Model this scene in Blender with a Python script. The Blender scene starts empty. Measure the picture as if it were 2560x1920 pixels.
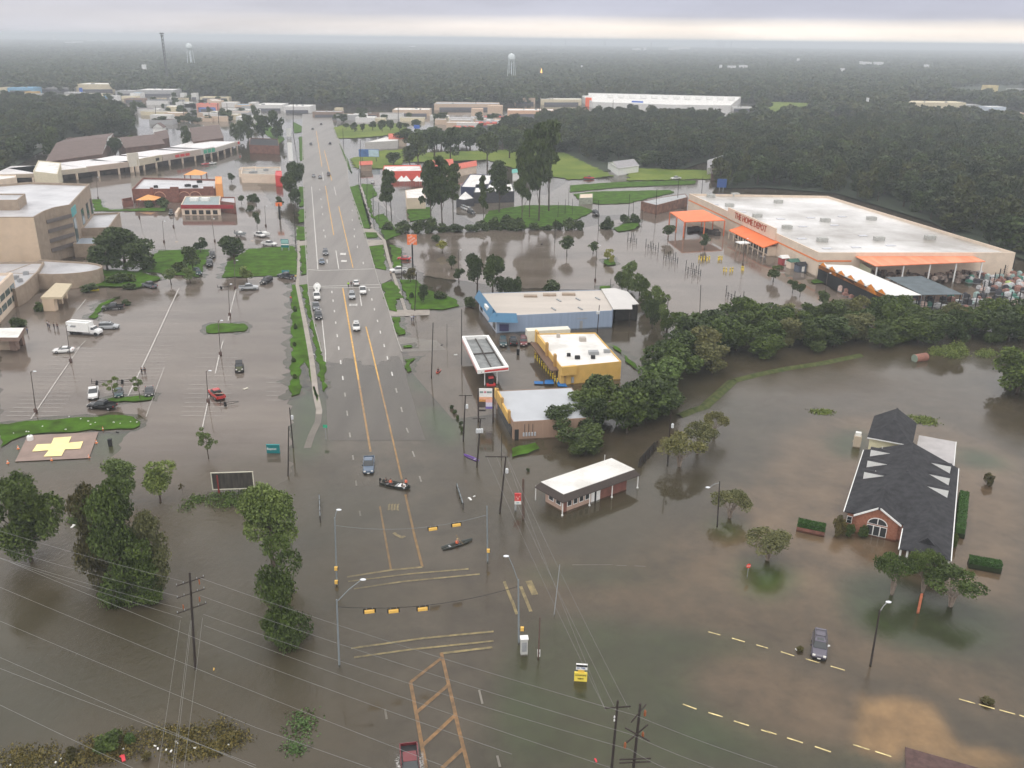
import bpy, bmesh, math, random
import numpy as np
from mathutils import Vector, Matrix
random.seed(7)
SC = bpy.context.scene
COL = SC.collection
R = math.radians
# camera
F, CX, CY, HOR, ROLL, CH = 2213.0, 1280.0, 960.0, 97.0, 0.0117, 70.0
PITCH = math.atan((CY-HOR)/F)
ROT = Matrix.Rotation(math.pi/2-PITCH, 3, 'X') @ Matrix.Rotation(ROLL, 3, 'Z')
cd = bpy.data.cameras.new('camera'); cam = bpy.data.objects.new('camera', cd); COL.objects.link(cam)
cd.sensor_width = 36; cd.lens = 36*F/2560; cd.clip_start = 1; cd.clip_end = 60000
cam.matrix_world = Matrix.Translation((0, 0, CH)) @ ROT.to_4x4()
SC.camera = cam
SC.render.resolution_x = 1024; SC.render.resolution_y = 768
SC.view_settings.view_transform = 'Standard'; SC.view_settings.look = 'None'
SC.view_settings.exposure = 0.25; SC.view_settings.gamma = 1
# sky: flat overcast with a pale strip low in the sky
world = bpy.data.worlds.new('World'); SC.world = world; world.use_nodes = True
def build_world():
    nt = world.node_tree; nt.nodes.clear(); N = nt.nodes.new; L = nt.links.new
    out = N('ShaderNodeOutputWorld'); bg = N('ShaderNodeBackground'); bg.inputs[1].default_value = 0.1
    sky = N('ShaderNodeTexSky'); sky.sky_type = 'NISHITA'; sky.sun_disc = False
    sky.sun_elevation = R(50); sky.sun_rotation = R(150); sky.air_density = 2; sky.dust_density = 4
    tc = N('ShaderNodeTexCoord'); sep = N('ShaderNodeSeparateXYZ'); L(tc.outputs['Generated'], sep.inputs[0])
    mp = N('ShaderNodeMapping'); mp.inputs['Scale'].default_value = (3.2, 3.2, 16); L(tc.outputs['Generated'], mp.inputs[0])
    no = N('ShaderNodeTexNoise'); no.inputs['Scale'].default_value = 1.3; no.inputs['Detail'].default_value = 6; no.inputs['Roughness'].default_value = .55
    L(mp.outputs[0], no.inputs[0])
    # elevation disturbed by the cloud noise
    ma = N('ShaderNodeMath'); ma.operation = 'MULTIPLY_ADD'; ma.inputs[1].default_value = .008; L(no.outputs[0], ma.inputs[0])
    mz = N('ShaderNodeMath'); mz.operation = 'ADD'; mz.inputs[1].default_value = -.004; L(sep.outputs[2], mz.inputs[0]); L(mz.outputs[0], ma.inputs[2])
    cr = N('ShaderNodeValToRGB'); L(ma.outputs[0], cr.inputs[0]); e = cr.color_ramp.elements
    pts = [(0.0, (1.02, .92, .83)), (.012, (1.0, .90, .81)), (.018, (.78, .73, .70)), (.024, (.50, .51, .59)), (.05, (.455, .47, .565)), (.11, (.92, .90, .93)), (.35, (1.10, 1.07, 1.06)), (1.0, (1.30, 1.27, 1.24))]
    e[0].position = 0; e[1].position = 1
    for p, c in pts[1:-1]: e.new(p)
    for el, (p, c) in zip(e, pts): el.position = p; el.color = (*c, 1)
    crl = N('ShaderNodeValToRGB'); L(ma.outputs[0], crl.inputs[0]); el_ = crl.color_ramp.elements; el_[0].color = (.56,.56,.61,1); el_[1].position = .06; el_[1].color = (.50,.515,.60,1); k_ = el_.new(.02); k_.color = (.62,.61,.65,1)
    az = N('ShaderNodeMapRange'); az.inputs['From Min'].default_value = -.45; az.inputs['From Max'].default_value = .12; L(sep.outputs[0], az.inputs[0])
    lowf = N('ShaderNodeMapRange'); lowf.inputs['From Min'].default_value = .05; lowf.inputs['From Max'].default_value = .07; L(sep.outputs[2], lowf.inputs[0])
    mxf = N('ShaderNodeMath'); mxf.operation = 'MAXIMUM'; L(az.outputs[0], mxf.inputs[0]); L(lowf.outputs[0], mxf.inputs[1])
    mxl = N('ShaderNodeMix'); mxl.data_type = 'RGBA'; L(mxf.outputs[0], mxl.inputs[0]); L(crl.outputs[0], mxl.inputs[6]); L(cr.outputs[0], mxl.inputs[7])
    # patches of thinner and thicker cloud
    cr2 = N('ShaderNodeMapRange'); cr2.inputs['From Min'].default_value = .3; cr2.inputs['From Max'].default_value = .7
    cr2.inputs['To Min'].default_value = .9; cr2.inputs['To Max'].default_value = 1.12
    mp2 = N('ShaderNodeMapping'); mp2.inputs['Scale'].default_value = (5, 5, 34); mp2.inputs['Location'].default_value = (3, 1, 2); L(tc.outputs['Generated'], mp2.inputs[0])
    n2 = N('ShaderNodeTexNoise'); n2.inputs['Scale'].default_value = 1.1; n2.inputs['Detail'].default_value = 5; L(mp2.outputs[0], n2.inputs[0]); L(n2.outputs[0], cr2.inputs[0])
    mul = N('ShaderNodeVectorMath'); mul.operation = 'SCALE'; L(mxl.outputs[2], mul.inputs[0]); L(cr2.outputs[0], mul.inputs['Scale'])
    s10 = N('ShaderNodeVectorMath'); s10.operation = 'SCALE'; s10.inputs['Scale'].default_value = 10; L(mul.outputs[0], s10.inputs[0])
    mix = N('ShaderNodeMix'); mix.data_type = 'RGBA'; mix.inputs[0].default_value = .95
    L(sky.outputs[0], mix.inputs[6]); L(s10.outputs[0], mix.inputs[7]); L(mix.outputs[2], bg.inputs[0]); L(bg.outputs[0], out.inputs[0])
build_world()
sl = bpy.data.lights.new('sun', 'SUN'); sl.energy = 0.6; sl.angle = R(25); sl.color = (1, .97, .92)
so = bpy.data.objects.new('sun', sl); COL.objects.link(so); so.rotation_euler = (R(40), 0, R(150-180)); so.location = (0, 0, 60)
# map helpers: the survey of the place, read off the photograph's pixels onto the ground plane
OFF = dict(a=(0,0),b=(640,0),c=(1280,0),d=(1920,0),e=(0,400),f=(640,400),g=(1280,400),h=(1920,400),i=(0,860),j=(640,860),k=(1280,860),l=(1920,860),m=(0,1340),n=(640,1340),o=(1280,1340),q=(1920,1340))
def fp(r, u, v):
    s = .34954 if r in 'mnoq' else .28933
    return OFF[r][0]+u*s, OFF[r][1]+v*s
def G(x, y, z=0.0):
    d = ROT @ Vector(((x-CX)/F, -(y-CY)/F, -1)); t = (z-CH)/d.z
    return Vector((d.x*t, d.y*t, z))
def P(r, u, v, z=0.0): return G(*fp(r, u, v), z)
def hgt(xb, yb, yt, z0=0.0):
    """height of something standing on the ground at (xb,yb) whose top shows at yt"""
    b = G(xb, yb, z0); D = math.hypot(b.x, b.y)
    d = ROT @ Vector(((xb-CX)/F, -(yt-CY)/F, -1)); return CH + d.z/math.hypot(d.x, d.y)*D
def proj(p):
    v = ROT.transposed() @ (Vector(p)-Vector((0, 0, CH)))
    return CX+F*v.x/-v.z, CY-F*v.y/-v.z
def mpp(x, y): return ((G(x, y)-Vector((0,0,CH))) @ (ROT @ Vector((0,0,-1))))/F      # metres per pixel there
def inpoly(x, y, poly):
    c = False; n = len(poly); j = n-1
    for i in range(n):
        xi, yi = poly[i]; xj, yj = poly[j]
        if (yi > y) != (yj > y) and x < (xj-xi)*(y-yi)/(yj-yi)+xi: c = not c
        j = i
    return c
# materials
MATS = {}
def M(name, rgb, rough=.8, var=.15, scale=.6, bump=0, metal=0, spec=.4, rgb2=None, stretch=None, det=4, emis=0):
    if name in MATS: return MATS[name]
    m = bpy.data.materials.new(name); m.use_nodes = True; MATS[name] = m
    nt = m.node_tree; b = nt.nodes['Principled BSDF']; N = nt.nodes.new; L = nt.links.new
    b.inputs['Roughness'].default_value = rough; b.inputs['Metallic'].default_value = metal
    b.inputs['Specular IOR Level'].default_value = spec
    if emis: b.inputs['Emission Color'].default_value = (*rgb, 1); b.inputs['Emission Strength'].default_value = emis
    if not var: b.inputs['Base Color'].default_value = (*rgb, 1); return m
    g = N('ShaderNodeNewGeometry'); n = N('ShaderNodeTexNoise'); n.inputs['Scale'].default_value = scale; n.inputs['Detail'].default_value = det
    n.inputs['Roughness'].default_value = .6
    if stretch:
        mp = N('ShaderNodeMapping'); mp.inputs['Scale'].default_value = stretch[:3]
        if len(stretch) > 3: mp.inputs['Rotation'].default_value = (0, 0, stretch[3])
        L(g.outputs['Position'], mp.inputs[0]); L(mp.outputs[0], n.inputs[0])
    else: L(g.outputs['Position'], n.inputs[0])
    r = N('ShaderNodeValToRGB'); r.color_ramp.elements[0].position = .36; r.color_ramp.elements[1].position = .64
    c2 = rgb2 or tuple(min(1, c*(1+var)) for c in rgb); c1 = rgb if rgb2 else tuple(c*(1-var) for c in rgb)
    r.color_ramp.elements[0].color = (*c1, 1); r.color_ramp.elements[1].color = (*c2, 1)
    L(n.outputs[0], r.inputs[0]); L(r.outputs[0], b.inputs['Base Color'])
    if bump:
        bp = N('ShaderNodeBump'); bp.inputs['Strength'].default_value = bump; bp.inputs['Distance'].default_value = .05
        L(n.outputs[0], bp.inputs['Height']); L(bp.outputs[0], b.inputs['Normal'])
    return m
def leafmat(name, c1, c2, c3=None, hue=.5):
    if name in MATS: return MATS[name]
    m = bpy.data.materials.new(name); m.use_nodes = True; MATS[name] = m
    nt = m.node_tree; b = nt.nodes['Principled BSDF']; N = nt.nodes.new; L = nt.links.new
    b.inputs['Roughness'].default_value = .6; b.inputs['Specular IOR Level'].default_value = .25
    at = N('ShaderNodeAttribute'); at.attribute_name = 'tone'
    oi = N('ShaderNodeObjectInfo')
    r = N('ShaderNodeValToRGB'); e = r.color_ramp.elements; e[0].color = (*c1, 1); e[1].color = (*c2, 1)
    L(at.outputs['Fac'], r.inputs[0])
    r2 = N('ShaderNodeValToRGB'); e2 = r2.color_ramp.elements
    e2[0].color = (.62, .68, .7, 1); e2[1].color = (1.35, 1.22, .95, 1); k = e2.new(.5); k.color = (.95, .95, .95, 1)
    L(oi.outputs['Random'], r2.inputs[0])
    mx = N('ShaderNodeMix'); mx.data_type = 'RGBA'; mx.blend_type = 'MULTIPLY'; mx.inputs[0].default_value = hue
    L(r.outputs[0], mx.inputs[6]); L(r2.outputs[0], mx.inputs[7]); L(mx.outputs[2], b.inputs['Base Color'])
    return m
# mesh helpers
class MB:
    """collects solids and sheets; build() links them as one mesh object"""
    def __init__(s): s.v = []; s.f = []; s.m = []; s.mi = 0
    def add(s, vs, fs):
        o = len(s.v); s.v += [tuple(v) for v in vs]; s.f += [tuple(i+o for i in f) for f in fs]; s.m += [s.mi]*len(fs); return s
    def box(s, c, sz, rz=0, taper=1.0, tapery=None, pitch=0):
        x, y, z = sz[0]/2, sz[1]/2, sz[2]/2; ty = taper if tapery is None else tapery
        vs = [Vector((a*x*(taper if k > 0 else 1), b*y*(ty if k > 0 else 1), k*z)) for k in (-1, 1) for a, b in ((-1,-1),(1,-1),(1,1),(-1,1))]
        m = Matrix.Rotation(rz, 3, 'Z') @ Matrix.Rotation(pitch, 3, 'X'); c = Vector(c)
        return s.add([m@v+c for v in vs], [(3,2,1,0),(4,5,6,7),(0,1,5,4),(1,2,6,5),(2,3,7,6),(3,0,4,7)])
    def prism(s, poly, z0, z1, side=True, top=True, bot=False):
        n = len(poly); a = sum(poly[i][0]*poly[(i+1)%n][1]-poly[(i+1)%n][0]*poly[i][1] for i in range(n))
        if a < 0: poly = poly[::-1]
        vs = [(p[0], p[1], z0) for p in poly]+[(p[0], p[1], z1) for p in poly]; fs = []
        if side: fs += [(i, (i+1)%n, (i+1)%n+n, i+n) for i in range(n)]
        if top: fs.append(tuple(range(n, 2*n)))
        if bot: fs.append(tuple(range(n-1, -1, -1)))
        return s.add(vs, fs)
    def sheet(s, pts):
        n = len(pts); a = sum(pts[i][0]*pts[(i+1)%n][1]-pts[(i+1)%n][0]*pts[i][1] for i in range(n))
        if a < 0: pts = pts[::-1]
        return s.add(pts, [tuple(range(n))])
    def bar(s, a, b, r0, r1=None, n=6):
        a, b = Vector(a), Vector(b); r1 = r0 if r1 is None else r1
        if (b-a).length < 1e-6: return s
        z = (b-a).normalized(); x = z.orthogonal().normalized(); y = z.cross(x)
        vs = [a+(x*math.cos(t)+y*math.sin(t))*r0 for t in [2*math.pi*i/n for i in range(n)]]+[b+(x*math.cos(t)+y*math.sin(t))*r1 for t in [2*math.pi*i/n for i in range(n)]]
        return s.add(vs, [(i, (i+1)%n, (i+1)%n+n, i+n) for i in range(n)]+[tuple(range(n-1, -1, -1)), tuple(range(n, 2*n))])
    def tube(s, pts, r, n=5):
        for a, b in zip(pts[:-1], pts[1:]): s.bar(a, b, r, r, n)
        return s
    def ball(s, c, r, seg=10, ring=6):
        r = (r, r, r) if not hasattr(r, '__len__') else r; c = Vector(c); vs = [c+Vector((0, 0, -r[2]))]
        for j in range(1, ring):
            t = -math.pi/2+math.pi*j/ring
            vs += [c+Vector((r[0]*math.cos(t)*math.cos(2*math.pi*i/seg), r[1]*math.cos(t)*math.sin(2*math.pi*i/seg), r[2]*math.sin(t))) for i in range(seg)]
        vs.append(c+Vector((0, 0, r[2]))); fs = [(0, 1+(i+1)%seg, 1+i) for i in range(seg)]
        for j in range(ring-2):
            for i in range(seg):
                a = 1+j*seg; fs.append((a+i, a+(i+1)%seg, a+seg+(i+1)%seg, a+seg+i))
        t = len(vs)-1; a = 1+(ring-2)*seg; fs += [(a+i, a+(i+1)%seg, t) for i in range(seg)]
        return s.add(vs, fs)
    def lathe(s, c, prof, n=12):
        c = Vector(c); vs = []; 
        for r, z in prof: vs += [c+Vector((r*math.cos(2*math.pi*i/n), r*math.sin(2*math.pi*i/n), z)) for i in range(n)]
        fs = [(j*n+i, j*n+(i+1)%n, (j+1)*n+(i+1)%n, (j+1)*n+i) for j in range(len(prof)-1) for i in range(n)]
        fs += [tuple(range(n-1, -1, -1)), tuple(range((len(prof)-1)*n, len(prof)*n))]
        return s.add(vs, fs)
    def build(s, name, mat, parent=None, smooth=False, loc=None):
        me = bpy.data.meshes.new(name); me.from_pydata(s.v, [], s.f)
        if not hasattr(mat, '__len__'): mat = [mat]
        for m in mat: me.materials.append(m)
        if len(mat) > 1: me.polygons.foreach_set('material_index', s.m)
        if smooth: me.polygons.foreach_set('use_smooth', [True]*len(me.polygons))
        me.update(); o = bpy.data.objects.new(name, me); COL.objects.link(o)
        if parent: o.parent = parent
        if loc is not None: o.location = loc
        return o
def tag(o, label=None, cat=None, group=None, kind=None):
    if label: o['label'] = label
    if cat: o['category'] = cat
    if group: o['group'] = group
    if kind: o['kind'] = kind
    return o
def empty(name, loc=(0,0,0), rz=0, label=None, cat=None, group=None):
    o = bpy.data.objects.new(name, None); COL.objects.link(o); o.location = loc; o.rotation_euler = (0, 0, rz)
    o.empty_display_size = .5
    return tag(o, label, cat, group)
def copy_tree(o, parent=None):
    c = o.copy(); COL.objects.link(c); c.parent = parent
    for ch in o.children: copy_tree(ch, c)
    return c
def struct(o): o['kind'] = 'structure'; return o
def npmesh(name, V, Fc, mat, tone=None, parent=None, smooth=False):
    """V (n,3) float array, Fc (m,k) int array of equal-sided faces"""
    me = bpy.data.meshes.new(name); m, k = Fc.shape
    me.vertices.add(len(V)); me.vertices.foreach_set('co', np.ascontiguousarray(V, dtype=np.float32).ravel())
    me.loops.add(m*k); me.loops.foreach_set('vertex_index', np.ascontiguousarray(Fc, dtype=np.int32).ravel())
    me.polygons.add(m); me.polygons.foreach_set('loop_start', np.arange(0, m*k, k, dtype=np.int32))
    me.update(calc_edges=True)
    if tone is not None:
        a = me.attributes.new('tone', 'FLOAT', 'FACE'); a.data.foreach_set('value', np.asarray(tone, dtype=np.float32))
    if smooth: me.polygons.foreach_set('use_smooth', np.ones(m, dtype=bool))
    me.materials.append(mat); o = bpy.data.objects.new(name, me); COL.objects.link(o)
    if parent: o.parent = parent
    return o
def offset_poly(poly, d):
    """shrink (d>0) a 2-D polygon"""
    n = len(poly); a = sum(poly[i][0]*poly[(i+1)%n][1]-poly[(i+1)%n][0]*poly[i][1] for i in range(n)); sgn = 1 if a > 0 else -1; out = []
    for i in range(n):
        p0, p1, p2 = Vector(poly[i-1][:2]), Vector(poly[i][:2]), Vector(poly[(i+1)%n][:2])
        e1, e2 = (p1-p0).normalized(), (p2-p1).normalized()
        n1, n2 = Vector((-e1.y, e1.x))*sgn, Vector((-e2.y, e2.x))*sgn
        bis = n1+n2
        if bis.length < 1e-3: bis = n1
        bis.normalize(); c = max(.35, bis.dot(n1)); q = p1+bis*(d/c); out.append((q.x, q.y))
    return out
# ground, roads and grass (sheets a few mm apart)
LAY = [0]
JIT = dict(mown_grass=.28, rough_field=.8, parking_concrete=.4)
# kinds of flooded ground: colour and how many metres of silt gradient lie between it and its neighbours
BED = dict(drowned_grass=((.060,.110,.036), 3), drowned_green_lawn=((.065,.19,.014), 3), tan_concrete=((.52,.34,.17), 1), brown_concrete_under_water=((.30,.21,.135), 4)); BEDP = []
def ground_sheet(name, pts, mat, z, wet=False):
    """pts: list of (region,u,v) or (x,y) pixel tuples"""
    LAY[0] += 1; z = z+LAY[0]*.002
    if mat.name in BED: BEDP.append(([(P(*t) if len(t) == 3 else G(*t)) for t in pts], *BED[mat.name])); return
    mb = MB(); pp = [(P(*t, z) if len(t) == 3 else G(*t, z)) for t in pts]; jit = JIT.get(mat.name, 0)
    if jit:
        rj = random.Random(LAY[0]); q = []
        for a, b in zip(pp, pp[1:]+pp[:1]):
            n = min(40, max(1, int((b-a).length/1.4))); d = (b-a); nn = Vector((-d.y, d.x, 0)).normalized() if d.length > 0 else Vector()
            f1, f2 = rj.random()*6, rj.random()*6
            for i in range(n): l_ = d.length*i/n; q.append(a+d*(i/n)+(nn*min(jit, d.length*.06)*(math.sin(l_*.55+f1)+.6*math.sin(l_*1.4+f2)+rj.gauss(0, .5)) if i else Vector()))
        pp = q
    mb.sheet(pp); o = mb.build(name, mat); struct(o)
    # triangulate long concave sheets cleanly
    bm = bmesh.new(); bm.from_mesh(o.data); bmesh.ops.triangulate(bm, faces=bm.faces); bm.to_mesh(o.data); bm.free()
    return o
MUD = M('flooded_pavement', (.10,.080,.062), .9, .3, .04, rgb2=(.175,.143,.115), det=8)
ASPH = M('wet_concrete_road', (.135,.118,.103), .36, .12, .25, rgb2=(.19,.17,.15), stretch=(.8,.05,1,.25), det=6, spec=.28)
PARK = M('parking_concrete', (.28,.23,.21), .6, .2, .06, rgb2=(.41,.35,.32), det=9, stretch=(.25,1.2,1,-.15))
GRASS = M('mown_grass', (.040,.072,.010), .95, .3, .3, rgb2=(.070,.155,.014), det=9, spec=.08)
FIELD = M('rough_field', (.10,.15,.025), .95, .3, .05, rgb2=(.17,.21,.04), det=9, spec=.08)
SUBG = M('drowned_grass', (.055,.095,.038), .9, .3, .08, rgb2=(.08,.12,.055), det=8)
SUBG2 = M('drowned_green_lawn', (.06,.16,.015), .9, .3, .1, rgb2=(.09,.21,.02), det=8)
SLAB = M('tan_concrete', (.33,.215,.11), .85, .3, .1, rgb2=(.50,.34,.18), det=8)
SLAB2 = M('brown_concrete_under_water', (.23,.155,.10), .85, .3, .07, rgb2=(.34,.235,.15), det=8)
BRICKPAVE = M('red_brick_paving', (.095,.055,.05), .8, .25, 1.5)
WALK = M('pale_path_concrete', (.30,.265,.23), .6, .15, .3)
base = MB(); base.sheet([(-1500,-60,-.62),(1500,-60,-.62),(1500,1500,-.62),(-1500,1500,-.62)])
struct(base.build('ground', MUD))
WOODG = M('far_woodland_floor', (.022,.032,.016), .95, .3, .004, rgb2=(.04,.052,.028), det=10)
fg = MB(); fg.sheet([(-17000,1260,.25),(17000,1260,.25),(17000,24000,.25),(-17000,24000,.25)])
for sx in (-1, 1): fg.sheet([(sx*900,300,.25),(sx*17000,300,.25),(sx*17000,1260,.25),(sx*900,1260,.25)])
struct(fg.build('terrain', WOODG))
SH = -.34            # sunken level
ground_sheet('parking_lot', [('e',800,130),('e',2180,150),('f',300,600),('f',345,740),('f',340,1080),('j',300,40),('j',300,560),('j',290,1130),('i',2212,1330),('i',1300,1200),('i',900,1090),('i',1215,620),('i',0,690),('e',0,1659),('e',0,1300),('e',700,1000)], PARK, -.16)
ground_sheet('store_parking', [('f',1100,600),('g',600,590),('g',1050,480),('g',1380,380),('g',2212,800),('h',850,1290),('h',100,1290),('g',1400,1400),('g',1000,1130),('f',2212,1100),('f',1450,1000),('f',1150,700)], PARK, -.16)
ground_sheet('forecourt', [('f',1240,1330),('f',1800,1250),('k',900,400),('k',300,330),('j',2100,600),('j',1700,650),('j',1350,250)], M('forecourt_concrete', (.17,.135,.105), .7, .2, .1, rgb2=(.25,.20,.16)), -.2)
ground_sheet('far_paving', [('a',0,800),('a',2000,830),('b',480,1040),('b',1000,1010),('b',2212,960),('c',2000,890),('c',2100,900),('c',1300,1150),('b',2212,1180),('b',700,1100),('b',400,1150),('a',2000,1150),('a',0,1000)], M('far_concrete', (.42,.40,.39), .5, .2, .02), -.05)
ground_sheet('side_street', [('b',1000,1400),('b',1100,1560),('f',1000,330),('f',1330,580),('f',1220,500),('f',1000,200),('f',880,80),('b',900,1450)], PARK, -.1)
ground_sheet('side_street', [('f',1700,440),('f',1900,300),('f',2212,310),('g',300,300),('c',500,1560),('c',1200,1580),('c',1700,1540),('c',1750,1659),('g',1300,380),('g',1100,470),('g',600,480),('g',300,440),('f',2000,560),('f',1880,540)], WALK, -.03)
# submerged pieces, near
ground_sheet('drowned_verge', [('i',250,790),('i',1220,720),('i',1100,990),('i',800,1060),('i',0,1120),('i',0,900)], SUBG, SH)
ground_sheet('drowned_verge', [('j',410,150),('j',600,480),('j',600,900),('j',470,1000),('j',300,1130),('j',290,560),('j',300,460),('j',380,400)], SUBG, SH)
ground_sheet('drowned_verge', [('j',1310,200),('j',1500,220),('j',1560,400),('j',1370,390)], SUBG, SH)
ground_sheet('drowned_verge', [('j',1440,540),('j',1620,520),('j',1760,640),('j',1790,800),('j',1620,900),('j',1480,800)], SUBG, SH)
ground_sheet('drowned_lawn', [('o',200,570),('o',700,580),('o',1300,640),('o',1831,760),('o',1830,800),('o',1350,900),('o',1270,1000),('o',1290,1130),('o',1831,1400),('q',0,1420),('q',900,1600),('q',1000,1659),('o',0,1659),('n',1300,1659),('o',0,800)], SUBG, SH)
ground_sheet('cross_street', [(1270,1425),(1420,1405),(1620,1410),(1900,1450),(2144,1564),(2409,1613),(2560,1650),(2560,1800),(2130,1655),(1920,1585),(1734,1557),(1525,1515),(1350,1490)], SLAB2, SH)
ground_sheet('drowned_island', [('o',0,240),('o',300,205),('o',900,215),('o',1040,240),('o',1010,300),('o',450,320),('o',100,300)], SUBG, SH)
ground_sheet('church_lot', [('k',2212,1000),('k',1950,1180),('k',1850,1400),('o',700,130),('o',1100,330),('q',0,530),('q',640,640),('q',500,300),('q',850,230),('q',1700,500),('q',1831,560),('l',2212,1000),('l',1700,750),('l',1000,620),('l',500,620),('l',200,740)], SLAB2, SH)
ground_sheet('drowned_island', [('l',500,820),('l',600,740),('l',800,720),('l',880,800),('l',860,900),('l',760,990),('l',560,940)], SUBG, SH)
ground_sheet('drowned_island', [('l',1640,870),('l',1850,900),('l',2050,980),('l',2060,1080),('l',1640,1040)], SUBG, SH)
ground_sheet('drowned_lawn_green', [('q',650,500),('q',760,400),('q',1250,470),('q',1500,560),('q',1470,700),('q',1250,790),('q',850,690),('q',700,610)], SUBG2, -.18)
ground_sheet('drowned_lawn', [('q',530,300),('q',850,240),('q',1250,470),('q',1700,520),('q',1700,760),('q',1500,850),('q',900,740),('q',600,600)], SUBG, SH)
ground_sheet('drowned_lawn_green', [('o',1640,180),('o',1831,150),('q',180,230),('q',100,380),('q',0,440),('o',1700,400)], SUBG2, -.22)
ground_sheet('drowned_lawn_green', [('k',1720,1500),('k',1880,1480),('k',2000,1560),('k',1900,1659),('k',1750,1659)], SUBG2, SH)
ground_sheet('concrete_lot', [('o',1280,990),('o',1340,890),('o',1600,820),('o',1831,810),('q',0,870),('q',680,1090),('q',640,1300),('q',600,1490),('q',300,1490),('q',0,1400),('o',1831,1380),('o',1500,1200),('o',1290,1100)], SLAB2, SH)
ground_sheet('tan_slab', [('q',680,1130),('q',760,1150),('q',900,1130),('q',1180,1170),('q',1220,1280),('q',1305,1370),('q',1310,1460),('q',1831,1550),('q',1831,1659),('q',1500,1659),('q',985,1505),('q',980,1600),('q',850,1590),('q',610,1490)], SLAB, -.12)
ground_sheet('brick_paving', [('q',980,1508),('q',1510,1659),('q',985,1659)], BRICKPAVE, .0)
def build_bed():
    xs, ys = np.arange(-125, 150, 1.), np.arange(40, 235, 1.); X, Y = np.meshgrid(xs, ys); C = np.zeros(X.shape+(3,)); C[:] = (.135, .110, .082)
    for pg, col, soft in BEDP:
        m = np.zeros(X.shape, bool); j = len(pg)-1
        for i in range(len(pg)):
            a, b = pg[i], pg[j]; m ^= ((a.y > Y) != (b.y > Y)) & (X < (b.x-a.x)*(Y-a.y)/(b.y-a.y+1e-9)+a.x); j = i
        m = m.astype(float)
        for _ in range(soft*soft): m[1:-1, 1:-1] = (m[1:-1, 1:-1]*2+m[:-2, 1:-1]+m[2:, 1:-1]+m[1:-1, :-2]+m[1:-1, 2:])/6
        C = C*(1-m[..., None])+np.array(col)*m[..., None]
    idx = np.arange(X.size).reshape(X.shape); Fc = np.stack([idx[:-1, :-1].ravel(), idx[:-1, 1:].ravel(), idx[1:, 1:].ravel(), idx[1:, :-1].ravel()], 1)
    m = bpy.data.materials.new('flooded_bed'); m.use_nodes = True; nt = m.node_tree; b = nt.nodes['Principled BSDF']; b.inputs['Roughness'].default_value = .9; N = nt.nodes.new; L = nt.links.new
    at = N('ShaderNodeAttribute'); at.attribute_name = 'bed'; g = N('ShaderNodeNewGeometry'); n = N('ShaderNodeTexNoise'); n.inputs['Scale'].default_value = .12; n.inputs['Detail'].default_value = 9; n.inputs['Roughness'].default_value = .68; L(g.outputs['Position'], n.inputs[0])
    r = N('ShaderNodeMapRange'); r.inputs['From Min'].default_value = .3; r.inputs['From Max'].default_value = .7; r.inputs['To Min'].default_value = .6; r.inputs['To Max'].default_value = 1.45; L(n.outputs[0], r.inputs[0])
    s = N('ShaderNodeVectorMath'); s.operation = 'SCALE'; L(at.outputs['Color'], s.inputs[0]); L(r.outputs[0], s.inputs['Scale']); L(s.outputs[0], b.inputs['Base Color'])
    o = npmesh('flooded_bed', np.stack([X.ravel(), Y.ravel(), np.full(X.size, -.36)], 1), Fc, m); a = o.data.attributes.new('bed', 'FLOAT_COLOR', 'POINT'); a.data.foreach_set('color', np.concatenate([C.reshape(-1, 3), np.ones((X.size, 1))], 1).astype(np.float32).ravel()); struct(o)
# the highway: a strip that rises out of the water towards the horizon
RL = [(757,285),(756,330),(757,400),(758.6,458),(761.5,516),(764,602),(769,675),(770,718),(785,805),(805,877),(814,960),(818,1060),(828,1180),(842,1300),(852,1420),(862,1600),(872,1960)]
RR = [(826,285),(838,330),(866,390),(871,466),(895,530),(910,579),(921,617),(935,669),(950,718),(967,762),(987,834),(1005,885),(1020,960),(1051,1062),(1078,1140),(1110,1230),(1150,1370),(1195,1450),(1260,1960)]
def road_z(y): return .14 if y < 800 else .14-(y-800)/300*.4 if y < 1100 else -.26
def lerp_edge(E, y):
    for (x0, y0), (x1, y1) in zip(E[:-1], E[1:]):
        if y0 <= y <= y1: return x0+(x1-x0)*(y-y0)/(y1-y0)
    return E[-1][0] if y > E[-1][1] else E[0][0]
def strip(name, L_, R_, ys, zf, mat, dz=0):
    mb = MB(); vs = []
    ys = sorted(set(ys) | (set(range(850, 1000, 6)) if name == 'road' else set())); nc = 14 if name == 'road' else 1; rj = random.Random(2)
    for y in ys:
        for k in range(nc+1): vs.append(G(L_(y)+(R_(y)-L_(y))*k/nc, y, zf(y)+dz+((.012*math.sin(k*.9+y*.021)+rj.uniform(-.016, .016)) if 845 < y < 1005 and nc > 1 else 0)))
    mb.add(vs, [((nc+1)*(i+1)+k, (nc+1)*(i+1)+k+1, (nc+1)*i+k+1, (nc+1)*i+k) for i in range(len(ys)-1) for k in range(nc)]); return mb.build(name, mat)
DRD = M('drowned_road', (.2,.17,.13))
BED['drowned_road'] = ((.165,.140,.110), 3)
YS = [285,300,320,345,370,400,430,460,500,540,580,620,660,700,740,780,820,850,880,910,940,980,1020,1060,1100]
ground_sheet('road', [(lerp_edge(RL, y), y) for y in (1070,1150,1300,1500,1950)]+[(lerp_edge(RR, y), y) for y in (1950,1500,1400,1300,1150,1070)], DRD, 0)
build_bed()
struct(strip('road', lambda y: lerp_edge(RL, y), lambda y: lerp_edge(RR, y), YS, road_z, ASPH))
KERB = M('kerb_concrete', (.33,.31,.285), .6, .1, .5)
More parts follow.
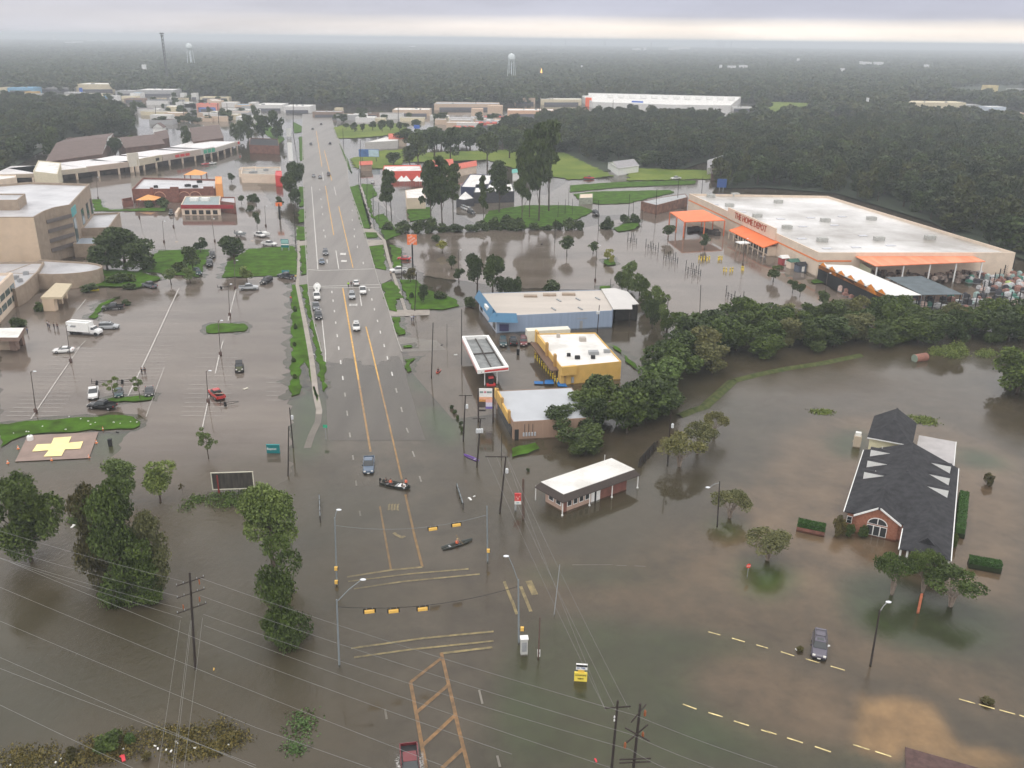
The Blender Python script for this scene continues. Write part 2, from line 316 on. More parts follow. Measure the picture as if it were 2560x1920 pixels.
for E_, s_ in ((RL, -1), (RR, 1)):
    mb = MB(); ys = [y for y in YS if y < 900]
    a = [G(lerp_edge(E_, y), y, road_z(y)) for y in ys]
    for p0, p1 in zip(a[:-1], a[1:]):
        mb.add([p0, p1, p1+Vector((s_*.25,0,0)), p0+Vector((s_*.25,0,0)), p0+Vector((0,0,.13)), p1+Vector((0,0,.13)), p1+Vector((s_*.25,0,.13)), p0+Vector((s_*.25,0,.13))], [(0,1,5,4),(1,2,6,5),(2,3,7,6),(3,0,4,7),(4,5,6,7)])
    o = mb.build('kerb', KERB); struct(o)
# side openings of the highway
ground_sheet('side_road', [('f',925,590),('f',1010,600),('f',1045,625),('f',935,622)], WALK, .1)
ground_sheet('side_road', [('f',960,690),('f',1090,690),('f',1100,730),('f',975,745)], WALK, .1)
ground_sheet('side_road', [('f',380,700),('f',440,695),('f',440,735),('f',370,745)], WALK, .1)
ground_sheet('side_road', [('f',1020,935),('f',1170,965),('f',1170,1030),('f',1080,1075)], ASPH, .1)
ground_sheet('side_road', [('f',360,1010),('f',450,990),('f',450,1070),('f',340,1085)], ASPH, .1)
ground_sheet('side_road', [('f',1140,1300),('f',1500,1290),('f',1500,1340),('f',1170,1350)], WALK, -.02)
ground_sheet('side_road', [('f',1200,1520),('f',1560,1560),('f',1640,1640),('f',1240,1659)], WALK, -.14)
GR = [
 [('f',310,1075),('f',350,1080),('f',390,1270),('f',430,1500),('f',470,1659),('j',485,130),('j',500,300),('j',528,495),('j',480,330),('j',440,190),('j',410,145),('j',385,260),('j',375,430),('j',300,450),('j',305,100),('f',305,1659)],
 [('f',385,1060),('f',440,1070),('f',470,1280),('f',520,1480),('f',570,1659),('j',598,180),('j',603,430),('j',570,350),('j',530,150),('f',510,1600),('f',440,1290)],
 [('e',1960,890),('e',2150,765),('e',2212,765),('f',320,740),('f',355,800),('f',355,1000),('f',0,1003),('e',1925,1015)],
 [('e',1370,780),('e',1815,770),('e',1725,1010),('e',1200,960)],
 [('e',1790,1430),('e',1830,1415),('e',2110,1412),('e',2133,1430),('e',2115,1480),('e',1800,1495),('e',1778,1480)],
 [('e',790,340),('e',870,338),('e',880,400),('e',960,430),('e',1430,408),('e',1430,440),('e',820,440)],
 [('e',760,1360),('e',880,1235),('e',1000,1190),('e',880,1290),('e',820,1370)],
 [('i',0,690),('i',300,662),('i',600,640),('i',1000,612),('i',1150,628),('i',1215,670),('i',1205,705),('i',1150,730),('i',950,735),('i',700,750),('i',250,780),('i',100,830),('i',0,890)],
 [('i',920,475),('i',1000,455),('i',1330,445),('i',1310,480),('i',1000,498)],
 [('f',808,232),('f',890,210),('f',930,330),('f',985,500),('f',1000,590),('f',920,590),('f',870,430)],
 [('f',905,205),('f',1000,210),('f',1050,300),('f',990,335),('f',1010,480),('f',1000,500),('f',950,320)],
 [('f',1010,490),('f',1100,460),('f',1180,560),('f',1250,640),('f',1120,690),('f',1060,560)],
 [('f',935,622),('f',1045,627),('f',1050,668),('f',940,672)],
 [('f',975,745),('f',1100,730),('f',1120,950),('f',1028,930)],
 [('f',1160,730),('f',1250,760),('f',1260,920),('f',1190,930)],
 [('f',1085,1068),('f',1185,1045),('f',1280,1190),('f',1210,1200),('f',1215,1310),('f',1140,1290)],
 [('f',1240,1030),('f',1380,1035),('f',1480,1120),('f',1720,1200),('f',1760,1260),('f',1620,1290),('f',1350,1290)],
 [('f',1170,1360),('f',1250,1355),('f',1230,1400),('f',1295,1500),('f',1215,1515)],
 [('f',1265,1605),('f',1340,1595),('f',1355,1615),('f',1280,1620)],
 [('j',1285,135),('j',1380,118),('j',1330,160),('j',1345,230),('j',1310,240)],
 [('f',370,430),('f',425,420),('f',425,530),('f',370,540)], [('f',350,570),('f',425,580),('f',430,690),('f',350,690)],
 [('f',380,740),('f',437,735),('f',437,985),('f',390,990)], [('f',370,230),('f',412,230),('f',415,400),('f',370,400)],
 [('b',370,1180),('b',400,1180),('b',410,1380),('b',380,1390)], [('b',320,1050),('b',395,1090),('b',395,1140),('b',330,1150)],
 [('b',0,1060),('b',120,1080),('b',250,1200),('b',200,1240),('b',0,1100)],
 [('b',720,1240),('b',790,1370),('b',830,1500),('b',800,1450),('b',745,1310)],
 [('f',1300,415),('f',1500,405),('f',1520,500),('f',1330,530)], [('f',2010,440),('g',100,390),('g',430,390),('g',600,400),('g',715,440),('g',620,480),('g',450,560),('g',0,590),('f',2212,600),('f',1860,560),('f',1930,560)],
 [('g',528,292),('g',710,272),('g',1370,258),('g',1400,280),('g',1000,372),('g',750,382),('g',590,352)],
 [('c',500,1600),('c',900,1572),('c',1400,1560),('c',1590,1560),('c',1580,1590),('c',900,1620),('c',500,1659)],
 [('g',870,590),('g',1000,540),('g',1110,520),('g',1070,590),('g',930,620)],
 [('g',760,1090),('g',850,1085),('g',850,1115),('g',770,1120)],
 [('g',790,860),('g',870,850),('g',895,900),('g',820,910)],
 [('k',830,0),('k',905,20),('k',1100,215),('k',1115,250),('k',1090,240),('k',920,60)],
 [('h',370,1040),('h',510,1020),('h',520,1050),('h',400,1065)],
 [('k',0,900),('k',200,850),('k',240,900),('k',0,975)],
 [('e',1200,960),('e',700,930),('e',640,1080),('e',1200,1100),('e',1400,1020)],
]
MARG = M('muddy_margin', (.05,.065,.025), .95, .3, .4, rgb2=(.15,.125,.08), det=8, spec=.1); JIT['muddy_margin'] = .9
for g_ in GR:
    ground_sheet('grass', g_, GRASS, .07); pg = [tuple((P(*t) if len(t) == 3 else G(*t))[:2]) for t in g_]
    ground_sheet('muddy_margin', [proj((q[0], q[1], 0)) for q in offset_poly(pg, -1.3)], MARG, -.045-(LAY[0]+1)*.002)
FL = [[('b',672,1100),('b',760,1080),('b',1290,1062),('b',1310,1140),('b',1100,1172),('b',900,1190),('b',705,1195)],
      [('b',815,1370),('b',1090,1300),('b',1270,1290),('b',1270,1420),('b',1090,1455),('b',860,1455)],
      [('b',1300,1300),('b',1470,1320),('b',2212,1290),('c',0,1285),('c',120,1290),('c',460,1320),('c',620,1400),('c',880,1520),('c',500,1552),('c',0,1450),('b',2000,1380),('b',1300,1400)],
      [('d',0,880),('d',380,890),('d',360,1000),('d',0,1000)], [('d',1500,800),('d',2212,800),('d',2212,870),('d',1600,860)],
      [('c',1000,1450),('c',2000,1480),('c',1900,1540),('c',1000,1560)]]
for g_ in FL: ground_sheet('field', g_, FIELD, .09)
# path beside the highway
pw = [(744,565),(746,600),(748,660),(743,712),(762,805),(776,880),(781,912),(790,990),(798,1025),(795,1055),(780,1085),(768,1120)]
o = strip('footpath', lambda y: np.interp(y, [p[1] for p in pw], [p[0] for p in pw])-np.interp(y,[560,1120],[2.5,9]), lambda y: np.interp(y, [p[1] for p in pw], [p[0] for p in pw])+np.interp(y,[560,1120],[2.5,9]), [565,600,640,680,712,760,805,850,880,912,950,990,1025,1055,1085,1120], lambda y: .16 if y < 960 else .16-(y-960)/160*.34, WALK); struct(o)
pw2 = [(900,462),(915,520),(930,572),(960,600),(972,650),(988,700),(1005,750),(1018,790)]
o = strip('footpath', lambda y: np.interp(y, [p[1] for p in pw2], [p[0] for p in pw2])-4, lambda y: np.interp(y, [p[1] for p in pw2], [p[0] for p in pw2])+4, [462,520,572,600,650,700,750,790], lambda y: .17, WALK); struct(o)
# --- markings
YEL = M('road_paint_yellow', (.62,.36,.10), .6, .2, .8); WHT = M('road_paint_white', (.62,.60,.57), .6, .15, .8); YEL2 = M('lot_paint_yellow', (.42,.34,.17), .6, .2, 1.1, rgb2=(.95,.78,.36), det=8)
MK = MB(); MKY = MB(); MKY2 = MB(); MKX = MB()
def line(mb, pts, w, z=None, dz=.06, seg=1):
    """painted line through pixel points, w metres wide"""
    pp = [fp(*t) if len(t) == 3 else t for t in pts]
    for (x0, y0), (x1, y1) in zip(pp[:-1], pp[1:]):
        n = max(1, int(abs(y1-y0)/20)) if z is None else 1
        for i in range(n):
            a0, a1 = i/n, (i+1)/n; ya, yb = y0+(y1-y0)*a0, y0+(y1-y0)*a1
            p, q_ = G(x0+(x1-x0)*a0, ya, (road_z(ya) if z is None else z)+dz), G(x0+(x1-x0)*a1, yb, (road_z(yb) if z is None else z)+dz)
            d = (q_-p); d.z = 0; d = d.normalized(); s = Vector((-d.y, d.x, 0))*w/2
            mb.sheet([p-s, q_-s, q_+s, p+s])
line(MK, [('f',480,230),('f',535,945)], .25); line(MK, [('f',560,1280),('f',600,1659),('j',600,170)], .2)
line(MK, [('f',690,780),('f',715,940)], .25); line(MK, [('f',893,1130),('f',912,1260)], .25); line(MK, [('f',675,230),('f',692,305)], .25); line(MK, [('b',575,1485),('b',582,1560)], .25)
line(MKY, [('f',600,225),('f',672,650)], .3); line(MKY, [('f',715,400),('f',838,930)], .3); line(MKY, [('b',520,1130),('b',570,1440)], .35); line(MKY, [('b',590,1300),('b',655,1560)], .35)
line(MKY, [('f',750,1105),('f',845,1659),('j',990,930)], .38); line(MKY, [('f',950,1440),('f',1005,1659),('j',1130,600),('j',1260,1170)], .32)
line(MKY, [('j',1290,1300),('j',1370,1659),('n',1190,220)], .36); line(MKY, [('j',1070,1400),('j',1115,1659),('n',965,240)], .3)
for x0,y0,x1,y1 in ((655,1130,657,1150),(665,1205,667,1225),(676,1295,679,1315),(688,1395,690,1415),(700,1505,704,1530),(713,1610,716,1640),(975,1110,979,1130),(1000,1195,1003,1215),(1022,1280,1025,1300),(1048,1380,1052,1400),(1072,1475,1077,1500),(1105,1590,1110,1615),(560,330,563,345),(568,400,571,415),(575,460,577,475),(585,600,587,615),(597,650,599,670),(613,860,616,890),(830,510,833,525),(848,590,851,605),(848,650,851,668),(875,740,878,760),(830,430,832,442),(550,250,552,262),(925,880,928,900)):
    line(MK, [('f',x0,y0),('f',x1,y1)], .28)
for x0,y0,x1,y1 in ((714,20,717,50),(730,140,734,175),(748,275,752,310),(767,420,771,455),(785,575,791,620),(808,765,815,805),(1133,105,1138,135),(1172,240,1180,275),(1208,380,1218,420),(1253,545,1264,588),(1300,725,1316,765),(1352,925,1370,975),(835,960,842,1000),(862,1180,868,1225),(895,1440,902,1485),(1412,1140,1428,1190)):
    line(MK, [('j',x0,y0),('j',x1,y1)], .26)
# crossing lines at the far junction
line(MK, [('f',450,945),('f',560,955),('f',1020,940)], .35, z=.14); line(MK, [('f',450,1095),('f',1080,1075)], .35, z=.14); line(MK, [('f',450,1107),('f',1070,1100)], .35, z=.14)
for xs in range(8): line(MK, [('f',815+xs*8,1242),('f',812+xs*8,1262)], .35)
for xs in range(4): line(MK, [('f',735+xs*12,803),('f',733+xs*12,820)], .5); line(MK, [('f',743+xs*12,865),('f',741+xs*12,880)], .5)
# near junction: stop lines and crossings under the water
line(MKY2, [('n',650,293),('n',965,243),('n',1190,222)], .4, z=-.255); line(MKY2, [('n',660,325),('n',1100,270),('n',1520,235)], .32, z=-.255); line(MKY2, [('n',700,378),('n',1050,325),('n',1600,272)], .34, z=-.255)
line(MKY2, [('n',680,803),('n',1200,730),('n',1700,682)], .34, z=-.255); line(MKY2, [('n',700,868),('n',1100,812),('n',1700,750)], .32, z=-.255); line(MKY2, [('n',1320,840),('n',1690,795)], .38, z=-.255)
line(MKX, [('n',1325,835),('n',1380,1070),('n',1450,1380),('n',1520,1659)], .42, z=-.25); line(MKX, [('n',1330,870),('n',1105,1045),('n',1150,1290),('n',1215,1659)], .42, z=-.25)
line(MKX, [('n',1375,1065),('n',1150,1260)], .45, z=-.246); line(MKX, [('n',1425,1280),('n',1190,1500)], .45, z=-.246); line(MKX, [('n',1480,1520),('n',1330,1659)], .45, z=-.246)
line(MKY2, [('n',1775,325),('n',1831,470)], .4, z=-.255); line(MKY2, [('o',0,460),('o',35,560)], .4, z=-.255); line(MKY2, [('o',62,360),('o',135,540)], .45, z=-.255); line(MKY2, [('o',118,320),('o',165,420)], .9, z=-.255)
line(MK, [('n',922,1240),('n',935,1310)], .25, z=-.25); line(MK, [('n',1595,1100),('n',1620,1200)], .25, z=-.25); line(MK, [('n',1725,1570),('n',1745,1650)], .25, z=-.25)
# turn arrow and lane word, drowned
line(MKY2, [('j',1190,1630),('j',1215,1650),('n',1040,8),('n',1060,2)], .5, z=-.255); line(MKY2, [('n',1015,-6),('n',1040,14),('n',1066,0)], .4, z=-.25)
for k_ in range(4):
    x_ = 1150+k_*25; line(MKY2, [('j',x_,1385),('j',x_-4,1435)], .3, z=-.25); line(MKY2, [('j',x_,1385),('j',x_+12,1383)], .3, z=-.246)
    if k_ % 2: line(MKY2, [('j',x_-4,1435),('j',x_+9,1433)], .3, z=-.246)
for r_, pts in (('o', ((1405,685,1490,708),(1573,730,1665,757),(1748,778,1831,802),(1222,1202,1320,1238),(1405,1262,1507,1293),(1587,1322,1695,1356),(1782,1386,1850,1408))),
                ('q', ((92,827,187,857),(270,878,368,907),(448,930,550,960),(-8,1396,60,1418),(137,1443,250,1479),(335,1505,450,1544),(610,1492,725,1528),(767,1540,882,1577),(1367,1165,1480,1197),(1508,1203,1622,1236),(1655,1243,1768,1274),(1797,1280,1840,1295)))):
    for a_ in pts: line(MKY2, [(r_, a_[0], a_[1]), (r_, a_[2], a_[3])], .17, z=-.05)
line(MK, [('o',430,206),('o',720,205)], .12, z=-.2); line(MK, [('o',745,209),('o',820,212)], .12, z=-.2); line(MK, [('o',875,213),('o',955,217)], .12, z=-.2)
# parking lot stripes
PL = MB()
line(PL, [('e',1545,1110),('e',1290,1659),('i',1105,450)], .28, z=.02); line(PL, [('e',2040,1115),('e',1970,1390)], .25, z=.02); line(PL, [('e',1930,1560),('e',1900,1659),('i',1860,255)], .25, z=.02)
line(PL, [('i',1810,430),('i',1745,740)], .22, z=.02); line(PL, [('e',740,1560),('e',640,1659)], .18, z=.02); line(PL, [('i',700,10),('i',500,300),('i',265,650)], .2, z=.02)
line(PL, [('e',740,1205),('e',665,1300)], .25, z=.02); line(PL, [('i',1420,200),('i',1260,630)], .12, z=.02)
for k_ in range(6): line(PL, [('j',92+k_*-1,295+k_*38),('j',210,295+k_*38)], .12, z=.015)
def stalls(A0, A1, B0, B1, n, w=.11):
    """n stripes between side A (A0->A1) and side B (B0->B1)"""
    a0, a1, b0, b1 = fp(*A0), fp(*A1), fp(*B0), fp(*B1)
    for i in range(n):
        t = i/(n-1); line(PL, [(a0[0]+(a1[0]-a0[0])*t, a0[1]+(a1[1]-a0[1])*t), (b0[0]+(b1[0]-b0[0])*t, b0[1]+(b1[1]-b0[1])*t)], w, z=.012)
stalls(('i',1310,60),('i',1110,430),('i',1480,60),('i',1300,420), 13); stalls(('i',1300,60),('i',1100,430),('i',1130,60),('i',900,420), 13)
stalls(('i',1890,80),('i',1770,620),('i',2060,80),('i',1960,620), 15); stalls(('i',1880,80),('i',1760,620),('i',1700,80),('i',1560,620), 15)
stalls(('i',690,40),('i',290,620),('i',880,40),('i',500,620), 18); stalls(('i',680,40),('i',280,620),('i',500,40),('i',60,620), 18)
stalls(('e',1530,1150),('e',1300,1640),('e',1700,1150),('e',1480,1640), 14); stalls(('e',1520,1150),('e',1290,1640),('e',1360,1150),('e',1110,1640), 14)
for i_ in range(14):
    u_ = 1560+i_*62; line(PL, [('g',100+i_*55,700+i_*30),('g',180+i_*55,690+i_*30)], .12, z=.012)
struct(MK.build('lane_markings', WHT)); struct(MKY.build('yellow_lane_lines', YEL)); struct(MKY2.build('pale_yellow_markings', YEL2)); struct(MKX.build('median_hatching', M('road_paint_orange', (.42,.25,.11), .6, .2, 1.0, rgb2=(.85,.48,.19), det=8)))
struct(PL.build('stall_lines', M('worn_paint', (.50,.47,.44), .6, .25, 1.5)))
# helicopter pad with its yellow cross
ground_sheet('helipad', [('i',240,790),('i',850,760),('i',770,985),('i',130,1015)], M('pad_concrete', (.27,.20,.17), .8, .12, .3), -.10)
LAY[0] += 1
ground_sheet('helipad_cross', [('i',465,810),('i',618,799),('i',592,853),('i',719,840),('i',694,903),('i',562,910),('i',532,966),('i',377,972),('i',420,918),('i',277,929),('i',318,867),('i',443,861)], M('pad_yellow', (.95,.78,.36), .6, .08, 1), .01)
hp = MB(); c_ = P('i',500,887,.16)
for i_ in range(24):
    a0, a1 = 2*math.pi*i_/24, 2*math.pi*(i_+1)/24
    hp.sheet([c_+Vector((math.cos(a0)*1.9, math.sin(a0)*1.9, 0)), c_+Vector((math.cos(a1)*1.9, math.sin(a1)*1.9, 0)), c_+Vector((math.cos(a1)*1.75, math.sin(a1)*1.75, 0)), c_+Vector((math.cos(a0)*1.75, math.sin(a0)*1.75, 0))])
hp.box(c_, (.2,1.2,.01)); hp.box(c_+Vector((.1,.5,0)), (.5,.15,.008))
struct(hp.build('helipad_ring', M('pad_red', (.62,.38,.2), .7, 0)))
# flood water: one sheet, cloudier where it is deep
def build_water():
    x0, x1, y0, y1, st = -1100, 1100, 0, 1300, 5
    nx, ny = int((x1-x0)/st)+1, int((y1-y0)/st)+1
    X, Y = np.meshgrid(np.linspace(x0, x1, nx), np.linspace(y0, y1, ny))
    D = np.full(X.shape, .14)
    def zone(pts, val):
        pg = [((P(*t) if len(t) == 3 else G(*t))) for t in pts]; pg = [(p.x, p.y) for p in pg]
        m = np.zeros(X.shape, bool); n = len(pg); j = n-1
        for i in range(n):
            xi, yi = pg[i]; xj, yj = pg[j]
            with np.errstate(divide='ignore', invalid='ignore'):
                c = ((yi > Y) != (yj > Y)) & (X < (xj-xi)*(Y-yi)/(yj-yi+1e-9)+xi)
            m ^= c; j = i
        D[m] = val
    zone([(-300,1190),(700,1150),(1100,1200),(1300,1090),(1550,860),(2560,840),(2900,1000),(3100,2200),(-800,2200)], .42)
    zone([(-300,1130),(300,1180),(830,1180),(860,1950),(-800,2200)], 1.3)
    zone([(1180,1130),(1640,1120),(1700,820),(1900,880),(2560,830),(2560,900),(2100,1010),(1950,1080),(1800,1160),(1700,1300),(1560,1360),(1350,1330),(1200,1230)], 1.0)
    zone([(1900,1000),(2560,940),(2700,1400),(2560,1650),(2000,1560),(1780,1480),(1700,1300)], .2)
    zone([('q',640,480),('q',1250,450),('q',1600,560),('q',1400,800),('q',800,700)], .3)
    zone([(900,1180),(1150,1200),(1330,1500),(1330,2100),(830,2100),(850,1400)], .2); zone([(760,780),(1010,780),(1080,1180),(830,1180)], .05); zone([('o',1200,700),('q',600,800),('q',700,1100),('q',600,1560),('o',1200,1500)], .18); zone([('q',640,1080),('q',1300,1080),('q',1900,1400),('q',1900,1800),('q',900,1750),('q',560,1500)], .04)
    for _ in range(4):
        D[1:-1, 1:-1] = (D[1:-1, 1:-1]*2+D[:-2, 1:-1]+D[2:, 1:-1]+D[1:-1, :-2]+D[1:-1, 2:])/6
    V = np.stack([X.ravel(), Y.ravel(), np.zeros(X.size)], 1)
    idx = np.arange(X.size).reshape(X.shape)
    Fc = np.stack([idx[:-1, :-1].ravel(), idx[:-1, 1:].ravel(), idx[1:, 1:].ravel(), idx[1:, :-1].ravel()], 1)
    m = bpy.data.materials.new('flood_water'); m.use_nodes = True; nt = m.node_tree; nt.nodes.clear(); N = nt.nodes.new; L = nt.links.new
    out = N('ShaderNodeOutputMaterial'); g = N('ShaderNodeNewGeometry')
    at = N('ShaderNodeAttribute'); at.attribute_name = 'depth'
    n1 = N('ShaderNodeTexNoise'); n1.inputs['Scale'].default_value = .05; n1.inputs['Detail'].default_value = 7; n1.inputs['Roughness'].default_value = .6; n1.inputs['Distortion'].default_value = .8; L(g.outputs['Position'], n1.inputs[0])
    mr = N('ShaderNodeMapRange'); mr.inputs['From Min'].default_value = .3; mr.inputs['From Max'].default_value = .7; mr.inputs['To Min'].default_value = .65; mr.inputs['To Max'].default_value = 1.4; L(n1.outputs[0], mr.inputs[0])
    mu = N('ShaderNodeMath'); mu.operation = 'MULTIPLY'; L(at.outputs['Fac'], mu.inputs[0]); L(mr.outputs[0], mu.inputs[1])
    ex = N('ShaderNodeMath'); ex.operation = 'POWER'; ex.inputs[0].default_value = .28; L(mu.outputs[0], ex.inputs[1])      # light left after the depth
    r = N('ShaderNodeValToRGB'); r.color_ramp.elements[0].color = (.064,.058,.036,1); r.color_ramp.elements[1].color = (.105,.078,.048,1); r.color_ramp.elements[0].position = .35; r.color_ramp.elements[1].position = .65
    n2 = N('ShaderNodeTexNoise'); n2.inputs['Scale'].default_value = .018; n2.inputs['Detail'].default_value = 5; L(g.outputs['Position'], n2.inputs[0]); L(n2.outputs[0], r.inputs[0])
    df = N('ShaderNodeBsdfDiffuse'); L(r.outputs[0], df.inputs[0])
    tr = N('ShaderNodeBsdfTransparent'); tr.inputs[0].default_value = (.97,.955,.92,1)
    mx = N('ShaderNodeMixShader'); L(ex.outputs[0], mx.inputs[0]); L(df.outputs[0], mx.inputs[1]); L(tr.outputs[0], mx.inputs[2])
    # ripples
    w1 = N('ShaderNodeTexNoise'); w1.inputs['Scale'].default_value = 1.6; w1.inputs['Detail'].default_value = 5; w1.inputs['Roughness'].default_value = .65
    mp = N('ShaderNodeMapping'); mp.inputs['Scale'].default_value = (1,.55,1); mp.inputs['Rotation'].default_value = (0,0,.5); L(g.outputs['Position'], mp.inputs[0]); L(mp.outputs[0], w1.inputs[0])
    w2 = N('ShaderNodeTexNoise'); w2.inputs['Scale'].default_value = .03; w2.inputs['Detail'].default_value = 3; L(g.outputs['Position'], w2.inputs[0])
    wr = N('ShaderNodeMapRange'); wr.inputs['From Min'].default_value = .42; wr.inputs['From Max'].default_value = .62; wr.inputs['To Min'].default_value = .006; wr.inputs['To Max'].default_value = .24; L(w2.outputs[0], wr.inputs[0])
    dm = N('ShaderNodeMath'); dm.operation = 'MULTIPLY'; L(wr.outputs[0], dm.inputs[0]); L(at.outputs['Fac'], dm.inputs[1])
    ds = N('ShaderNodeMath'); ds.operation = 'ADD'; ds.inputs[1].default_value = .0; L(dm.outputs[0], ds.inputs[0])
    bp = N('ShaderNodeBump'); bp.inputs['Strength'].default_value = .9; L(ds.outputs[0], bp.inputs['Distance']); L(w1.outputs[0], bp.inputs['Height'])
    gl = N('ShaderNodeBsdfGlossy'); gl.inputs['Roughness'].default_value = .05; L(bp.outputs[0], gl.inputs['Normal'])
    fr = N('ShaderNodeFresnel'); fr.inputs['IOR'].default_value = 1.46; L(bp.outputs[0], fr.inputs['Normal'])
    m2 = N('ShaderNodeMixShader'); L(fr.outputs[0], m2.inputs[0]); L(mx.outputs[0], m2.inputs[1]); L(gl.outputs[0], m2.inputs[2]); L(m2.outputs[0], out.inputs[0])
    o = npmesh('water', V, Fc, m); a = o.data.attributes.new('depth', 'FLOAT', 'POINT'); a.data.foreach_set('value', D.ravel().astype(np.float32))
    struct(o)
build_water()
# trees
LEAF = leafmat('leaves', (.020,.036,.007), (.115,.165,.034))
LEAFD = leafmat('leaves_dark', (.018,.031,.009), (.092,.130,.037)); LEAFW = leafmat('leaves_wood', (.010,.018,.007), (.060,.082,.028)); LEAFX = leafmat('leaves_wood_olive', (.020,.026,.008), (.10,.115,.034))
LEAFL = leafmat('leaves_light', (.075,.115,.028), (.20,.26,.075))
LEAFB = leafmat('leaves_brown', (.045,.042,.015), (.14,.12,.04))
LEAFY = leafmat('leaves_yellow', (.17,.18,.03), (.34,.33,.07))
LEAFC = leafmat('leaves_bronze', (.075,.085,.03), (.19,.185,.075))
BARK = M('bark', (.075,.055,.042), .9, .25, 2); BARKP = M('bark_pale', (.26,.21,.17), .9, .2, 2)
def leafcloud(rng, lobes, n, s, flat=.0):
    w = np.array([l[6] if len(l) > 6 else l[3]*l[4]*l[5] for l in lobes], float); w = w**.8; w /= w.sum()
    li = rng.choice(len(lobes), n, p=w); Lb = np.array([l[:6] for l in lobes])[li]
    d = rng.normal(size=(n, 3)); d /= np.linalg.norm(d, axis=1)[:, None]; d[:, 2] = np.where(rng.random(n) < .35, np.abs(d[:, 2]), d[:, 2])
    r = (rng.random(n)**.45)[:, None]*.5+.5; r *= 1+.10*rng.normal(size=(n, 1))
    C = Lb[:, :3]+d*r*Lb[:, 3:6]
    C[:, 2] = np.maximum(C[:, 2], .0)
    a = rng.normal(size=(n, 3)); a[:, 2] *= .7; a /= np.linalg.norm(a, axis=1)[:, None]
    b = np.cross(a, rng.normal(size=(n, 3))); b /= np.linalg.norm(b, axis=1)[:, None]
    sz = (s*(.6+.8*rng.random(n)))[:, None]
    V = np.stack([C-a*sz*.5-b*sz*.35, C+a*sz*.5-b*sz*.25, C+a*sz*.35+b*sz*.45, C-a*sz*.4+b*sz*.35], 1).reshape(-1, 3)
    Fc = np.arange(n*4).reshape(n, 4)
    lt = rng.random(len(lobes)); cell = np.floor(C/.09).astype(int); h = ((cell[:, 0]*73856093) ^ (cell[:, 1]*19349663) ^ (cell[:, 2]*83492791)) % 1000/1000.
    tone = np.clip(.35*lt[li]+.35*h+.3*rng.random(n), 0, 1)
    return V, Fc, tone
def mk_lobes(rng, kind):
    L_ = []
    if kind == 'broad':
        for i in range(16):
            a = rng.random()*6.28; rr = rng.random()**.6*.33; z = .30+rng.random()*.52; k = (1-abs(z-.55)*1.0)
            r = .12+.09*rng.random(); L_.append((math.cos(a)*rr*k, math.sin(a)*rr*k, z, r, r, r*.75))
    elif kind == 'low':
        for i in range(18):
            a = rng.random()*6.28; rr = rng.random()**.6*.36; z = .16+rng.random()*.64; k = (1-abs(z-.45)*.8)
            r = .12+.09*rng.random(); L_.append((math.cos(a)*rr*k, math.sin(a)*rr*k, z, r, r, r*.8))
    elif kind == 'pine':
        for i in range(15):
            a = rng.random()*6.28; z = .38+.58*i/15; rr = (.30*(1.08-z)+.05)*(.4+.8*rng.random()); r = .09+.07*rng.random()
            L_.append((math.cos(a)*rr, math.sin(a)*rr, z, r*1.3, r*1.3, r*.42))
    elif kind == 'column':
        for i in range(20):
            a = rng.random()*6.28; z = .05+.85*rng.random(); rr = .24*rng.random(); r = .13+.1*rng.random()
            L_.append((math.cos(a)*rr, math.sin(a)*rr, z, r*1.2, r*1.2, r*.6))
    elif kind == 'vase':
        for i in range(22):
            a = rng.random()*6.28; rr = rng.random()**.5*.38; z = .84-rr*.75-.10*rng.random(); r = .09+.06*rng.random()
            L_.append((math.cos(a)*rr, math.sin(a)*rr, z, r*1.15, r*1.15, r*.8))
    elif kind == 'street':
        for i in range(11):
            a = rng.random()*6.28; rr = rng.random()*.26; z = .36+.46*rng.random(); r = .14+.09*rng.random()
            L_.append((math.cos(a)*rr, math.sin(a)*rr, z, r, r, r*.7))
    elif kind == 'wispy':
        for i in range(12):
            a = rng.random()*6.28; rr = .12+rng.random()*.3; z = .42+.45*rng.random(); r = .07+.06*rng.random()
            L_.append((math.cos(a)*rr, math.sin(a)*rr, z, r, r, r*.7))
    elif kind == 'bush':
        for i in range(12):
            a = rng.random()*6.28; rr = rng.random()*.32; z = .1+.55*rng.random(); r = .15+.1*rng.random()
            L_.append((math.cos(a)*rr, math.sin(a)*rr, z*(1-rr*.8), r, r, r*1.1))
    return L_
def mk_trunk(rng, kind, lobes):
    mb = MB()
    if kind == 'vase':
        for i in range(6):
            a = 6.28*i/6+rng.random(); l = lobes[i*3 % len(lobes)]; m_ = (math.cos(a)*.05, math.sin(a)*.05, .22)
            mb.tube([(math.cos(a)*.015, math.sin(a)*.015, -.02), m_], .018); mb.bar(m_, l[:3], .012, .004, 5)
            mb.bar(m_, lobes[(i*3+1) % len(lobes)][:3], .009, .003, 4)
    else:
        h = {'pine': .95, 'broad': .6, 'street': .6, 'column': .8, 'wispy': .7, 'low': .5, 'bush': .4}[kind]; w = {'pine': .022, 'broad': .035, 'street': .028, 'column': .035, 'wispy': .022, 'low': .03, 'bush': .02}[kind]
        p = [Vector((0, 0, -.03)), Vector((.012, .01, h*.33)), Vector((-.008, .014, h*.66)), Vector((.01, 0, h))]
        for i in range(3): mb.bar(p[i], p[i+1], w*(1-i*.27), w*(.73-i*.27), 7)
        for l in lobes[::2]:
            z0 = min(h, max(.15, l[2]-.22)); mb.bar((0, 0, z0), l[:3], w*.35, w*.12, 4)
    return mb
TREES = {}
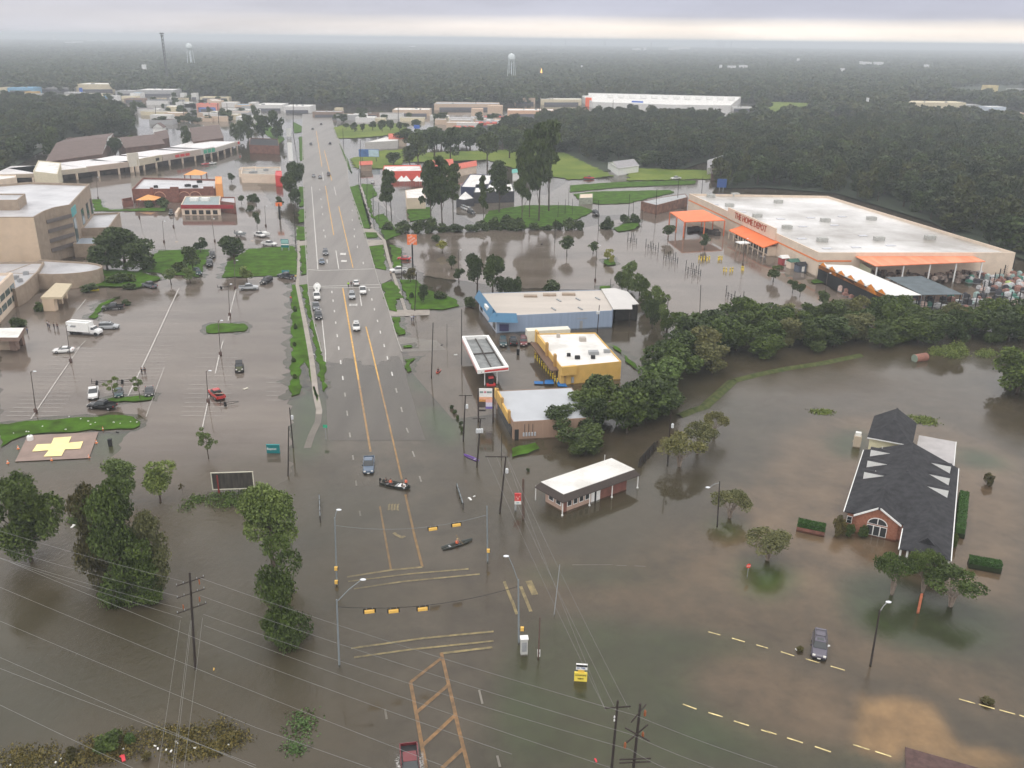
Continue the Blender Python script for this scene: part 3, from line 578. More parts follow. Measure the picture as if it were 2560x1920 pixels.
def tree_proto(kind, var, n, s, leaf):
    key = (kind, var, n, leaf.name)
    if key in TREES: return TREES[key]
    rng = np.random.default_rng(sum(map(ord, kind))*7+var*13)
    lobes = mk_lobes(rng, kind); V, Fc, tone = leafcloud(rng, lobes, n, s)
    co = npmesh('crown', V, Fc, leaf, tone); cm = co.data; bpy.data.objects.remove(co)
    to = mk_trunk(rng, kind, lobes).build('trunk', BARKP if kind == 'vase' else BARK); tm = to.data; bpy.data.objects.remove(to)
    TREES[key] = (cm, tm); return TREES[key]
TCOUNT = [0]
SPEC = {'broad': (5200,.040), 'low': (5200,.042), 'pine': (3000,.045), 'column': (6500,.034), 'vase': (4200,.030), 'street': (1500,.062), 'wispy': (900,.05), 'bush': (1300,.085)}
def tree(kind, name, label, cat, loc, H, W, leaf, group=None, dense=1.0, z0=0):
    TCOUNT[0] += 1; n, s = SPEC[kind]; lod = 'n' if dense >= 1 else 'f'
    n = int(n*dense); s = s/math.sqrt(dense)
    cm, tm = tree_proto(kind, TCOUNT[0] % 4, n, s, leaf)
    o = empty(name, loc, random.random()*6.28, label, cat, group); o.scale = (W, W, H)
    for nm, me in (('crown', cm), ('trunk', tm)):
        c = bpy.data.objects.new(nm, me); COL.objects.link(c); c.parent = o
    return o
def T(kind, r, u, v, vt, wu, leaf, name, label, cat='tree', group=None, dense=1.0):
    """tree with its foot at region pixel (u,v), its top at row vt and wu pixels wide"""
    x, y = fp(r, u, v); _, yt = fp(r, u, vt); s = .34954 if r in 'mnoq' else .28933
    H = max(.8, hgt(x, y, yt)); W = wu*s*mpp(x, y)*(.86 if kind in ('low', 'bush') else 1)
    return tree(kind, name, label, cat, G(x, y, 0), H*1.03, W*1.05, leaf, group, dense)
# near trees
T('low','a',78/.28933,1400/.28933,1178/.28933,205/.28933,LEAF,'broadleaf_tree','big dark rounded tree standing in flood water at the left edge of the picture', dense=2.4)
T('column','a',252/.28933,1462/.28933,1200/.28933,108/.28933,LEAFB,'broadleaf_tree','dark brownish tree on the left side of the big flooded clump', group='clump of flooded trees', dense=1.6)
T('column','a',318/.28933,1502/.28933,1205/.28933,160/.28933,LEAF,'broadleaf_tree','tall dark vine covered tree filling the middle of the flooded clump', group='clump of flooded trees', dense=1.8)
T('column','a',392/.28933,1490/.28933,1262/.28933,108/.28933,LEAFC,'broadleaf_tree','rusty brown leaved tree on the right side of the flooded clump', group='clump of flooded trees', dense=1.6)
T('column','a',375/.28933,1500/.28933,1330/.28933,130/.28933,LEAF,'vine_covered_tree','lower green vine covered tree at the front right of the flooded clump', group='clump of flooded trees', dense=1.6)
T('street','i',1095,1360,975,390,LEAFL,'willow_tree','bright green rounded young tree behind the flooded clump, left one of the pair', group='pair of bright young trees', dense=3)
T('street','i',1385,1365,985,390,LEAFL,'willow_tree','bright green rounded young tree behind the flooded clump, right one of the pair', group='pair of bright young trees', dense=3)
T('broad','a',685/.28933,1425/.28933,1218/.28933,170/.28933,LEAFL,'broadleaf_tree','light green open crowned tree just right of the empty billboard', dense=2.2)
T('column','a',708/.28933,1600/.28933,1345/.28933,150/.28933,LEAF,'vine_covered_tree','tall green vine draped tree beside the near end of the highway', dense=1.8)
T('wispy','i',1803,985,728,215,LEAFL,'young_tree','small airy light green tree standing alone in the flooded parking lot', dense=2)
T('wispy','i',1210,478,275,145,LEAFL,'young_tree','small light green tree on the grass island between the parked cars, right one', group='young trees on the parking island', dense=1.5)
T('wispy','i',985,470,285,160,LEAFL,'young_tree','small light green tree leaning on the grass island between the parked cars, left one', group='young trees on the parking island', dense=1.5)
T('wispy','i',1580,1290,1195,60,LEAFB,'bush','small half drowned twiggy bush right of the bright young trees','bush')
T('vase','k',1445,1060,735,400,LEAFC,'crape_myrtle','largest of the three spreading trees flooded beside the bayou pole', group='spreading trees by the bayou')
T('vase','k',1600,950,620,320,LEAFC,'crape_myrtle','middle of the three spreading trees flooded beside the bayou pole', group='spreading trees by the bayou')
T('vase','k',1745,800,545,225,LEAFC,'crape_myrtle','smallest and farthest of the three spreading trees by the bayou pole', group='spreading trees by the bayou')
T('vase','k',1880,1500,1230,370,LEAFC,'crape_myrtle','spreading multi stemmed tree in the water beside the thin street light')
T('vase','a',1919/.28933,1400/.28933,1312/.28933,122/.28933,LEAFC,'crape_myrtle','spreading tree standing in green shallows between the clinic and the brick building')
T('vase','q',885,415,60,300,LEAF,'crape_myrtle','left one of three leafy trees in front of the dark roofed brick building', group='trees before the brick building')
T('vase','q',1105,400,45,310,LEAF,'crape_myrtle','middle dense tree of the three in front of the dark roofed brick building', group='trees before the brick building', dense=1.6)
T('vase','q',1305,500,185,410,LEAF,'crape_myrtle','right widest of three leafy trees in front of the dark roofed brick building', group='trees before the brick building')
for a_ in (('l',615,1648,1440,150,LEAFB,'brownish shrub at the left corner of the brick gable'),('l',700,1645,1530,130,LEAF,'low green shrub under the small window of the brick building'),('l',815,1645,1530,135,LEAF,'round green shrub left of the arched window'),('l',1090,1650,1560,140,LEAF,'round green shrub right of the arched window')):
    T('bush',*a_[:6],'shrub',a_[6],'shrub','shrubs before the brick gable', dense=1.5)
T('bush','l',1908,1215,1085,115,LEAFB,'potted_shrub','drab shrub in a dark tub standing in the flood right of the brick building','shrub')
T('bush','q',1330,80,-60,60,LEAF,'clipped_shrub','narrow clipped shrub against the right wall of the brick building','shrub')
T('low','l',2150,420,-30,560,LEAF,'broadleaf_tree','large dark green tree clump at the right edge above the pond')
T('bush','l',2200,330,30,330,LEAFD,'broadleaf_tree','dark bushy tree at the far right edge beside the pond', dense=2)
# pole side and forecourt planting
for u_, v_ in ((1690,560),(1715,600),(1740,645),(1770,700),(1785,755)): T('bush','j',u_,v_,v_-45,48,LEAFD,'hedge_shrub','small dark shrub in the flooded row beside the wooden pole','shrub','row of hedge shrubs',dense=.6)
# left middle ground
for a_ in (('broad',1080,930,540,420,LEAFD,'tallest dark oak beside the pale hospital building'),('low',930,960,660,380,LEAFD,'dark oak spreading against the hospital wall'),('low',1240,955,690,400,LEAFD,'dark oak at the lawn side of the hospital clump'),
           ('street',1672,960,735,210,LEAFD,'dark tree on the narrow end of the left lawn'),('street',1735,800,672,150,LEAFD,'small dark crown behind the tree at the lawn end'),('broad',2030,900,655,260,LEAFD,'dark tree on the left corner of the bright lawn')):
    T(a_[0],'e',*a_[1:6],'oak_tree',a_[6],'tree',None,.7)
for a_ in (('street',1480,1075,930,160,LEAFL,'light green tree at the kerb behind the big parking lot, left one'),('street',1645,1060,930,150,LEAFL,'light green tree at the kerb behind the big parking lot, right one'),('street',2135,1060,912,140,LEAFL,'light green small tree on the front edge of the bright lawn'),('street',2000,190,108,75,LEAFD,'little round tree behind the red roofed diner'),('street',2088,380,300,75,LEAFD,'little dark tree at the right of the red roofed diner')):
    T(a_[0],'e',*a_[1:6],'street_tree',a_[6],'tree',None,1)
for a_ in ((460,1075,980,260,LEAFB,'brownish bush behind the tan entrance canopy'),(720,1060,945,220,LEAFB,'brownish bush in the planting bed by the hospital'),(860,1050,940,200,LEAFB,'bush in the planting bed left of the oaks'),(1000,1060,950,200,LEAF,'green bush in the bed under the oaks'),(1130,1050,960,160,LEAF,'small green bush at the bed corner'),(1550,960,860,180,LEAFD,'dark bush behind the light kerb trees'),
           (350,1300,1190,130,LEAF,'bush beside the tan entrance canopy'),(170,1440,1330,170,LEAF,'bush growing at the foot of the office wall'),(760,1130,1055,200,LEAFD,'dark clipped hedge left part near the parking edge'),(1130,1110,1055,160,LEAFD,'dark clipped hedge right part near the parking edge'),(1280,400,325,140,LEAFD,'bush under the orange awning of the brick restaurant'),(1410,410,305,130,LEAFD,'dark bush right of the orange awning'),
           (2170,355,278,110,LEAFD,'dark round bush behind the diner parking'),(2160,440,375,90,LEAFD,'dark round bush in front of the diner parking'),(1080,1250,1190,120,LEAFD,'low bush on the curved parking bed'),(930,1290,1230,100,LEAFD,'low bush on the slim parking bed'),(2000,830,760,90,LEAFD,'bush under the lawn corner tree')):
    T('bush','e',*a_[:5],'bush',a_[5],'bush',None,.8)
for a_ in (('b','broad',350,1690,1370,190,LEAFD,'tall dark tree on the left roadside, farthest of the row'),('f','broad',300,330,130,170,LEAFD,'dark roadside tree left of the highway, middle of the row'),('f','broad',345,410,230,120,LEAFD,'dark roadside tree left of the highway, nearest of the row'),('f','street',210,410,310,85,LEAFD,'small dark round tree next to the orange sign on a pole'),('f','street',5,400,285,80,LEAFD,'small tree in the wet lot left of the orange pole sign'),('f','street',10,590,440,70,LEAFD,'small dark tree beside the parked boats'),
           ('f','street',1610,800,690,120,LEAFY,'yellow green tree beside the flooded store lot'),('f','street',1690,940,820,105,LEAFD,'small dark tree standing on a green islet in the store lot'),('f','bush',1560,700,630,100,LEAFD,'dark bush below the hedge by the orange square sign'),('f','broad',1912,1130,795,230,LEAFD,'dark open tree behind the blue walled building, left one'),('f','broad',2045,1170,800,250,LEAFD,'dark open tree behind the blue walled building, right one'),
           ('f','street',1335,1060,935,140,LEAFB,'brown green tree at the corner beside the white pickup'),('f','low',1445,1230,1070,130,LEAFD,'dark tree on the verge right of the far junction'),('f','street',1755,1060,930,110,LEAFD,'dark tree at the lot corner left of the open trees'),
           ('g','street',475,830,645,165,LEAFD,'dark round tree with two trunks in the flooded store lot'),('g','street',700,810,700,115,LEAF,'dull green small tree in the flooded store lot'),('g','street',825,870,765,110,LEAFY,'yellow green small tree on an islet in the store lot'),('g','street',862,905,820,60,LEAFY,'tiny yellow green tree beside the slightly larger yellow one'),
           ('g','street',1348,690,552,150,LEAFD,'dark tree near the orange loading canopy'),('g','street',1665,770,638,105,LEAFD,'small round tree in front of the store entrance'),('h','street',45,1050,905,155,LEAFD,'dark tree in the store lot near the green shed'),('h','street',210,1145,1030,110,LEAFD,'small tree of a pair on a green islet, left one'),('h','street',275,1180,1058,100,LEAFD,'small tree of a pair on a green islet, right one'),('h','street',480,1260,1130,150,LEAFD,'dark tree before the garden fence'),
           ):
    T(a_[1],a_[0],*a_[2:7],'street_tree' if a_[1] == 'street' else 'broadleaf_tree',a_[7],'tree',None,.8)
for i_, a_ in enumerate(((340,1315,1240,45),(345,1465,1395,50),(335,1612,1560,42))): T('bush','f',*a_,LEAFD,'roadside_shrub','small dark shrub on the grass strip beside the parking lot','shrub','shrubs on the roadside strip',.4)
for a_ in ((325,160,100,50),(335,300,245,55)): T('bush','j',*a_,LEAFD,'roadside_shrub','small dark shrub on the grass strip beside the parking lot','shrub','shrubs on the roadside strip',.4)
# bushes behind the blue building and the dense clump at its right end
for a_ in (('g',360,1135,1005,250,'bushy growth behind the blue walled building, middle'),('g',20,1155,980,150,'bushy growth behind the blue walled building, left'),('f',2160,1150,980,190,'rounded bush behind the blue walled building roof corner'),('f',1850,1265,1155,140,'dark bush at the left corner of the blue mansard roof'),('f',1340,1190,1125,75,'low bush on the verge right of the footpath'),('f',1600,1200,1110,150,'grey green bush on the verge above the white lettering')):
    T('bush',*a_[:5],LEAFD,'bush',a_[5],'bush',None,1)
for i_, a_ in enumerate(((1000,1130,870,210,LEAFL),(950,1120,960,170,LEAF),(1100,1170,985,210,LEAF),(1160,1320,1130,190,LEAF),(1270,1340,1085,230,LEAFL),(1210,1450,1190,200,LEAFD),(1340,1500,1270,160,LEAF))):
    T('low','g',*a_,'broadleaf_tree','bushy tree in the clump at the right end of the blue building','tree','tree clump beside the blue building',.7)
# pines and hedge right of the highway
PN = [('f',1170,490,105,190),('f',1130,490,85,150),('f',1510,590,10,240),('f',1610,590,-40,280),('f',1705,500,40,200),('f',1965,560,140,120),('f',2100,455,10,260),('g',232,530,-330,330),('g',318,445,-330,330),('g',85,565,-110,190),('g',150,500,-250,200)]
for a_ in PN: T('pine',*a_,LEAFD,'pine_tree','tall dark pine in the stand between the highway and the hedge','tree','pines behind the hedge',1)
for i_, a_ in enumerate((('f',1150,600,505,160),('f',1260,625,505,180),('f',1400,625,485,180),('f',1510,625,465,160),('f',1620,620,520,170),('f',1740,615,530,170),('f',1860,615,540,160),('f',1960,605,500,160),('f',2060,600,460,190),('f',2180,600,450,170),('g',60,605,475,170),('g',200,600,530,150),('g',310,600,540,130),('g',400,600,500,120),('g',500,600,478,150),('g',580,600,495,130),('g',825,590,448,160),('g',980,545,455,120),('g',1060,545,440,110))):
    T('bush',*a_,LEAFD,'hedge_bush','dark hedge bush along the north edge of the store lot','bush','hedge along the store lot',.8)
for a_ in ((1400,1450,1120,220),(1540,1350,1090,220),(1680,1400,1080,200),(1850,1300,1140,220),(2000,1430,1120,220),(2130,1300,1080,170),(1190,1430,1305,160),(1330,1440,1250,160),(1600,1300,1110,180),(1750,1290,1120,180),(1290,1260,1100,190),(1450,1270,1110,200),(1560,1240,1080,190),(1680,1250,1090,190),(1820,1240,1080,200),(1950,1260,1090,200),(2080,1230,1070,190),(2190,1370,1130,200),(2260,1300,1100,200),(2370,1340,1110,210),(2510,1330,1090,220),(2290,1440,1200,180)):
    T('broad','b',*a_,LEAFD,'broadleaf_tree','dark broad tree in the grove behind the pines','tree','grove behind the pines',.5)
for a_ in ((850,1145,1050,75),(920,1140,1065,70),(1010,1130,1040,90),(1090,1140,1030,100),(1160,1130,1030,90),(1240,1130,1050,80),(780,1120,1060,60),(1380,1130,1030,130),(1300,1110,1060,80)):
    T('broad','b',*a_,LEAFD,'young_tree','small dark tree in the loose row on the far green verge','tree','trees on the far verge',.3)
for a_ in (('a',450,1345,1085,240),('a',1000,1340,1180,150),('a',1130,1300,1160,130),('a',1615,1280,1080,100),('b',180,1195,945,190),('b',60,1195,985,190),('a',2060,1230,1030,150),('a',2150,1210,980,150),('a',1390,1070,1000,170),('a',1660,1060,1010,160),('a',1960,1040,990,130),('a',860,905,795,90),('a',960,905,815,95),('a',350,905,840,50),('a',1160,980,860,70),('a',220,890,840,50),('b',0,1050,900,110),('a',1890,890,830,70)):
    T('low',*a_,LEAFD,'broadleaf_tree','dark broad tree among the roofs beyond the shopping strip','tree','trees among the far roofs',.5)
# ---- masses of trees: the ones that show largest are things of their own, the rest one canopy
def px_fill(poly, step, jitter=.45, seed=1, hmin=0):
    """points of a jittered grid (step metres) whose ground pixel lies in poly"""
    rng = random.Random(seed); g = [G(*p) for p in poly]; x0, x1 = min(p.x for p in g), max(p.x for p in g); y0, y1 = min(p.y for p in g), max(p.y for p in g)
    out = []; y = y0; pg = [(p.x, p.y) for p in g]
    while y < y1:
        x = x0+rng.random()*step
        while x < x1:
            q_ = (x+rng.uniform(-1, 1)*step*jitter, y+rng.uniform(-1, 1)*step*jitter)
            if inpoly(q_[0], q_[1], pg): out.append(q_)
            x += step
        y += step
    return out
belt = [(1350,1125),(1340,1085),(1480,1015),(1610,1000),(1670,900),(1700,835),(1900,795),(2150,800),(2580,815),(2580,868),(2330,872),(2100,868),(1950,885),(1800,925),(1690,1000),(1620,1075),(1500,1130)]
for (x, y) in px_fill(belt, 6.0, seed=3):
    px_, py_ = proj((x, y, 0)); near = (px_ < 1700); H = random.uniform(6.5, 10)*(.55 if px_ < 1470 else 1 if px_ < 1900 else .9)
    lf, ad = random.choice(((LEAF,'mid green'),(LEAF,'mid green'),(LEAFD,'dark green'),(LEAFD,'dark green'),(LEAFC,'bronze green'))); W = random.uniform(7, 12)
    tree('low', 'bayou_tree', '%s %s tree in the %s part of the belt along the bayou' % ('wide' if W > 9.5 else 'narrow', ad, 'left' if px_ < 1700 else 'middle' if px_ < 2130 else 'right'), 'tree', (x, y, 0), H, W, lf, 'tree belt along the bayou', .7)
tree('low', 'bayou_tree', 'bright green bushy tree at the bend of the bayou belt behind the yellow building', 'tree', P('k',1290,500,0), 9.5, 13, leafmat('leaves_bright', (.04,.075,.018), (.13,.19,.045)))
def canopy_tree_mesh(var, leaf, n=420, s=.13):
    rng = np.random.default_rng(500+var); lobes = mk_lobes(rng, 'low' if var % 3 else 'broad'); V, Fc, tone = leafcloud(rng, lobes, n, s)
    o = npmesh('crown', V, Fc, leaf, tone); me = o.data; bpy.data.objects.remove(o); return me
woods = [(1240,360),(1240,338),(1320,318),(1450,300),(1700,300),(1860,318),(2000,330),(2200,305),(2330,322),(2620,340),(2700,700),(2400,590),(2330,555),(2200,515),(2090,482),(1900,468),(1790,470),(1810,440),(1850,425),(1760,405),(1700,425),(1560,425),(1480,430),(1400,388),(1300,372)]
clearW = [[fp('c',*p) for p in ((780,1400),(1120,1400),(1120,1490),(800,1480))], [fp('c',*p) for p in ((1650,1390),(2010,1390),(2010,1500),(1650,1500))], [fp('c',*p) for p in ((0,1290),(460,1320),(700,1400),(880,1520),(500,1560),(0,1450))]]
pts = [p for p in px_fill(woods, 10.5, seed=5) if not any(inpoly(*proj((p[0], p[1], 0)), c) for c in clearW)]
leftw = [(0,330),(0,262),(90,262),(200,262),(320,285),(325,335),(170,350),(90,385),(0,440)]
pts2 = px_fill(leftw, 11, seed=6)
pts.sort(key=lambda p: p[0]**2+p[1]**2)
CANV = [(canopy_tree_mesh(i, lf, 1500, .07), lf) for i, lf in enumerate((LEAFW, LEAFX, LEAFW, LEAFW, LEAFX, LEAFD, LEAFW))]
CANT = MB().bar((0,0,-.02), (0,0,.5), .03, .015, 6).build('trunk', BARK); CANTM = CANT.data; bpy.data.objects.remove(CANT)
ground_sheet('woodland_floor', woods, WOODG, .02); ground_sheet('woodland_floor', leftw, WOODG, .02)
def wood_tree(x, y, label, group, i, hs=1):
    o = empty('wood_tree', (x, y, 0), random.random()*6.28, label, 'tree', group); h = random.uniform(8, 17)*hs; w = random.choice((random.uniform(8, 13), random.uniform(12, 20)))*hs; o.scale = (w, w, h)
    for nm, me in (('crown', CANV[i % len(CANV)][0]), ('trunk', CANTM)):
        c = bpy.data.objects.new(nm, me); COL.objects.link(c); c.parent = o
allw = [(x*x+y*y, x, y, 0) for x, y in pts]+[(x*x+y*y, x, y, 1) for x, y in pts2]; allw.sort()
for d_, x, y, k in allw[:300]:
    if k: wood_tree(x, y, 'dark leafy tree in the small wood at the left edge behind the shopping strip', 'wood behind the shopping strip', random.randrange(7), .95)
    else: i = random.randrange(7); wood_tree(x, y, '%s tree in the wood behind the %s of the orange trimmed store' % (('dark','olive','dark','dark','olive','fresh green','dark')[i], 'far end' if x < 100 else 'middle' if x < 150 else 'near end' if x < 190 else 'right side yard'), 'dense wood behind the store', i)
# far canopy: geometry-node instances on one object, for a wood nobody could count
def gn_scatter(name, P3, S3, protos, label):
    me = bpy.data.meshes.new(name); me.vertices.add(len(P3)); me.vertices.foreach_set('co', np.asarray(P3, np.float32).ravel())
    a = me.attributes.new('sc', 'FLOAT_VECTOR', 'POINT'); a.data.foreach_set('vector', np.asarray(S3, np.float32).ravel())
    o = bpy.data.objects.new(name, me); COL.objects.link(o)
    pc = bpy.data.collections.new('tree_kinds')
    for m in protos: pc.objects.link(bpy.data.objects.new('tree_kind', m))
    ng = bpy.data.node_groups.new('scatter', 'GeometryNodeTree'); ng.interface.new_socket('Geometry', in_out='INPUT', socket_type='NodeSocketGeometry'); ng.interface.new_socket('Geometry', in_out='OUTPUT', socket_type='NodeSocketGeometry')
    N = ng.nodes.new; L = ng.links.new; gi = N('NodeGroupInput'); go = N('NodeGroupOutput'); ip = N('GeometryNodeInstanceOnPoints'); ci = N('GeometryNodeCollectionInfo')
    ci.inputs['Collection'].default_value = pc; ci.inputs['Separate Children'].default_value = True
    ip.inputs['Pick Instance'].default_value = True
    na = N('GeometryNodeInputNamedAttribute'); na.data_type = 'FLOAT_VECTOR'; na.inputs['Name'].default_value = 'sc'
    rv = N('FunctionNodeRandomValue'); rv.data_type = 'INT'; rv.inputs[4].default_value = 0; rv.inputs[5].default_value = len(protos)-1
    rr = N('FunctionNodeRandomValue'); rr.data_type = 'FLOAT_VECTOR'; rr.inputs[0].default_value = (0,0,0); rr.inputs[1].default_value = (0,0,6.28)
    L(gi.outputs[0], ip.inputs['Points']); L(ci.outputs[0], ip.inputs['Instance']); L(rv.outputs[2], ip.inputs['Instance Index']); L(rr.outputs[0], ip.inputs['Rotation']); L(na.outputs[0], ip.inputs['Scale']); L(ip.outputs[0], go.inputs[0])
    md = o.modifiers.new('scatter', 'NODES'); md.node_group = ng
    return tag(o, kind='stuff')
FARP = [canopy_tree_mesh(20+i, lf, 170, .20) for i, lf in enumerate((LEAFW, LEAFW, LEAFX, LEAFW, LEAFX, LEAFD))]
MIDP = [m for m, _ in CANV]
P3 = [(x, y, 0) for _, x, y, k in allw[300:]]; S3 = []
for _ in P3: w = random.uniform(11, 17); S3.append((w, w, random.uniform(10, 16)))
gn_scatter('woodland_canopy', P3, S3, MIDP, '')
# clearings in the far country (pixels): shopping parks, yards, fields
CLR = [[fp('a',*p) for p in ((-50,790),(650,795),(690,770),(1010,770),(1010,800),(1600,815),(1990,860),(2212,930),(2212,1100),(-50,1100))],
       [fp('b',*p) for p in ((0,940),(480,960),(770,1000),(860,1005),(1180,1000),(1190,975),(1520,975),(1530,925),(2230,915),(2212,1200),(0,1200))],
       [fp('c',*p) for p in ((-10,910),(600,880),(620,850),(1980,880),(2200,915),(2000,990),(1990,1040),(1200,1010),(600,1020),(0,1200))],
       [fp('d',*p) for p in ((-30,870),(380,880),(370,1010),(-30,1040))], [fp('d',*p) for p in ((1080,885),(1830,895),(1830,960),(2212,950),(2230,1060),(1700,1020),(1350,1010),(1150,960))], [fp('d',*p) for p in ((1450,760),(2230,740),(2230,870),(1620,850))],
       ]
rngf = np.random.default_rng(11); P3 = []; S3 = []
def far_ring(y0, y1, step, hh, ww):
    y = y0
    while y < y1:
        xm = y*.72+250; n = int(2*xm/step)
        for x in (np.linspace(-xm, xm, n)+rngf.uniform(-.5, .5, n)*step):
            yy = y+rngf.uniform(-.5, .5)*step; px_, py_ = proj((x, yy, 0))
            if not (-150 < px_ < 2710) or any(inpoly(px_, py_, c) for c in CLR): continue
            if y > 2400 and rngf.random() < .06: continue
            P3.append((x, yy, .2)); w = ww*rngf.uniform(.8, 1.35); S3.append((w, w, hh*rngf.uniform(.7, 1.2)))
        y += step
# between the wood and the far shops, then on to the horizon
px_lim = [fp('d',*p) for p in ((0,1000),(2300,940),(2300,1150),(0,1120))]
far_ring(1010, 2300, 12.5, 14, 15)
far_ring(2300, 4200, 22, 14, 26)
far_ring(4200, 9000, 48, 14, 58)
for poly, seed in (([(1880,345),(1880,285),(2060,292),(2060,345)],21),([(2560,318),(2330,312),(2200,300),(2040,285),(1930,262),(1930,238),(2250,238),(2260,268),(2420,290),(2560,300)],22),([(0,300),(0,1),(1,1)],23)):
    for x, y in px_fill(poly, 12.5, seed=seed):
        if any(inpoly(*proj((x, y, 0)), c) for c in CLR): continue
        P3.append((x, y, 0)); w = random.uniform(12, 18); S3.append((w, w, random.uniform(10, 15)))
gn_scatter('far_forest', P3, S3, FARP, '')
print('far instances', len(P3), 'wood', len(pts), 'left', len(pts2))
# haze: the air itself
hz = MB(); hz.box((0, 10500, 38), (36000, 25500, 80)); hzm = bpy.data.materials.new('haze_air'); hzm.use_nodes = True; nt = hzm.node_tree; nt.nodes.clear()
ho = nt.nodes.new('ShaderNodeOutputMaterial'); hv = nt.nodes.new('ShaderNodeVolumePrincipled'); hv.inputs['Color'].default_value = (.86,.93,1,1); hv.inputs['Density'].default_value = .00026; hv.inputs['Anisotropy'].default_value = 0
nt.links.new(hv.outputs[0], ho.inputs['Volume']); tag(hz.build('haze', hzm), kind='stuff')
# buildings
CREAM = M('cream_stucco', (.68,.56,.45), .85, .06, .4); TAN = M('tan_brick', (.33,.26,.20), .85, .12, .5); TANW = M('sandy_stucco', (.58,.45,.33), .85, .06, .3)
BRICK = M('red_brick', (.27,.105,.065), .85, .3, 3, rgb2=(.36,.16,.10)); BRICK2 = M('old_red_brick', (.20,.085,.065), .85, .2, 1)
WROOF = M('white_roof_membrane', (.60,.585,.55), .5, .06, .22, rgb2=(.84,.83,.81), det=8); GROOF = M('wet_grey_roof', (.38,.38,.40), .3, .25, .1, rgb2=(.58,.58,.60), spec=.6); MROOF = M('metal_sheet_roof', (.48,.49,.51), .4, .1, .4, stretch=(3,.1,1,.2))
TRIM = M('white_trim', (.80,.80,.78), .5, .04, 2); ORG = M('orange_metal', (.85,.19,.05), .5, .08, .3); ORGW = M('orange_trim', (.80,.24,.08), .6, .05, 1); GLASS = M('dark_glass', (.03,.035,.04), .1, 0, spec=.8)
SHING = M('charcoal_shingle', (.026,.026,.029), .85, .15, .9, rgb2=(.050,.050,.055), det=9, spec=.2); BROOF = M('brown_shingle', (.14,.10,.09), .85, .12, .3); RROOF = M('red_tile_roof', (.55,.13,.09), .7, .1, .5); METAL = M('grey_metal', (.30,.31,.32), .5, .1, 1)
DARK = M('dark_opening', (.02,.02,.022), .8, 0); WOOD = M('dark_pole_wood', (.035,.026,.022), .85, .2, 2); GALV = M('galvanised_steel', (.22,.25,.27), .45, .05, 2); BLUEW = M('blue_sheet_wall', (.27,.34,.46), .6, .06, .4, stretch=(4,4,.2)); BLUER = M('blue_metal_roof', (.05,.17,.30), .4, .08, .6, stretch=(6,1,1))
YELW = M('ochre_wall', (.66,.42,.12), .8, .06, .5); YELP = M('yellow_paint', (.80,.60,.07), .6, .05, 1); REDP = M('red_paint', (.60,.05,.05), .5, .05, 1); TEAL = M('teal_sign', (.0,.16,.17), .5, .04, 1); BLK = M('black_paint', (.012,.012,.013), .5, 0); PINKR = M('faded_pink', (.65,.35,.33), .6, .08, 1)
def part(name, mb, mat, root, smooth=False):
    """mesh built in world coordinates, made a child of an unrotated root"""
    o = mb.build(name, mat, root, smooth); l = root
    off = Vector((0,0,0))
    while l: off += l.location; l = l.parent
    for v in o.data.vertices: v.co -= off
    return o
def xy(pts, z): return [(p.x, p.y) for p in (P(*t, z) if len(t) == 3 else G(*t, z) for t in pts)]
def rect(A, B, C): return [A, B, C, (A[0]+C[0]-B[0], A[1]+C[1]-B[1])]
def flat(name, label, cat, poly, H, wall, roof, par=.5, group=None, th=.35, rec=None, zb=-.6, hv=0, hvm=None, seed=0):
    c = Vector((sum(p[0] for p in poly)/len(poly), sum(p[1] for p in poly)/len(poly), 0)); o = empty(name, c, 0, label, cat, group)
    inn = offset_poly(poly, th); mb = MB(); n = len(poly); a = sum(poly[i][0]*poly[(i+1)%n][1]-poly[(i+1)%n][0]*poly[i][1] for i in range(n))
    if a < 0: poly = poly[::-1]; inn = inn[::-1]
    vs = [(p[0], p[1], z) for z, pl in ((zb, poly), (H, poly), (H, inn), (H-par, inn)) for p in pl]
    mb.add(vs, [(k*n+i, k*n+(i+1)%n, (k+1)*n+(i+1)%n, (k+1)*n+i) for k in range(3) for i in range(n)]); part('wall', mb, wall, o)
    r = MB(); r.sheet([(p[0], p[1], H-par+.02) for p in offset_poly(poly, th-.05)]); rf = part('roof', r, roof, o)
    rg = random.Random(seed+len(label))
    for _ in range(hv):
        i = rg.randrange(n); a0 = Vector(poly[i]); cc = Vector((c.x, c.y)); q_ = cc.lerp(a0, rg.uniform(.15, .6)); m = MB(); s = rg.uniform(1.2, 2.4); m.box((q_.x, q_.y, H-par+.5), (s, s*.8, 1), rg.random()); m.box((q_.x, q_.y, H-par+1.06), (s*.6, s*.5, .12), rg.random())
        part('roof_unit', m, hvm or METAL, o)
    return o
def wallbox(A, B, s0, s1, z0, z1, d=.06, out=1):
    """box standing proud of the wall A->B between fractions s0,s1; outside is to the right of A->B"""
    A, B = Vector(A[:2]), Vector(B[:2]); a, b = A.lerp(B, s0), A.lerp(B, s1); n = (B-A).normalized(); n = Vector((n.y, -n.x))*out
    mb = MB(); mb.prism([tuple(a-n*.02), tuple(b-n*.02), tuple(b+n*d), tuple(a+n*d)], z0, z1, bot=True); return mb
def windows(root, A, B, n, z0, z1, f0=.04, f1=.96, gap=.3, mat=None, frame=None, out=1, name='window', d=.08):
    for i in range(n):
        w = (f1-f0)/n; s0 = f0+i*w+w*gap/2; s1 = f0+(i+1)*w-w*gap/2; wd = part(name, wallbox(A, B, s0, s1, z0, z1, d, out), frame or mat or GLASS, root)
        if frame: e = (s1-s0)*.12; part('pane', wallbox(A, B, s0+e, s1-e, z0+(z1-z0)*.12, z1-(z1-z0)*.12, d+.03, out), mat or GLASS, wd)
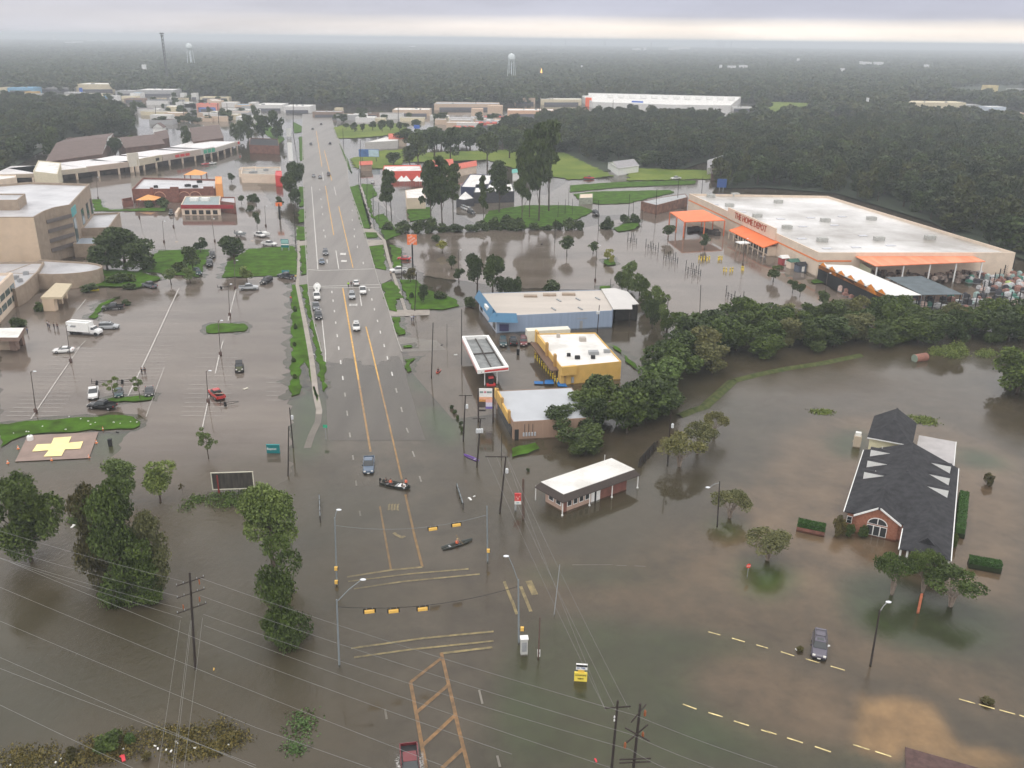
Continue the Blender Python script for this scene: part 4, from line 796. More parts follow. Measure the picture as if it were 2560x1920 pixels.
def textmb(s, size, o, right, up, out_, depth=.03):
    """writing as thin solid letters: origin o, directions right/up, raised by depth along out_"""
    cu = bpy.data.curves.new('t', 'FONT'); cu.body = s; cu.size = size; cu.extrude = depth/2; cu.align_x = 'CENTER'; cu.align_y = 'CENTER'; cu.resolution_u = 2
    ob = bpy.data.objects.new('t', cu); COL.objects.link(ob); dg = bpy.context.evaluated_depsgraph_get(); me = ob.evaluated_get(dg).to_mesh()
    mb = MB(); o = Vector(o); right, up, out_ = Vector(right).normalized(), Vector(up).normalized(), Vector(out_).normalized()
    mb.add([o+right*v.co.x+up*v.co.y+out_*(v.co.z+depth/2) for v in me.vertices], [tuple(p.vertices) for p in me.polygons]); bpy.data.objects.remove(ob); return mb
# 1 --- the big store with orange trim
ZS = 7.6
sA, sB, sC, sD = [xy([t], ZS)[0] for t in (('g',1530,290),('h',515,310),('h',2140,800),('h',440,800))]
store = flat('hardware_store', 'huge cream hardware store with white roof and orange trim by its flooded parking lot', 'store', [sA, sB, sC, sD], ZS, CREAM, M('store_roof', (.29,.265,.235), .25, .3, .028, rgb2=(.80,.79,.78), spec=.6, det=5), par=.9, th=.5)
part('orange_stripe', wallbox(sA, sD, .0, 1, 4.6, 5.1, .06), ORGW, store)
part('orange_stripe', wallbox(sD, sC, .0, .17, 4.6, 5.1, .06), ORGW, store)
part('entrance_facade', wallbox(sA, sD, .38, .74, 5.1, 9.3, .5), CREAM, store)
sdir = (Vector(sD)-Vector(sA)).normalized(); sout = Vector((sdir.y, -sdir.x))
mid = Vector(sA).lerp(Vector(sD), .56)+sout*.5
part('store_lettering', textmb('THE HOME DEPOT', 3.3, (mid.x, mid.y, 7.5), (sdir.x, sdir.y, 0), (0,0,1), (sout.x, sout.y, 0), .2), M('letter_rust', (.38,.07,.03), .5, 0), store)
e0, e1 = Vector(sA).lerp(Vector(sD), .50), Vector(sA).lerp(Vector(sD), .76)
mb = MB(); a, b, c_, d_ = e0+sout*.05, e1+sout*.05, e1+sout*5.5, e0+sout*5.5
mb.add([(a.x,a.y,5.0),(b.x,b.y,5.0),(c_.x,c_.y,3.3),(d_.x,d_.y,3.3),(a.x,a.y,4.7),(b.x,b.y,4.7),(c_.x,c_.y,3.0),(d_.x,d_.y,3.0)], [(0,1,2,3),(7,6,5,4),(2,1,5,6),(3,2,6,7),(0,3,7,4)]); aw = part('entrance_canopy', mb, ORG, store)
for t in np.linspace(0, 1, 8): q_ = d_.lerp(c_, t)-sout*.25; part('canopy_post', MB().box((q_.x,q_.y,1.3), (.3,.3,3.6)), CREAM, aw)
g0, g1 = Vector(sA).lerp(Vector(sD), .51), Vector(sA).lerp(Vector(sD), .75)
for t in range(12): part('window', wallbox(tuple(g0+sout*3.2), tuple(g1+sout*3.2), t/12+.012, (t+1)/12-.012, .6, 2.7, .05), GLASS, store)
part('glazed_front_wall', wallbox(tuple(g0+sout*.0), tuple(g1+sout*.0), 0, 1, -.5, 3.2, 3.15), CREAM, store)
for u_, v_, r_ in ((1720,310,'g'),(1930,300,'g'),(1880,390,'g'),(2120,480,'g'),(90,360,'h'),(495,520,'h'),(165,580,'h'),(470,690,'h'),(960,680,'h'),(895,505,'h'),(1400,670,'h')):
    p = P(r_, u_, v_, ZS-.3); m = MB(); m.box((p.x,p.y,ZS-.25), (3.2,2.4,1.3), .15); m.box((p.x+.2,p.y,ZS+.45), (2.2,1.6,.15), .15); part('roof_unit', m, M('unit_grey', (.42,.42,.40), .6, .15, 1), store)
for u_, v_, r_ in ((110,510,'h'),(370,500,'h'),(300,575,'h'),(575,565,'h'),(290,680,'h'),(760,755,'h'),(820,655,'h'),(1060,740,'h'),(510,765,'h'),(1750,385,'g'),(1990,450,'g'),(640,490,'h')):
    p = P(r_, u_, v_, ZS-.85); part('skylight', MB().box((p.x,p.y,ZS-.8), (3,1.6,.25), .12), M('skylight_grey', (.55,.56,.60), .3, 0), store)
# loading canopy (orange, on posts)
ca = [P(r_,u_,v_,6.0) for r_,u_,v_ in (('g',1365,450),('g',1650,430),('g',1840,520),('g',1490,535))]
lc = empty('loading_canopy', (ca[0].x, ca[0].y, 0), 0, 'orange flat loading canopy on tall orange posts at the far end of the store', 'canopy')
m = MB(); m.prism([(p.x,p.y) for p in ca], 5.75, 6.05, bot=True); part('canopy_roof', m, ORG, lc)
for i, (s_, t_) in enumerate(((0,0),(1,0),(0,1),(1,1),(.5,0),(.5,1),(0,.5),(1,.5))):
    a = ca[0].lerp(ca[1], s_); b = ca[3].lerp(ca[2], s_); p = a.lerp(b, t_); part('post', MB().box((p.x,p.y,2.6), (.4,.4,6.2)), M('orange_post', (.65,.17,.07), .6, 0), lc)
dk = MB(); 
for i in range(7): p = ca[0].lerp(ca[2], .45+i*.08); dk.box((p.x+i%3-1, p.y+(i%2)*3, .6), (2.4,2,1.6), i*.3)
part('stacked_goods', dk, M('stacked_goods_dark', (.06,.05,.045), .8, .5, .8), lc)
# lumber canopy (long orange) and its cream block
cb = [P('h',u_,v_,6.4) for u_,v_ in ((720,815),(1645,775),(1880,875),(930,915))]
gc = empty('garden_canopy', (cb[0].x, cb[0].y, 0), 0, 'long ribbed orange canopy along the near side of the store yard', 'canopy')
m = MB(); m.prism([(p.x,p.y) for p in cb], 6.15, 6.4, bot=True)
part('canopy_roof', m, M('orange_ribbed', (.78,.21,.09), .5, .12, 1, rgb2=(.90,.33,.17), stretch=(.55,.05,1,.25)), gc)
for t in (.02,.26,.5,.74,.98): p = cb[3].lerp(cb[2], t); part('post', MB().box((p.x,p.y+.5,2.8), (.35,.35,6.8)), TRIM, gc)
pz = MB(); rg = random.Random(3)
for i in range(90):
    t = rg.random(); s_ = rg.random(); p = cb[3].lerp(cb[2], t).lerp(cb[0].lerp(cb[1], t), s_*.8); pz.box((p.x,p.y,rg.choice((.4,1.5))), (1.3,1.3,1.1), .2+rg.random()*.2)
tag(part('pallet_stacks', pz, M('mixed_pallets', (.06,.045,.04), .8, .5, .5, rgb2=(.45,.36,.31)), gc), kind='stuff')
gw = [P('h',u_,v_,6.0) for u_,v_ in ((720,800),(725,830),(890,965),(930,915))]
wf = flat('storage_shed', 'pale striped storage shed between the store wall and the long orange canopy', 'shed', rect(tuple(P('h',715,830,4.6)[:2]), tuple(P('h',730,800,4.6)[:2]), tuple(P('h',905,905,4.6)[:2])), 4.4, M('striped_panel', (.50,.50,.36), .7, .15, 2, stretch=(4,4,.1)), GROOF, par=.2)
# white garden centre roof with orange zigzag
ga = [P('h',u_,v_,5.0) for u_,v_ in ((440,900),(720,910),(1325,1165),(1030,1172))]
gcent = empty('garden_centre', (ga[0].x, ga[0].y, 0), 0, 'white roofed garden centre with an orange zigzag fascia over black mesh walls', 'garden centre')
m = MB(); m.prism([(p.x,p.y) for p in ga], 4.85, 5.0, bot=True); part('roof', m, M('ribbed_white_roof', (.72,.72,.70), .5, .06, .5, stretch=(.3,2,1,.3)), gcent)
m = MB(); m.prism([(p.x,p.y) for p in (ga[0], ga[3], ga[3]+Vector((.15,.15,0)), ga[0]+Vector((.15,.15,0)))], -.5, 4.84); part('mesh_wall', m, M('black_mesh', (.014,.014,.016), .8, .3, 1), gcent)
m = MB(); zt = (ga[3]-ga[0])
for i in range(7):
    a = ga[0]+zt*(i/7); b = ga[0]+zt*((i+1)/7); c_ = a.lerp(b, .45); n_ = Vector((-zt.y, zt.x, 0)).normalized()*-.12
    m.add([(a.x,a.y,3.7),(b.x,b.y,3.7),(b.x,b.y,4.4),(c_.x,c_.y,6.1),(a.x,a.y,4.4)]+[(a.x-n_.x,a.y-n_.y,3.7),(b.x-n_.x,b.y-n_.y,3.7),(b.x-n_.x,b.y-n_.y,4.4),(c_.x-n_.x,c_.y-n_.y,6.1),(a.x-n_.x,a.y-n_.y,4.4)], [(0,1,2,3,4),(9,8,7,6,5),(2,7,8,3),(3,8,9,4),(0,4,9,5),(1,6,7,2)])
part('zigzag_fascia', m, M('amber_orange', (.85,.30,.04), .6, .05, 1), gcent)
m = MB()
for i in range(7):
    a = ga[0]+zt*(i/7); b = ga[0]+zt*((i+1)/7); c_ = a.lerp(b, .45); iw = (ga[1]-ga[0])*.18
    m.add([(a.x,a.y,5.03),(c_.x,c_.y,6.1),(b.x,b.y,5.03),(c_.x+iw.x,c_.y+iw.y,5.06)], [(0,1,3),(1,2,3)])
part('roof_gussets', m, TRIM, gcent)
gs = [P('h',u_,v_,4.2) for u_,v_ in ((1020,1012),(1330,1003),(1690,1160),(1330,1165))]
sc_ = empty('shade_canopy', (gs[0].x, gs[0].y, 0), 0, 'dark grey shade cloth canopy on thin posts in the garden yard', 'canopy')
m = MB(); m.prism([(p.x,p.y) for p in gs], 4.1, 4.2, bot=True); part('shade_cloth', m, M('shade_cloth', (.10,.125,.14), .8, .15, .4), sc_)
for t in (0,.33,.66,1):
    for pq in (gs[0].lerp(gs[3], t), gs[1].lerp(gs[2], t)): part('post', MB().box((pq.x,pq.y,2), (.15,.15,4.4)), METAL, sc_)
# yard fence with dark posts, and the goods behind it
fa, fb_, fc_ = P('h',1030,1330), P('h',1270,1300), P('h',2300,1230)
fe = empty('yard_fence', (fa.x, fa.y, 0), 0, 'dark chain link yard fence with tall posts between the bayou trees and the garden yard', 'fence')
for A_, B_, n_ in ((P('h',1040,1335), P('h',1560,1300), 7),(P('h',1560,1300), P('h',2230,1260), 9),(P('h',1850,1170), P('h',2110,960), 6)):
    for i in range(n_+1): p = A_.lerp(B_, i/n_); part('post', MB().box((p.x,p.y,2), (.22,.22,5)), BLK, fe)
    d_ = (B_-A_).normalized(); n2_ = Vector((-d_.y, d_.x, 0))*.03
    for z_ in (.5,1.2,1.9,2.6,3.3): m = MB(); m.prism([tuple((A_+n2_)[:2]), tuple((B_+n2_)[:2]), tuple((B_-n2_)[:2]), tuple((A_-n2_)[:2])], z_, z_+.07, bot=True); part('rail', m, BLK, fe)
rg = random.Random(9)
GC = [((.55,.55,.56),'pale grey'),((.07,.22,.17),'dark green'),((.30,.16,.13),'reddish'),((.05,.05,.06),'black'),((.60,.45,.40),'pinkish'),((.38,.50,.48),'pale teal'),((.45,.55,.20),'lime')]
def goods(poly, n, label, group):
    pg = xy(poly, 0); x0, x1 = min(p[0] for p in pg), max(p[0] for p in pg); y0, y1 = min(p[1] for p in pg), max(p[1] for p in pg); k = 0
    while k < n:
        q_ = (rg.uniform(x0, x1), rg.uniform(y0, y1))
        if not inpoly(q_[0], q_[1], pg): continue
        k += 1; cI = rg.choices(range(7), (6,2,4,6,2,2,.4))[0]; c_, nm = GC[cI]; s_ = rg.uniform(1, 1.9); o = empty('pallet_load', (q_[0], q_[1], 0), rg.random()*.5, 'pallet load of %s goods standing in the store yard' % nm, 'pallet load', group)
        MB().box((0,0,.08), (s_,s_*.9,.16)).build('pallet', METAL, o); h_ = rg.uniform(.6,1.5); m = MB(); m.box((0,0,.16+h_/2), (s_*.95,s_*.85,h_)); m.box((rg.uniform(-.1,.1),0,.16+h_+.12), (s_*.6,s_*.5,.24)); m.build('load', M('goods_'+nm.replace(' ','_'), c_, .7, .3, 2), o)
goods([('h',1640,1010),('h',1850,960),('h',2212,980),('h',2250,1190),('h',1900,1170),('h',1780,1090)], 85, '', 'goods in the open yard')
goods([('h',1340,1180),('h',1700,1180),('h',2240,1200),('h',2240,1290),('h',1560,1330),('h',1080,1330),('h',1060,1290)], 50, '', 'goods in the open yard')
goods([('h',1040,1190),('h',1300,1190),('h',1280,1280),('h',1060,1300)], 10, '', 'goods in the open yard')
goods([('h',600,1110),('h',830,1120),('h',820,1200),('h',640,1190)], 12, '', 'goods in the open yard')
# sheds by the entrance
def shed(r, u, v, w, d, h, rz, wall, roof, label, gable=True, name='garden_shed', cat='shed', rh=.9, group=None):
    o = empty(name, P(r,u,v), rz, label, cat, group); MB().box((0,0,h/2-.2), (w,d,h+.4)).build('wall', wall, o)
    m = MB(); e = .25
    if gable: m.add([(-w/2-e,-d/2-e,h),(w/2+e,-d/2-e,h),(w/2+e,d/2+e,h),(-w/2-e,d/2+e,h),(-w/2-e,0,h+rh),(w/2+e,0,h+rh)], [(0,1,5,4),(2,3,4,5),(3,0,4),(1,2,5),(3,2,1,0)])
    else: m.box((0,0,h+.1), (w+2*e,d+2*e,.2))
    m.build('roof', roof, o); MB().box((w*.1,-d/2-.02,h*.42), (min(1,w*.4),.06,h*.75)).build('door', TRIM, o); return o
shed('h',210,930,3.2,2.6,2.2,.3,CREAM,M('green_roof', (.06,.16,.12), .6, .05, 1),'small cream garden shed with green roof beside the store entrance')
shed('h',275,960,3,2.4,2.2,.3,M('shed_blue_grey', (.10,.12,.16), .7, .05, 1),SHING,'small slate blue garden shed beside the green roofed one')
shed('h',130,900,2.6,2.4,2.3,.3,M('shed_red', (.35,.06,.06), .7, .05, 1),TRIM,'small red garden shed nearest the orange entrance canopy')
hut = empty('entry_kiosk', P('g',1985,800), .3, 'small white roofed open kiosk on posts by the store entrance', 'kiosk'); MB().box((0,0,3.6), (4,3.4,.3)).build('roof', TRIM, hut)
for a_ in ((-1.6,-1.3),(1.6,-1.3),(1.6,1.3),(-1.6,1.3)): MB().box((a_[0],a_[1],1.6), (.3,.3,4)).build('post', TAN, hut)
# 2 --- blue walled building
bA,bB,bC,bD = [xy([t],4.4)[0] for t in (('f',1930,1150),('g',900,1118),('g',1080,1255),('f',2080,1350))]
bb = flat('metal_building', 'long low building with pale blue metal walls, tan roof and blue mansard front', 'building', [bA,bB,xy([('g',870,1300)],4.4)[0],bD], 4.4, BLUEW, M('tan_roof_sheet', (.50,.45,.40), .5, .06, .2, stretch=(.2,1.5,1,.1)), par=.12, th=.15)
for u_,v_ in ((160,1175),(325,1165),(490,1160)): p = P('g',u_,v_,4.5); part('roof_unit', MB().box((p.x,p.y,4.5),(3.6,1.6,.5)), TAN, bb)
for u_,v_ in ((405,1210),(570,1200),(740,1195),(360,1285),(590,1280)): p = P('g',u_,v_,4.5); part('roof_vent', MB().box((p.x,p.y,4.4),(.4,2.4,.35),.4), METAL, bb)
part('door', wallbox(bD, tuple(P('g',870,1300,4.4)[:2]), .715, .74, -.4, 2.0, .06), METAL, bb); part('wall_outline', wallbox(bD, tuple(P('g',870,1300,4.4)[:2]), .69, .78, 2.6, 2.75, .06), METAL, bb)
pr = [P('g',u_,v_,4.2) for u_,v_ in ((770,1125),(890,1118),(1000,1150),(1095,1255),(1035,1262),(1040,1300),(875,1302))]
por = empty('open_porch', (pr[0].x,pr[0].y,0), 0, 'flat pale roofed open porch at the right end of the blue walled building', 'porch'); m = MB(); m.prism([(p.x,p.y) for p in pr], 4.46, 4.62, bot=True); part('porch_roof', m, M('pale_sheet_roof', (.56,.54,.52), .4, .05, .3), por)
for p in (pr[3], pr[5], pr[2]): part('post', MB().box((p.x-.5,p.y+.3,2), (.2,.2,5)), WOOD, por)
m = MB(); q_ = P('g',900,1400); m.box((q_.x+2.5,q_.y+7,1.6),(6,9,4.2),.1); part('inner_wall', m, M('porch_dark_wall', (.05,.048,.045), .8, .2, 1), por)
# mansard on the street end
f0, f1 = Vector(bD), Vector(bA); m = MB(); fd = (f1-f0).normalized(); fo = Vector((-fd.y, fd.x)); fo = fo if fo.x < 0 else -fo
for (t0, t1, ex) in ((-.02,1.02,1.3),):
    a, b = f0.lerp(f1, t0), f0.lerp(f1, t1); m.add([(a.x,a.y,5.2),(b.x,b.y,5.2),(b.x+fo.x*ex,b.y+fo.y*ex,3.1),(a.x+fo.x*ex,a.y+fo.y*ex,3.1),(a.x,a.y,3.1),(b.x,b.y,3.1)], [(0,3,2,1),(3,4,5,2),(0,4,3),(1,2,5),(0,1,5,4)])
a = f0; m.add([(a.x-1,a.y,5.3),(a.x+5,a.y-.2,5.3),(a.x+5.4,a.y-1.6,3.2),(a.x-2.2,a.y-1.2,3.2),(a.x-1.8,a.y+4,3.2),(a.x-1,a.y+4,5.3)], [(0,3,2,1),(0,5,4,3),(0,1,2,3)][:2])
part('blue_mansard', m, BLUER, bb); part('front_window', wallbox(bA, bD, .08, .22, .3, 1.7, .1), GLASS, bb); part('front_window', wallbox(bA, bD, .8, .95, .3, 2.2, .1), GLASS, bb)
m = wallbox(bA, bD, -.0, 1.0, -.5, 3.05, .08); part('front_wall', m, M('pale_blue_front', (.50,.53,.60), .7, .05, 1), bb)
p = Vector(bD); part('side_window', MB().box((p.x+1.9,p.y-.06,1.4),(2.4,.1,1.8)), M('dusk_glass', (.05,.05,.12), .2, 0), bb)
part('sign_board', wallbox(bA, bD, .5, .66, 3.3, 4.6, .95), TRIM, bb)
# 3 --- yellow shop
ZY = 4.1
yA,yB,yC,yD,yE = [xy([t],ZY)[0] for t in (('g',200,1500),('g',720,1490),('k',945,150),('k',550,190),('k',425,200))]
ys = flat('discount_shop', 'ochre yellow shop with a bright white flat roof and stepped front wall', 'shop', [yA,yB,yC,yE], ZY, YELW, WROOF, par=.25, th=.2)
for u_,v_,s_ in ((610,1555,'g'),(400,1525,'g')): p = P(s_,u_,v_,ZY); part('roof_unit', MB().box((p.x,p.y,ZY+.2),(1.5 if u_>500 else .8,1.3 if u_>500 else .6,.9),.1), M('beige_unit', (.42,.38,.34), .6, .05, 1), ys)
for u_,v_,w_ in ((705,78,2.2),(700,118,.9),(565,120,1.1),(490,98,.8),(820,65,1.4)): p = P('k',u_,v_,ZY); part('roof_unit', MB().box((p.x,p.y,ZY+.15),(w_,w_*.7,.7),.1), DARK if w_ < 1.2 else METAL, ys)
part('raised_front', wallbox(yA, yE, -.01, .06, -.4, 5.0, .5, -1), YELW, ys)
for t0,t1,h_ in ((.12,.16,5.6),(.50,.54,5.9),(.80,.84,5.6),(.16,.50,5.1)): part('front_parapet', wallbox(yA, yE, t0, t1, 3.3 if t1-t0 > .1 else 0, h_, .5, -1 if False else 1), M('ochre_brown', (.42,.25,.08), .8, .05, 1) if t1-t0 < .1 else YELW, ys)
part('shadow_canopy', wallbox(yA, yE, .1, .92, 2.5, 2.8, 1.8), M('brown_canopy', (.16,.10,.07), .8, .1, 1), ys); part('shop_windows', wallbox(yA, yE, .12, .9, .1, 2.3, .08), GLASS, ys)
part('side_door', wallbox(yE, yC, .05, .09, -.3, 2.0, .06), M('ochre_brown', (.42,.25,.08)), ys); part('meter_box', wallbox(yE, yC, .17, .21, .3, 1.6, .3), METAL, ys)
part('corner_block', wallbox(yE, yC, 0, .24, 2.3, 4.3, .7), YELW, ys)
# white trailer behind it
sa = P('g',140,1570); wt = empty('box_trailer', (sa.x,sa.y,0), 0, 'long white box trailer parked behind the yellow shop', 'trailer'); p0,p1 = P('g',135,1480,3.4),P('g',505,1462,3.4); m = MB(); d_ = (p1-p0).normalized(); n_ = Vector((-d_.y,d_.x,0))*2.6
m.prism([tuple(v[:2]) for v in (p0,p1,p1+n_,p0+n_)], .5, 3.4, bot=True); part('box', m, M('trailer_cream', (.72,.70,.60), .5, .05, 1), wt)
for t in (.1,.85): q_ = p0.lerp(p1,t)+n_*.5; part('wheel', MB().bar((q_.x-n_.x*.5,q_.y-n_.y*.5,.25),(q_.x+n_.x*.5,q_.y+n_.y*.5,.25),.5,.5,10), BLK, wt)
# bollards and blue bay
fbx = MB(); 
for i in range(11):
    q_ = P('k',200+i*19,120+i*22); o = empty('yellow_bollard', (q_.x,q_.y,0), 0, 'yellow bollard in the row before the shop front', 'bollard', 'bollards before the shop'); MB().lathe((0,0,0),[(.16,-.4),(.16,1.1),(.08,1.22)],8).build('post', YELP, o); MB().lathe((0,0,.8),[(.175,0),(.175,.12)],8).build('band', BLK, o)
LAY[0] += 1; ground_sheet('blue_bay', [('k',365,290),('k',425,270),('k',480,370),('k',400,365)], M('blue_paint', (.02,.14,.38), .6, .1, 1), .02); ground_sheet('blue_bay', [('k',190,320),('k',270,322),('k',270,345),('k',195,345)], MATS['blue_paint'], .0); ground_sheet('blue_bay', [('k',285,310),('k',350,308),('k',365,345),('k',280,345)], MATS['blue_paint'], .0)
# 4 --- fuel canopy
ZC = 4.3
c4 = [P(r_,u_,v_,ZC) for r_,u_,v_ in (('f',1775,1520),('f',2010,1512),('j',2185,195),('j',1915,225))]
can = empty('fuel_canopy', (c4[3].x,c4[3].y,0), 0, 'rectangular fuel station canopy with grey sunken deck, white rim and red fascia stripe', 'canopy')
poly = [(p.x,p.y) for p in c4]; inn = offset_poly(poly, .7); m = MB(); n=4
if sum(poly[i][0]*poly[(i+1)%4][1]-poly[(i+1)%4][0]*poly[i][1] for i in range(4)) < 0: poly = poly[::-1]; inn = inn[::-1]
vs = [(p[0],p[1],z) for z,pl in ((3.4,poly),(ZC,poly),(ZC,inn),(3.5,inn)) for p in pl]; m.add(vs, [(k*4+i,k*4+(i+1)%4,(k+1)*4+(i+1)%4,(k+1)*4+i) for k in range(3) for i in range(4)]+[(3,2,1,0)]); part('rim', m, TRIM, can)
part('deck', MB().sheet([(p[0],p[1],3.52) for p in offset_poly(poly,.65)]), M('grey_deck', (.22,.23,.23), .6, .2, .6), can)
m = MB(); C0 = [Vector((p.x,p.y)) for p in c4]
for t in (.02,.5,.98): a = C0[0].lerp(C0[3],t); b = C0[1].lerp(C0[2],t); m.bar((a.x,a.y,3.75),(b.x,b.y,3.75),.18,.18,4)
for t in (.12,.5,.88): a = C0[0].lerp(C0[1],t); b = C0[3].lerp(C0[2],t); m.bar((a.x,a.y,3.72),(b.x,b.y,3.72),.15,.15,4)
part('beams', m, M('dark_beam', (.07,.06,.055), .7, .2, 1), can)
part('red_fascia', wallbox(tuple(C0[3]),tuple(C0[2]),.22,.98,3.65,4.05,.05), REDP, can); part('red_fascia', wallbox(tuple(C0[0]),tuple(C0[3]),.02,.98,3.5,3.9,.05), PINKR, can)
for r_,u_,v_ in (('j',1975,362),('j',2082,350),('f',1860,1650),('f',1965,1640)): p = P(r_,u_,v_); part('column', MB().box((p.x,p.y+.6,1.6),(.22,.22,4)), TRIM, can)
fp_ = empty('fuel_pump', P('j',2030,355), .2, 'red and dark fuel pump under the fuel canopy', 'fuel pump'); MB().box((0,0,.8),(.9,.6,1.8)).build('cabinet', BLK, fp_); MB().box((0,0,1.8),(1.1,.7,.4)).build('top_panel', REDP, fp_); MB().box((0,0,.1),(1.9,1,.5)).build('kerb_base', REDP, fp_)
# 5 --- metal roofed shop row
ZM = 3.6
m1,m2,m3,m4 = [xy([t],ZM)[0] for t in (('j',2075,405),('k',515,375),('k',620,500),('k',10,672))]
m3 = (m4[0]+m2[0]-m1[0]-.2, m4[1]+m2[1]-m1[1])
ms = flat('shop_row', 'low tan shop with pale grey roof and yellow stepped front beside the bayou trees', 'shop', [m1,m2,m3,m4], ZM, M('ribbed_tan', (.33,.22,.16), .8, .12, 1, stretch=(5,5,.1)), M('pale_grey_roof', (.44,.46,.49), .35, .05, .3), par=.1, th=.12)
for t0,t1,h_ in ((0,.12,4.3),(.12,.16,5.0),(.16,.42,4.6),(.42,.46,4.9),(.46,.8,3.9),(.8,.86,4.8)): part('front_parapet', wallbox(m1, m4, t0, t1, 2.3, h_, .35), YELW if t1-t0 > .1 else M('ochre_brown', (.42,.25,.08)), ms)
part('front_glass', wallbox(m1, m4, .1, .95, -.2, 2.1, .06), GLASS, ms)
for i in range(5): part('meter', wallbox(m4, m3, .12+i*.035, .14+i*.035, .6, 1.3, .25), M('pale_grey_roof', (.44,.46,.49)), ms)
for i in range(3): part('conduit', wallbox(m4, m3, .14+i*.05, .145+i*.05, 1.3, 3, .1), DARK, ms)
part('side_door', wallbox(m4, m3, .02, .07, -.3, 2, .06), DARK, ms)
# 6 --- clinic with white roof
ZE = 2.45
e1,e2,e3 = [Vector(xy([t],ZE)[0]) for t in (('k',195,1235),('k',440,1372),('k',1110,1132))]; e4 = e1+e3-e2
cl = empty('small_office', (e2.x,e2.y,0), 0, 'small flooded brick office with flat white roof, dark brown mansard edge and white porch posts', 'building')
E4 = [tuple(v) for v in (e1,e2,e3,e4)]; I4 = offset_poly(E4, .75); m = MB(); vs = [(p[0],p[1],ZE) for p in E4]+[(p[0],p[1],ZE+1.0) for p in I4]+[(p[0],p[1],ZE-.12) for p in E4]
m.add(vs, [(i,(i+1)%4,(i+1)%4+4,i+4) for i in range(4)]+[(i,i+8,(i+1)%4+8,(i+1)%4) for i in range(4)]+[(8,9,10,11)]); part('mansard', m, M('brown_mansard', (.055,.042,.036), .7, .15, 3), cl)
m = MB(); J4 = offset_poly(E4, .7); m.prism(J4, ZE+.8, ZE+1.03); part('roof', m, WROOF, cl)
# walls
dx = (e3-e2).normalized(); dyv = (e1-e2).normalized(); wA = e2+dx*1.2+dyv*1.0; wl = (e3-e2).length-3.3; wd = (e1-e2).length-2.3
W4 = [wA+dyv*wd, wA, wA+dx*wl, wA+dx*wl+dyv*wd]; m = MB(); m.prism([tuple(v) for v in W4], -.6, ZE-.1); part('wall', m, M('clinic_wall_pink', (.48,.33,.26), .8, .06, 1), cl)
part('brick_corner', wallbox(W4[1],W4[2],-.005,.035,-.6,ZE-.12,.08), BRICK2, cl); part('brick_wall', wallbox(W4[1],W4[2],.52,1.0,-.6,ZE-.12,.07), BRICK2, cl)
windows(cl, W4[1], W4[2], 4, .75, 2.0, .03, .40, .25, GLASS, TRIM); windows(cl, W4[0], W4[1], 2, .75, 2.0, .12, .9, .3, GLASS, TRIM)
part('door', wallbox(W4[1],W4[2],.42,.47,-.4,2.1,.1), TRIM, cl); part('door', wallbox(W4[1],W4[2],.50,.56,-.4,2.1,.12), TRIM, cl); part('doorway', wallbox(W4[1],W4[2],.47,.50,-.4,2.1,.09), DARK, cl)
part('side_panel', wallbox(W4[1],W4[2],.80,.97,.2,1.9,.1), M('dull_red_panel', (.20,.075,.06), .7, .1, 1), cl)
for t in (.01,.35,.64,.985): p = e2.lerp(e3,t)+dyv*.25; m = MB(); m.box((p.x,p.y,1.1),(.14,.14,2.9)); m.box((p.x,p.y,0.02),(.3,.3,.25)); part('porch_post', m, TRIM, cl)
p = e1+dx*.25; part('porch_post', MB().box((p.x,p.y,1.1),(.14,.14,2.9)), TRIM, cl); p = e4-dx*1.5; part('vent_pipe', MB().box((p.x,p.y+.5,3),(.1,.1,1.6)), TRIM, cl)
# 7 --- dark roofed brick building (local frame: x east, y north from its north-west eave corner)
ch = empty('brick_hall', (62.3,141.9,0), R(-26.7), 'brick hall with charcoal shingle roof, six white dormers and an arched gable window', 'building')
ze, zr = 2.9, 6.0; W_ = 15.3; K = (zr-ze)/(W_/2)
m = MB(); NW,NE,SE,SW = (0,0,ze),(W_,0,ze),(W_,-24.6,ze),(0,-24.6,ze); r0,r1 = (W_/2,0,zr),(W_/2,-12.4,zr)
m.add([NW,NE,SE,SW,r0,r1], [(0,4,5,3)[::-1],(1,2,5,4)[::-1],(3,5,2)[::-1],(0,1,4)]); m.add([(p[0],p[1],ze-.14) for p in (NW,NE,SE,SW)], [(3,2,1,0)])
m.box((W_/2,-6.2,zr+.02),(.35,12.4,.1))
rf = m.build('main_roof', SHING, ch)
wx0, wx1, wy1 = 8.5, W_, -32.3; wz = ze+K*(wx1-wx0)/2; m = MB(); wm = (wx0+wx1)/2
m.add([(wx0,-18,ze+.02),(wx1,-18,ze+.02),(wx1,wy1,ze+.02),(wx0,wy1,ze+.02),(wm,-18,wz+.02),(wm,wy1+3.2,wz+.02)], [(0,3,5,4),(1,4,5,2),(3,2,5)]); m.add([(wx0,-24.6,ze-.1),(wx1,-24.6,ze-.1),(wx1,wy1,ze-.1),(wx0,wy1,ze-.1)], [(0,1,2,3)])
m.build('porch_roof', SHING, ch); 
m = MB(); m.add([(wm-1.4,wy1+1.8,ze+.5),(wm+1.4,wy1+1.8,ze+.5),(wm,wy1+1.6,wz+.5),(wm,wy1+3.6,wz+.4)], [(0,1,2),(0,2,3),(1,3,2)]); m.build('small_gablet', SHING, ch)
gx0, gx1, gy, gz = 1.6, 8.2, -25.0, 5.0; gm = (gx0+gx1)/2; m = MB(); m.add([(gx0,gy,ze),(gx1,gy,ze),(gm,gy,gz),(gx0,-21,ze),(gx1,-21,ze),(gm,-16.5,gz)], [(0,2,5,3)[::-1],(1,4,5,2)[::-1]]); m.box((gm,-21.3,gz+.02),(.3,9,.1)); m.build('front_gable_roof', SHING, ch)
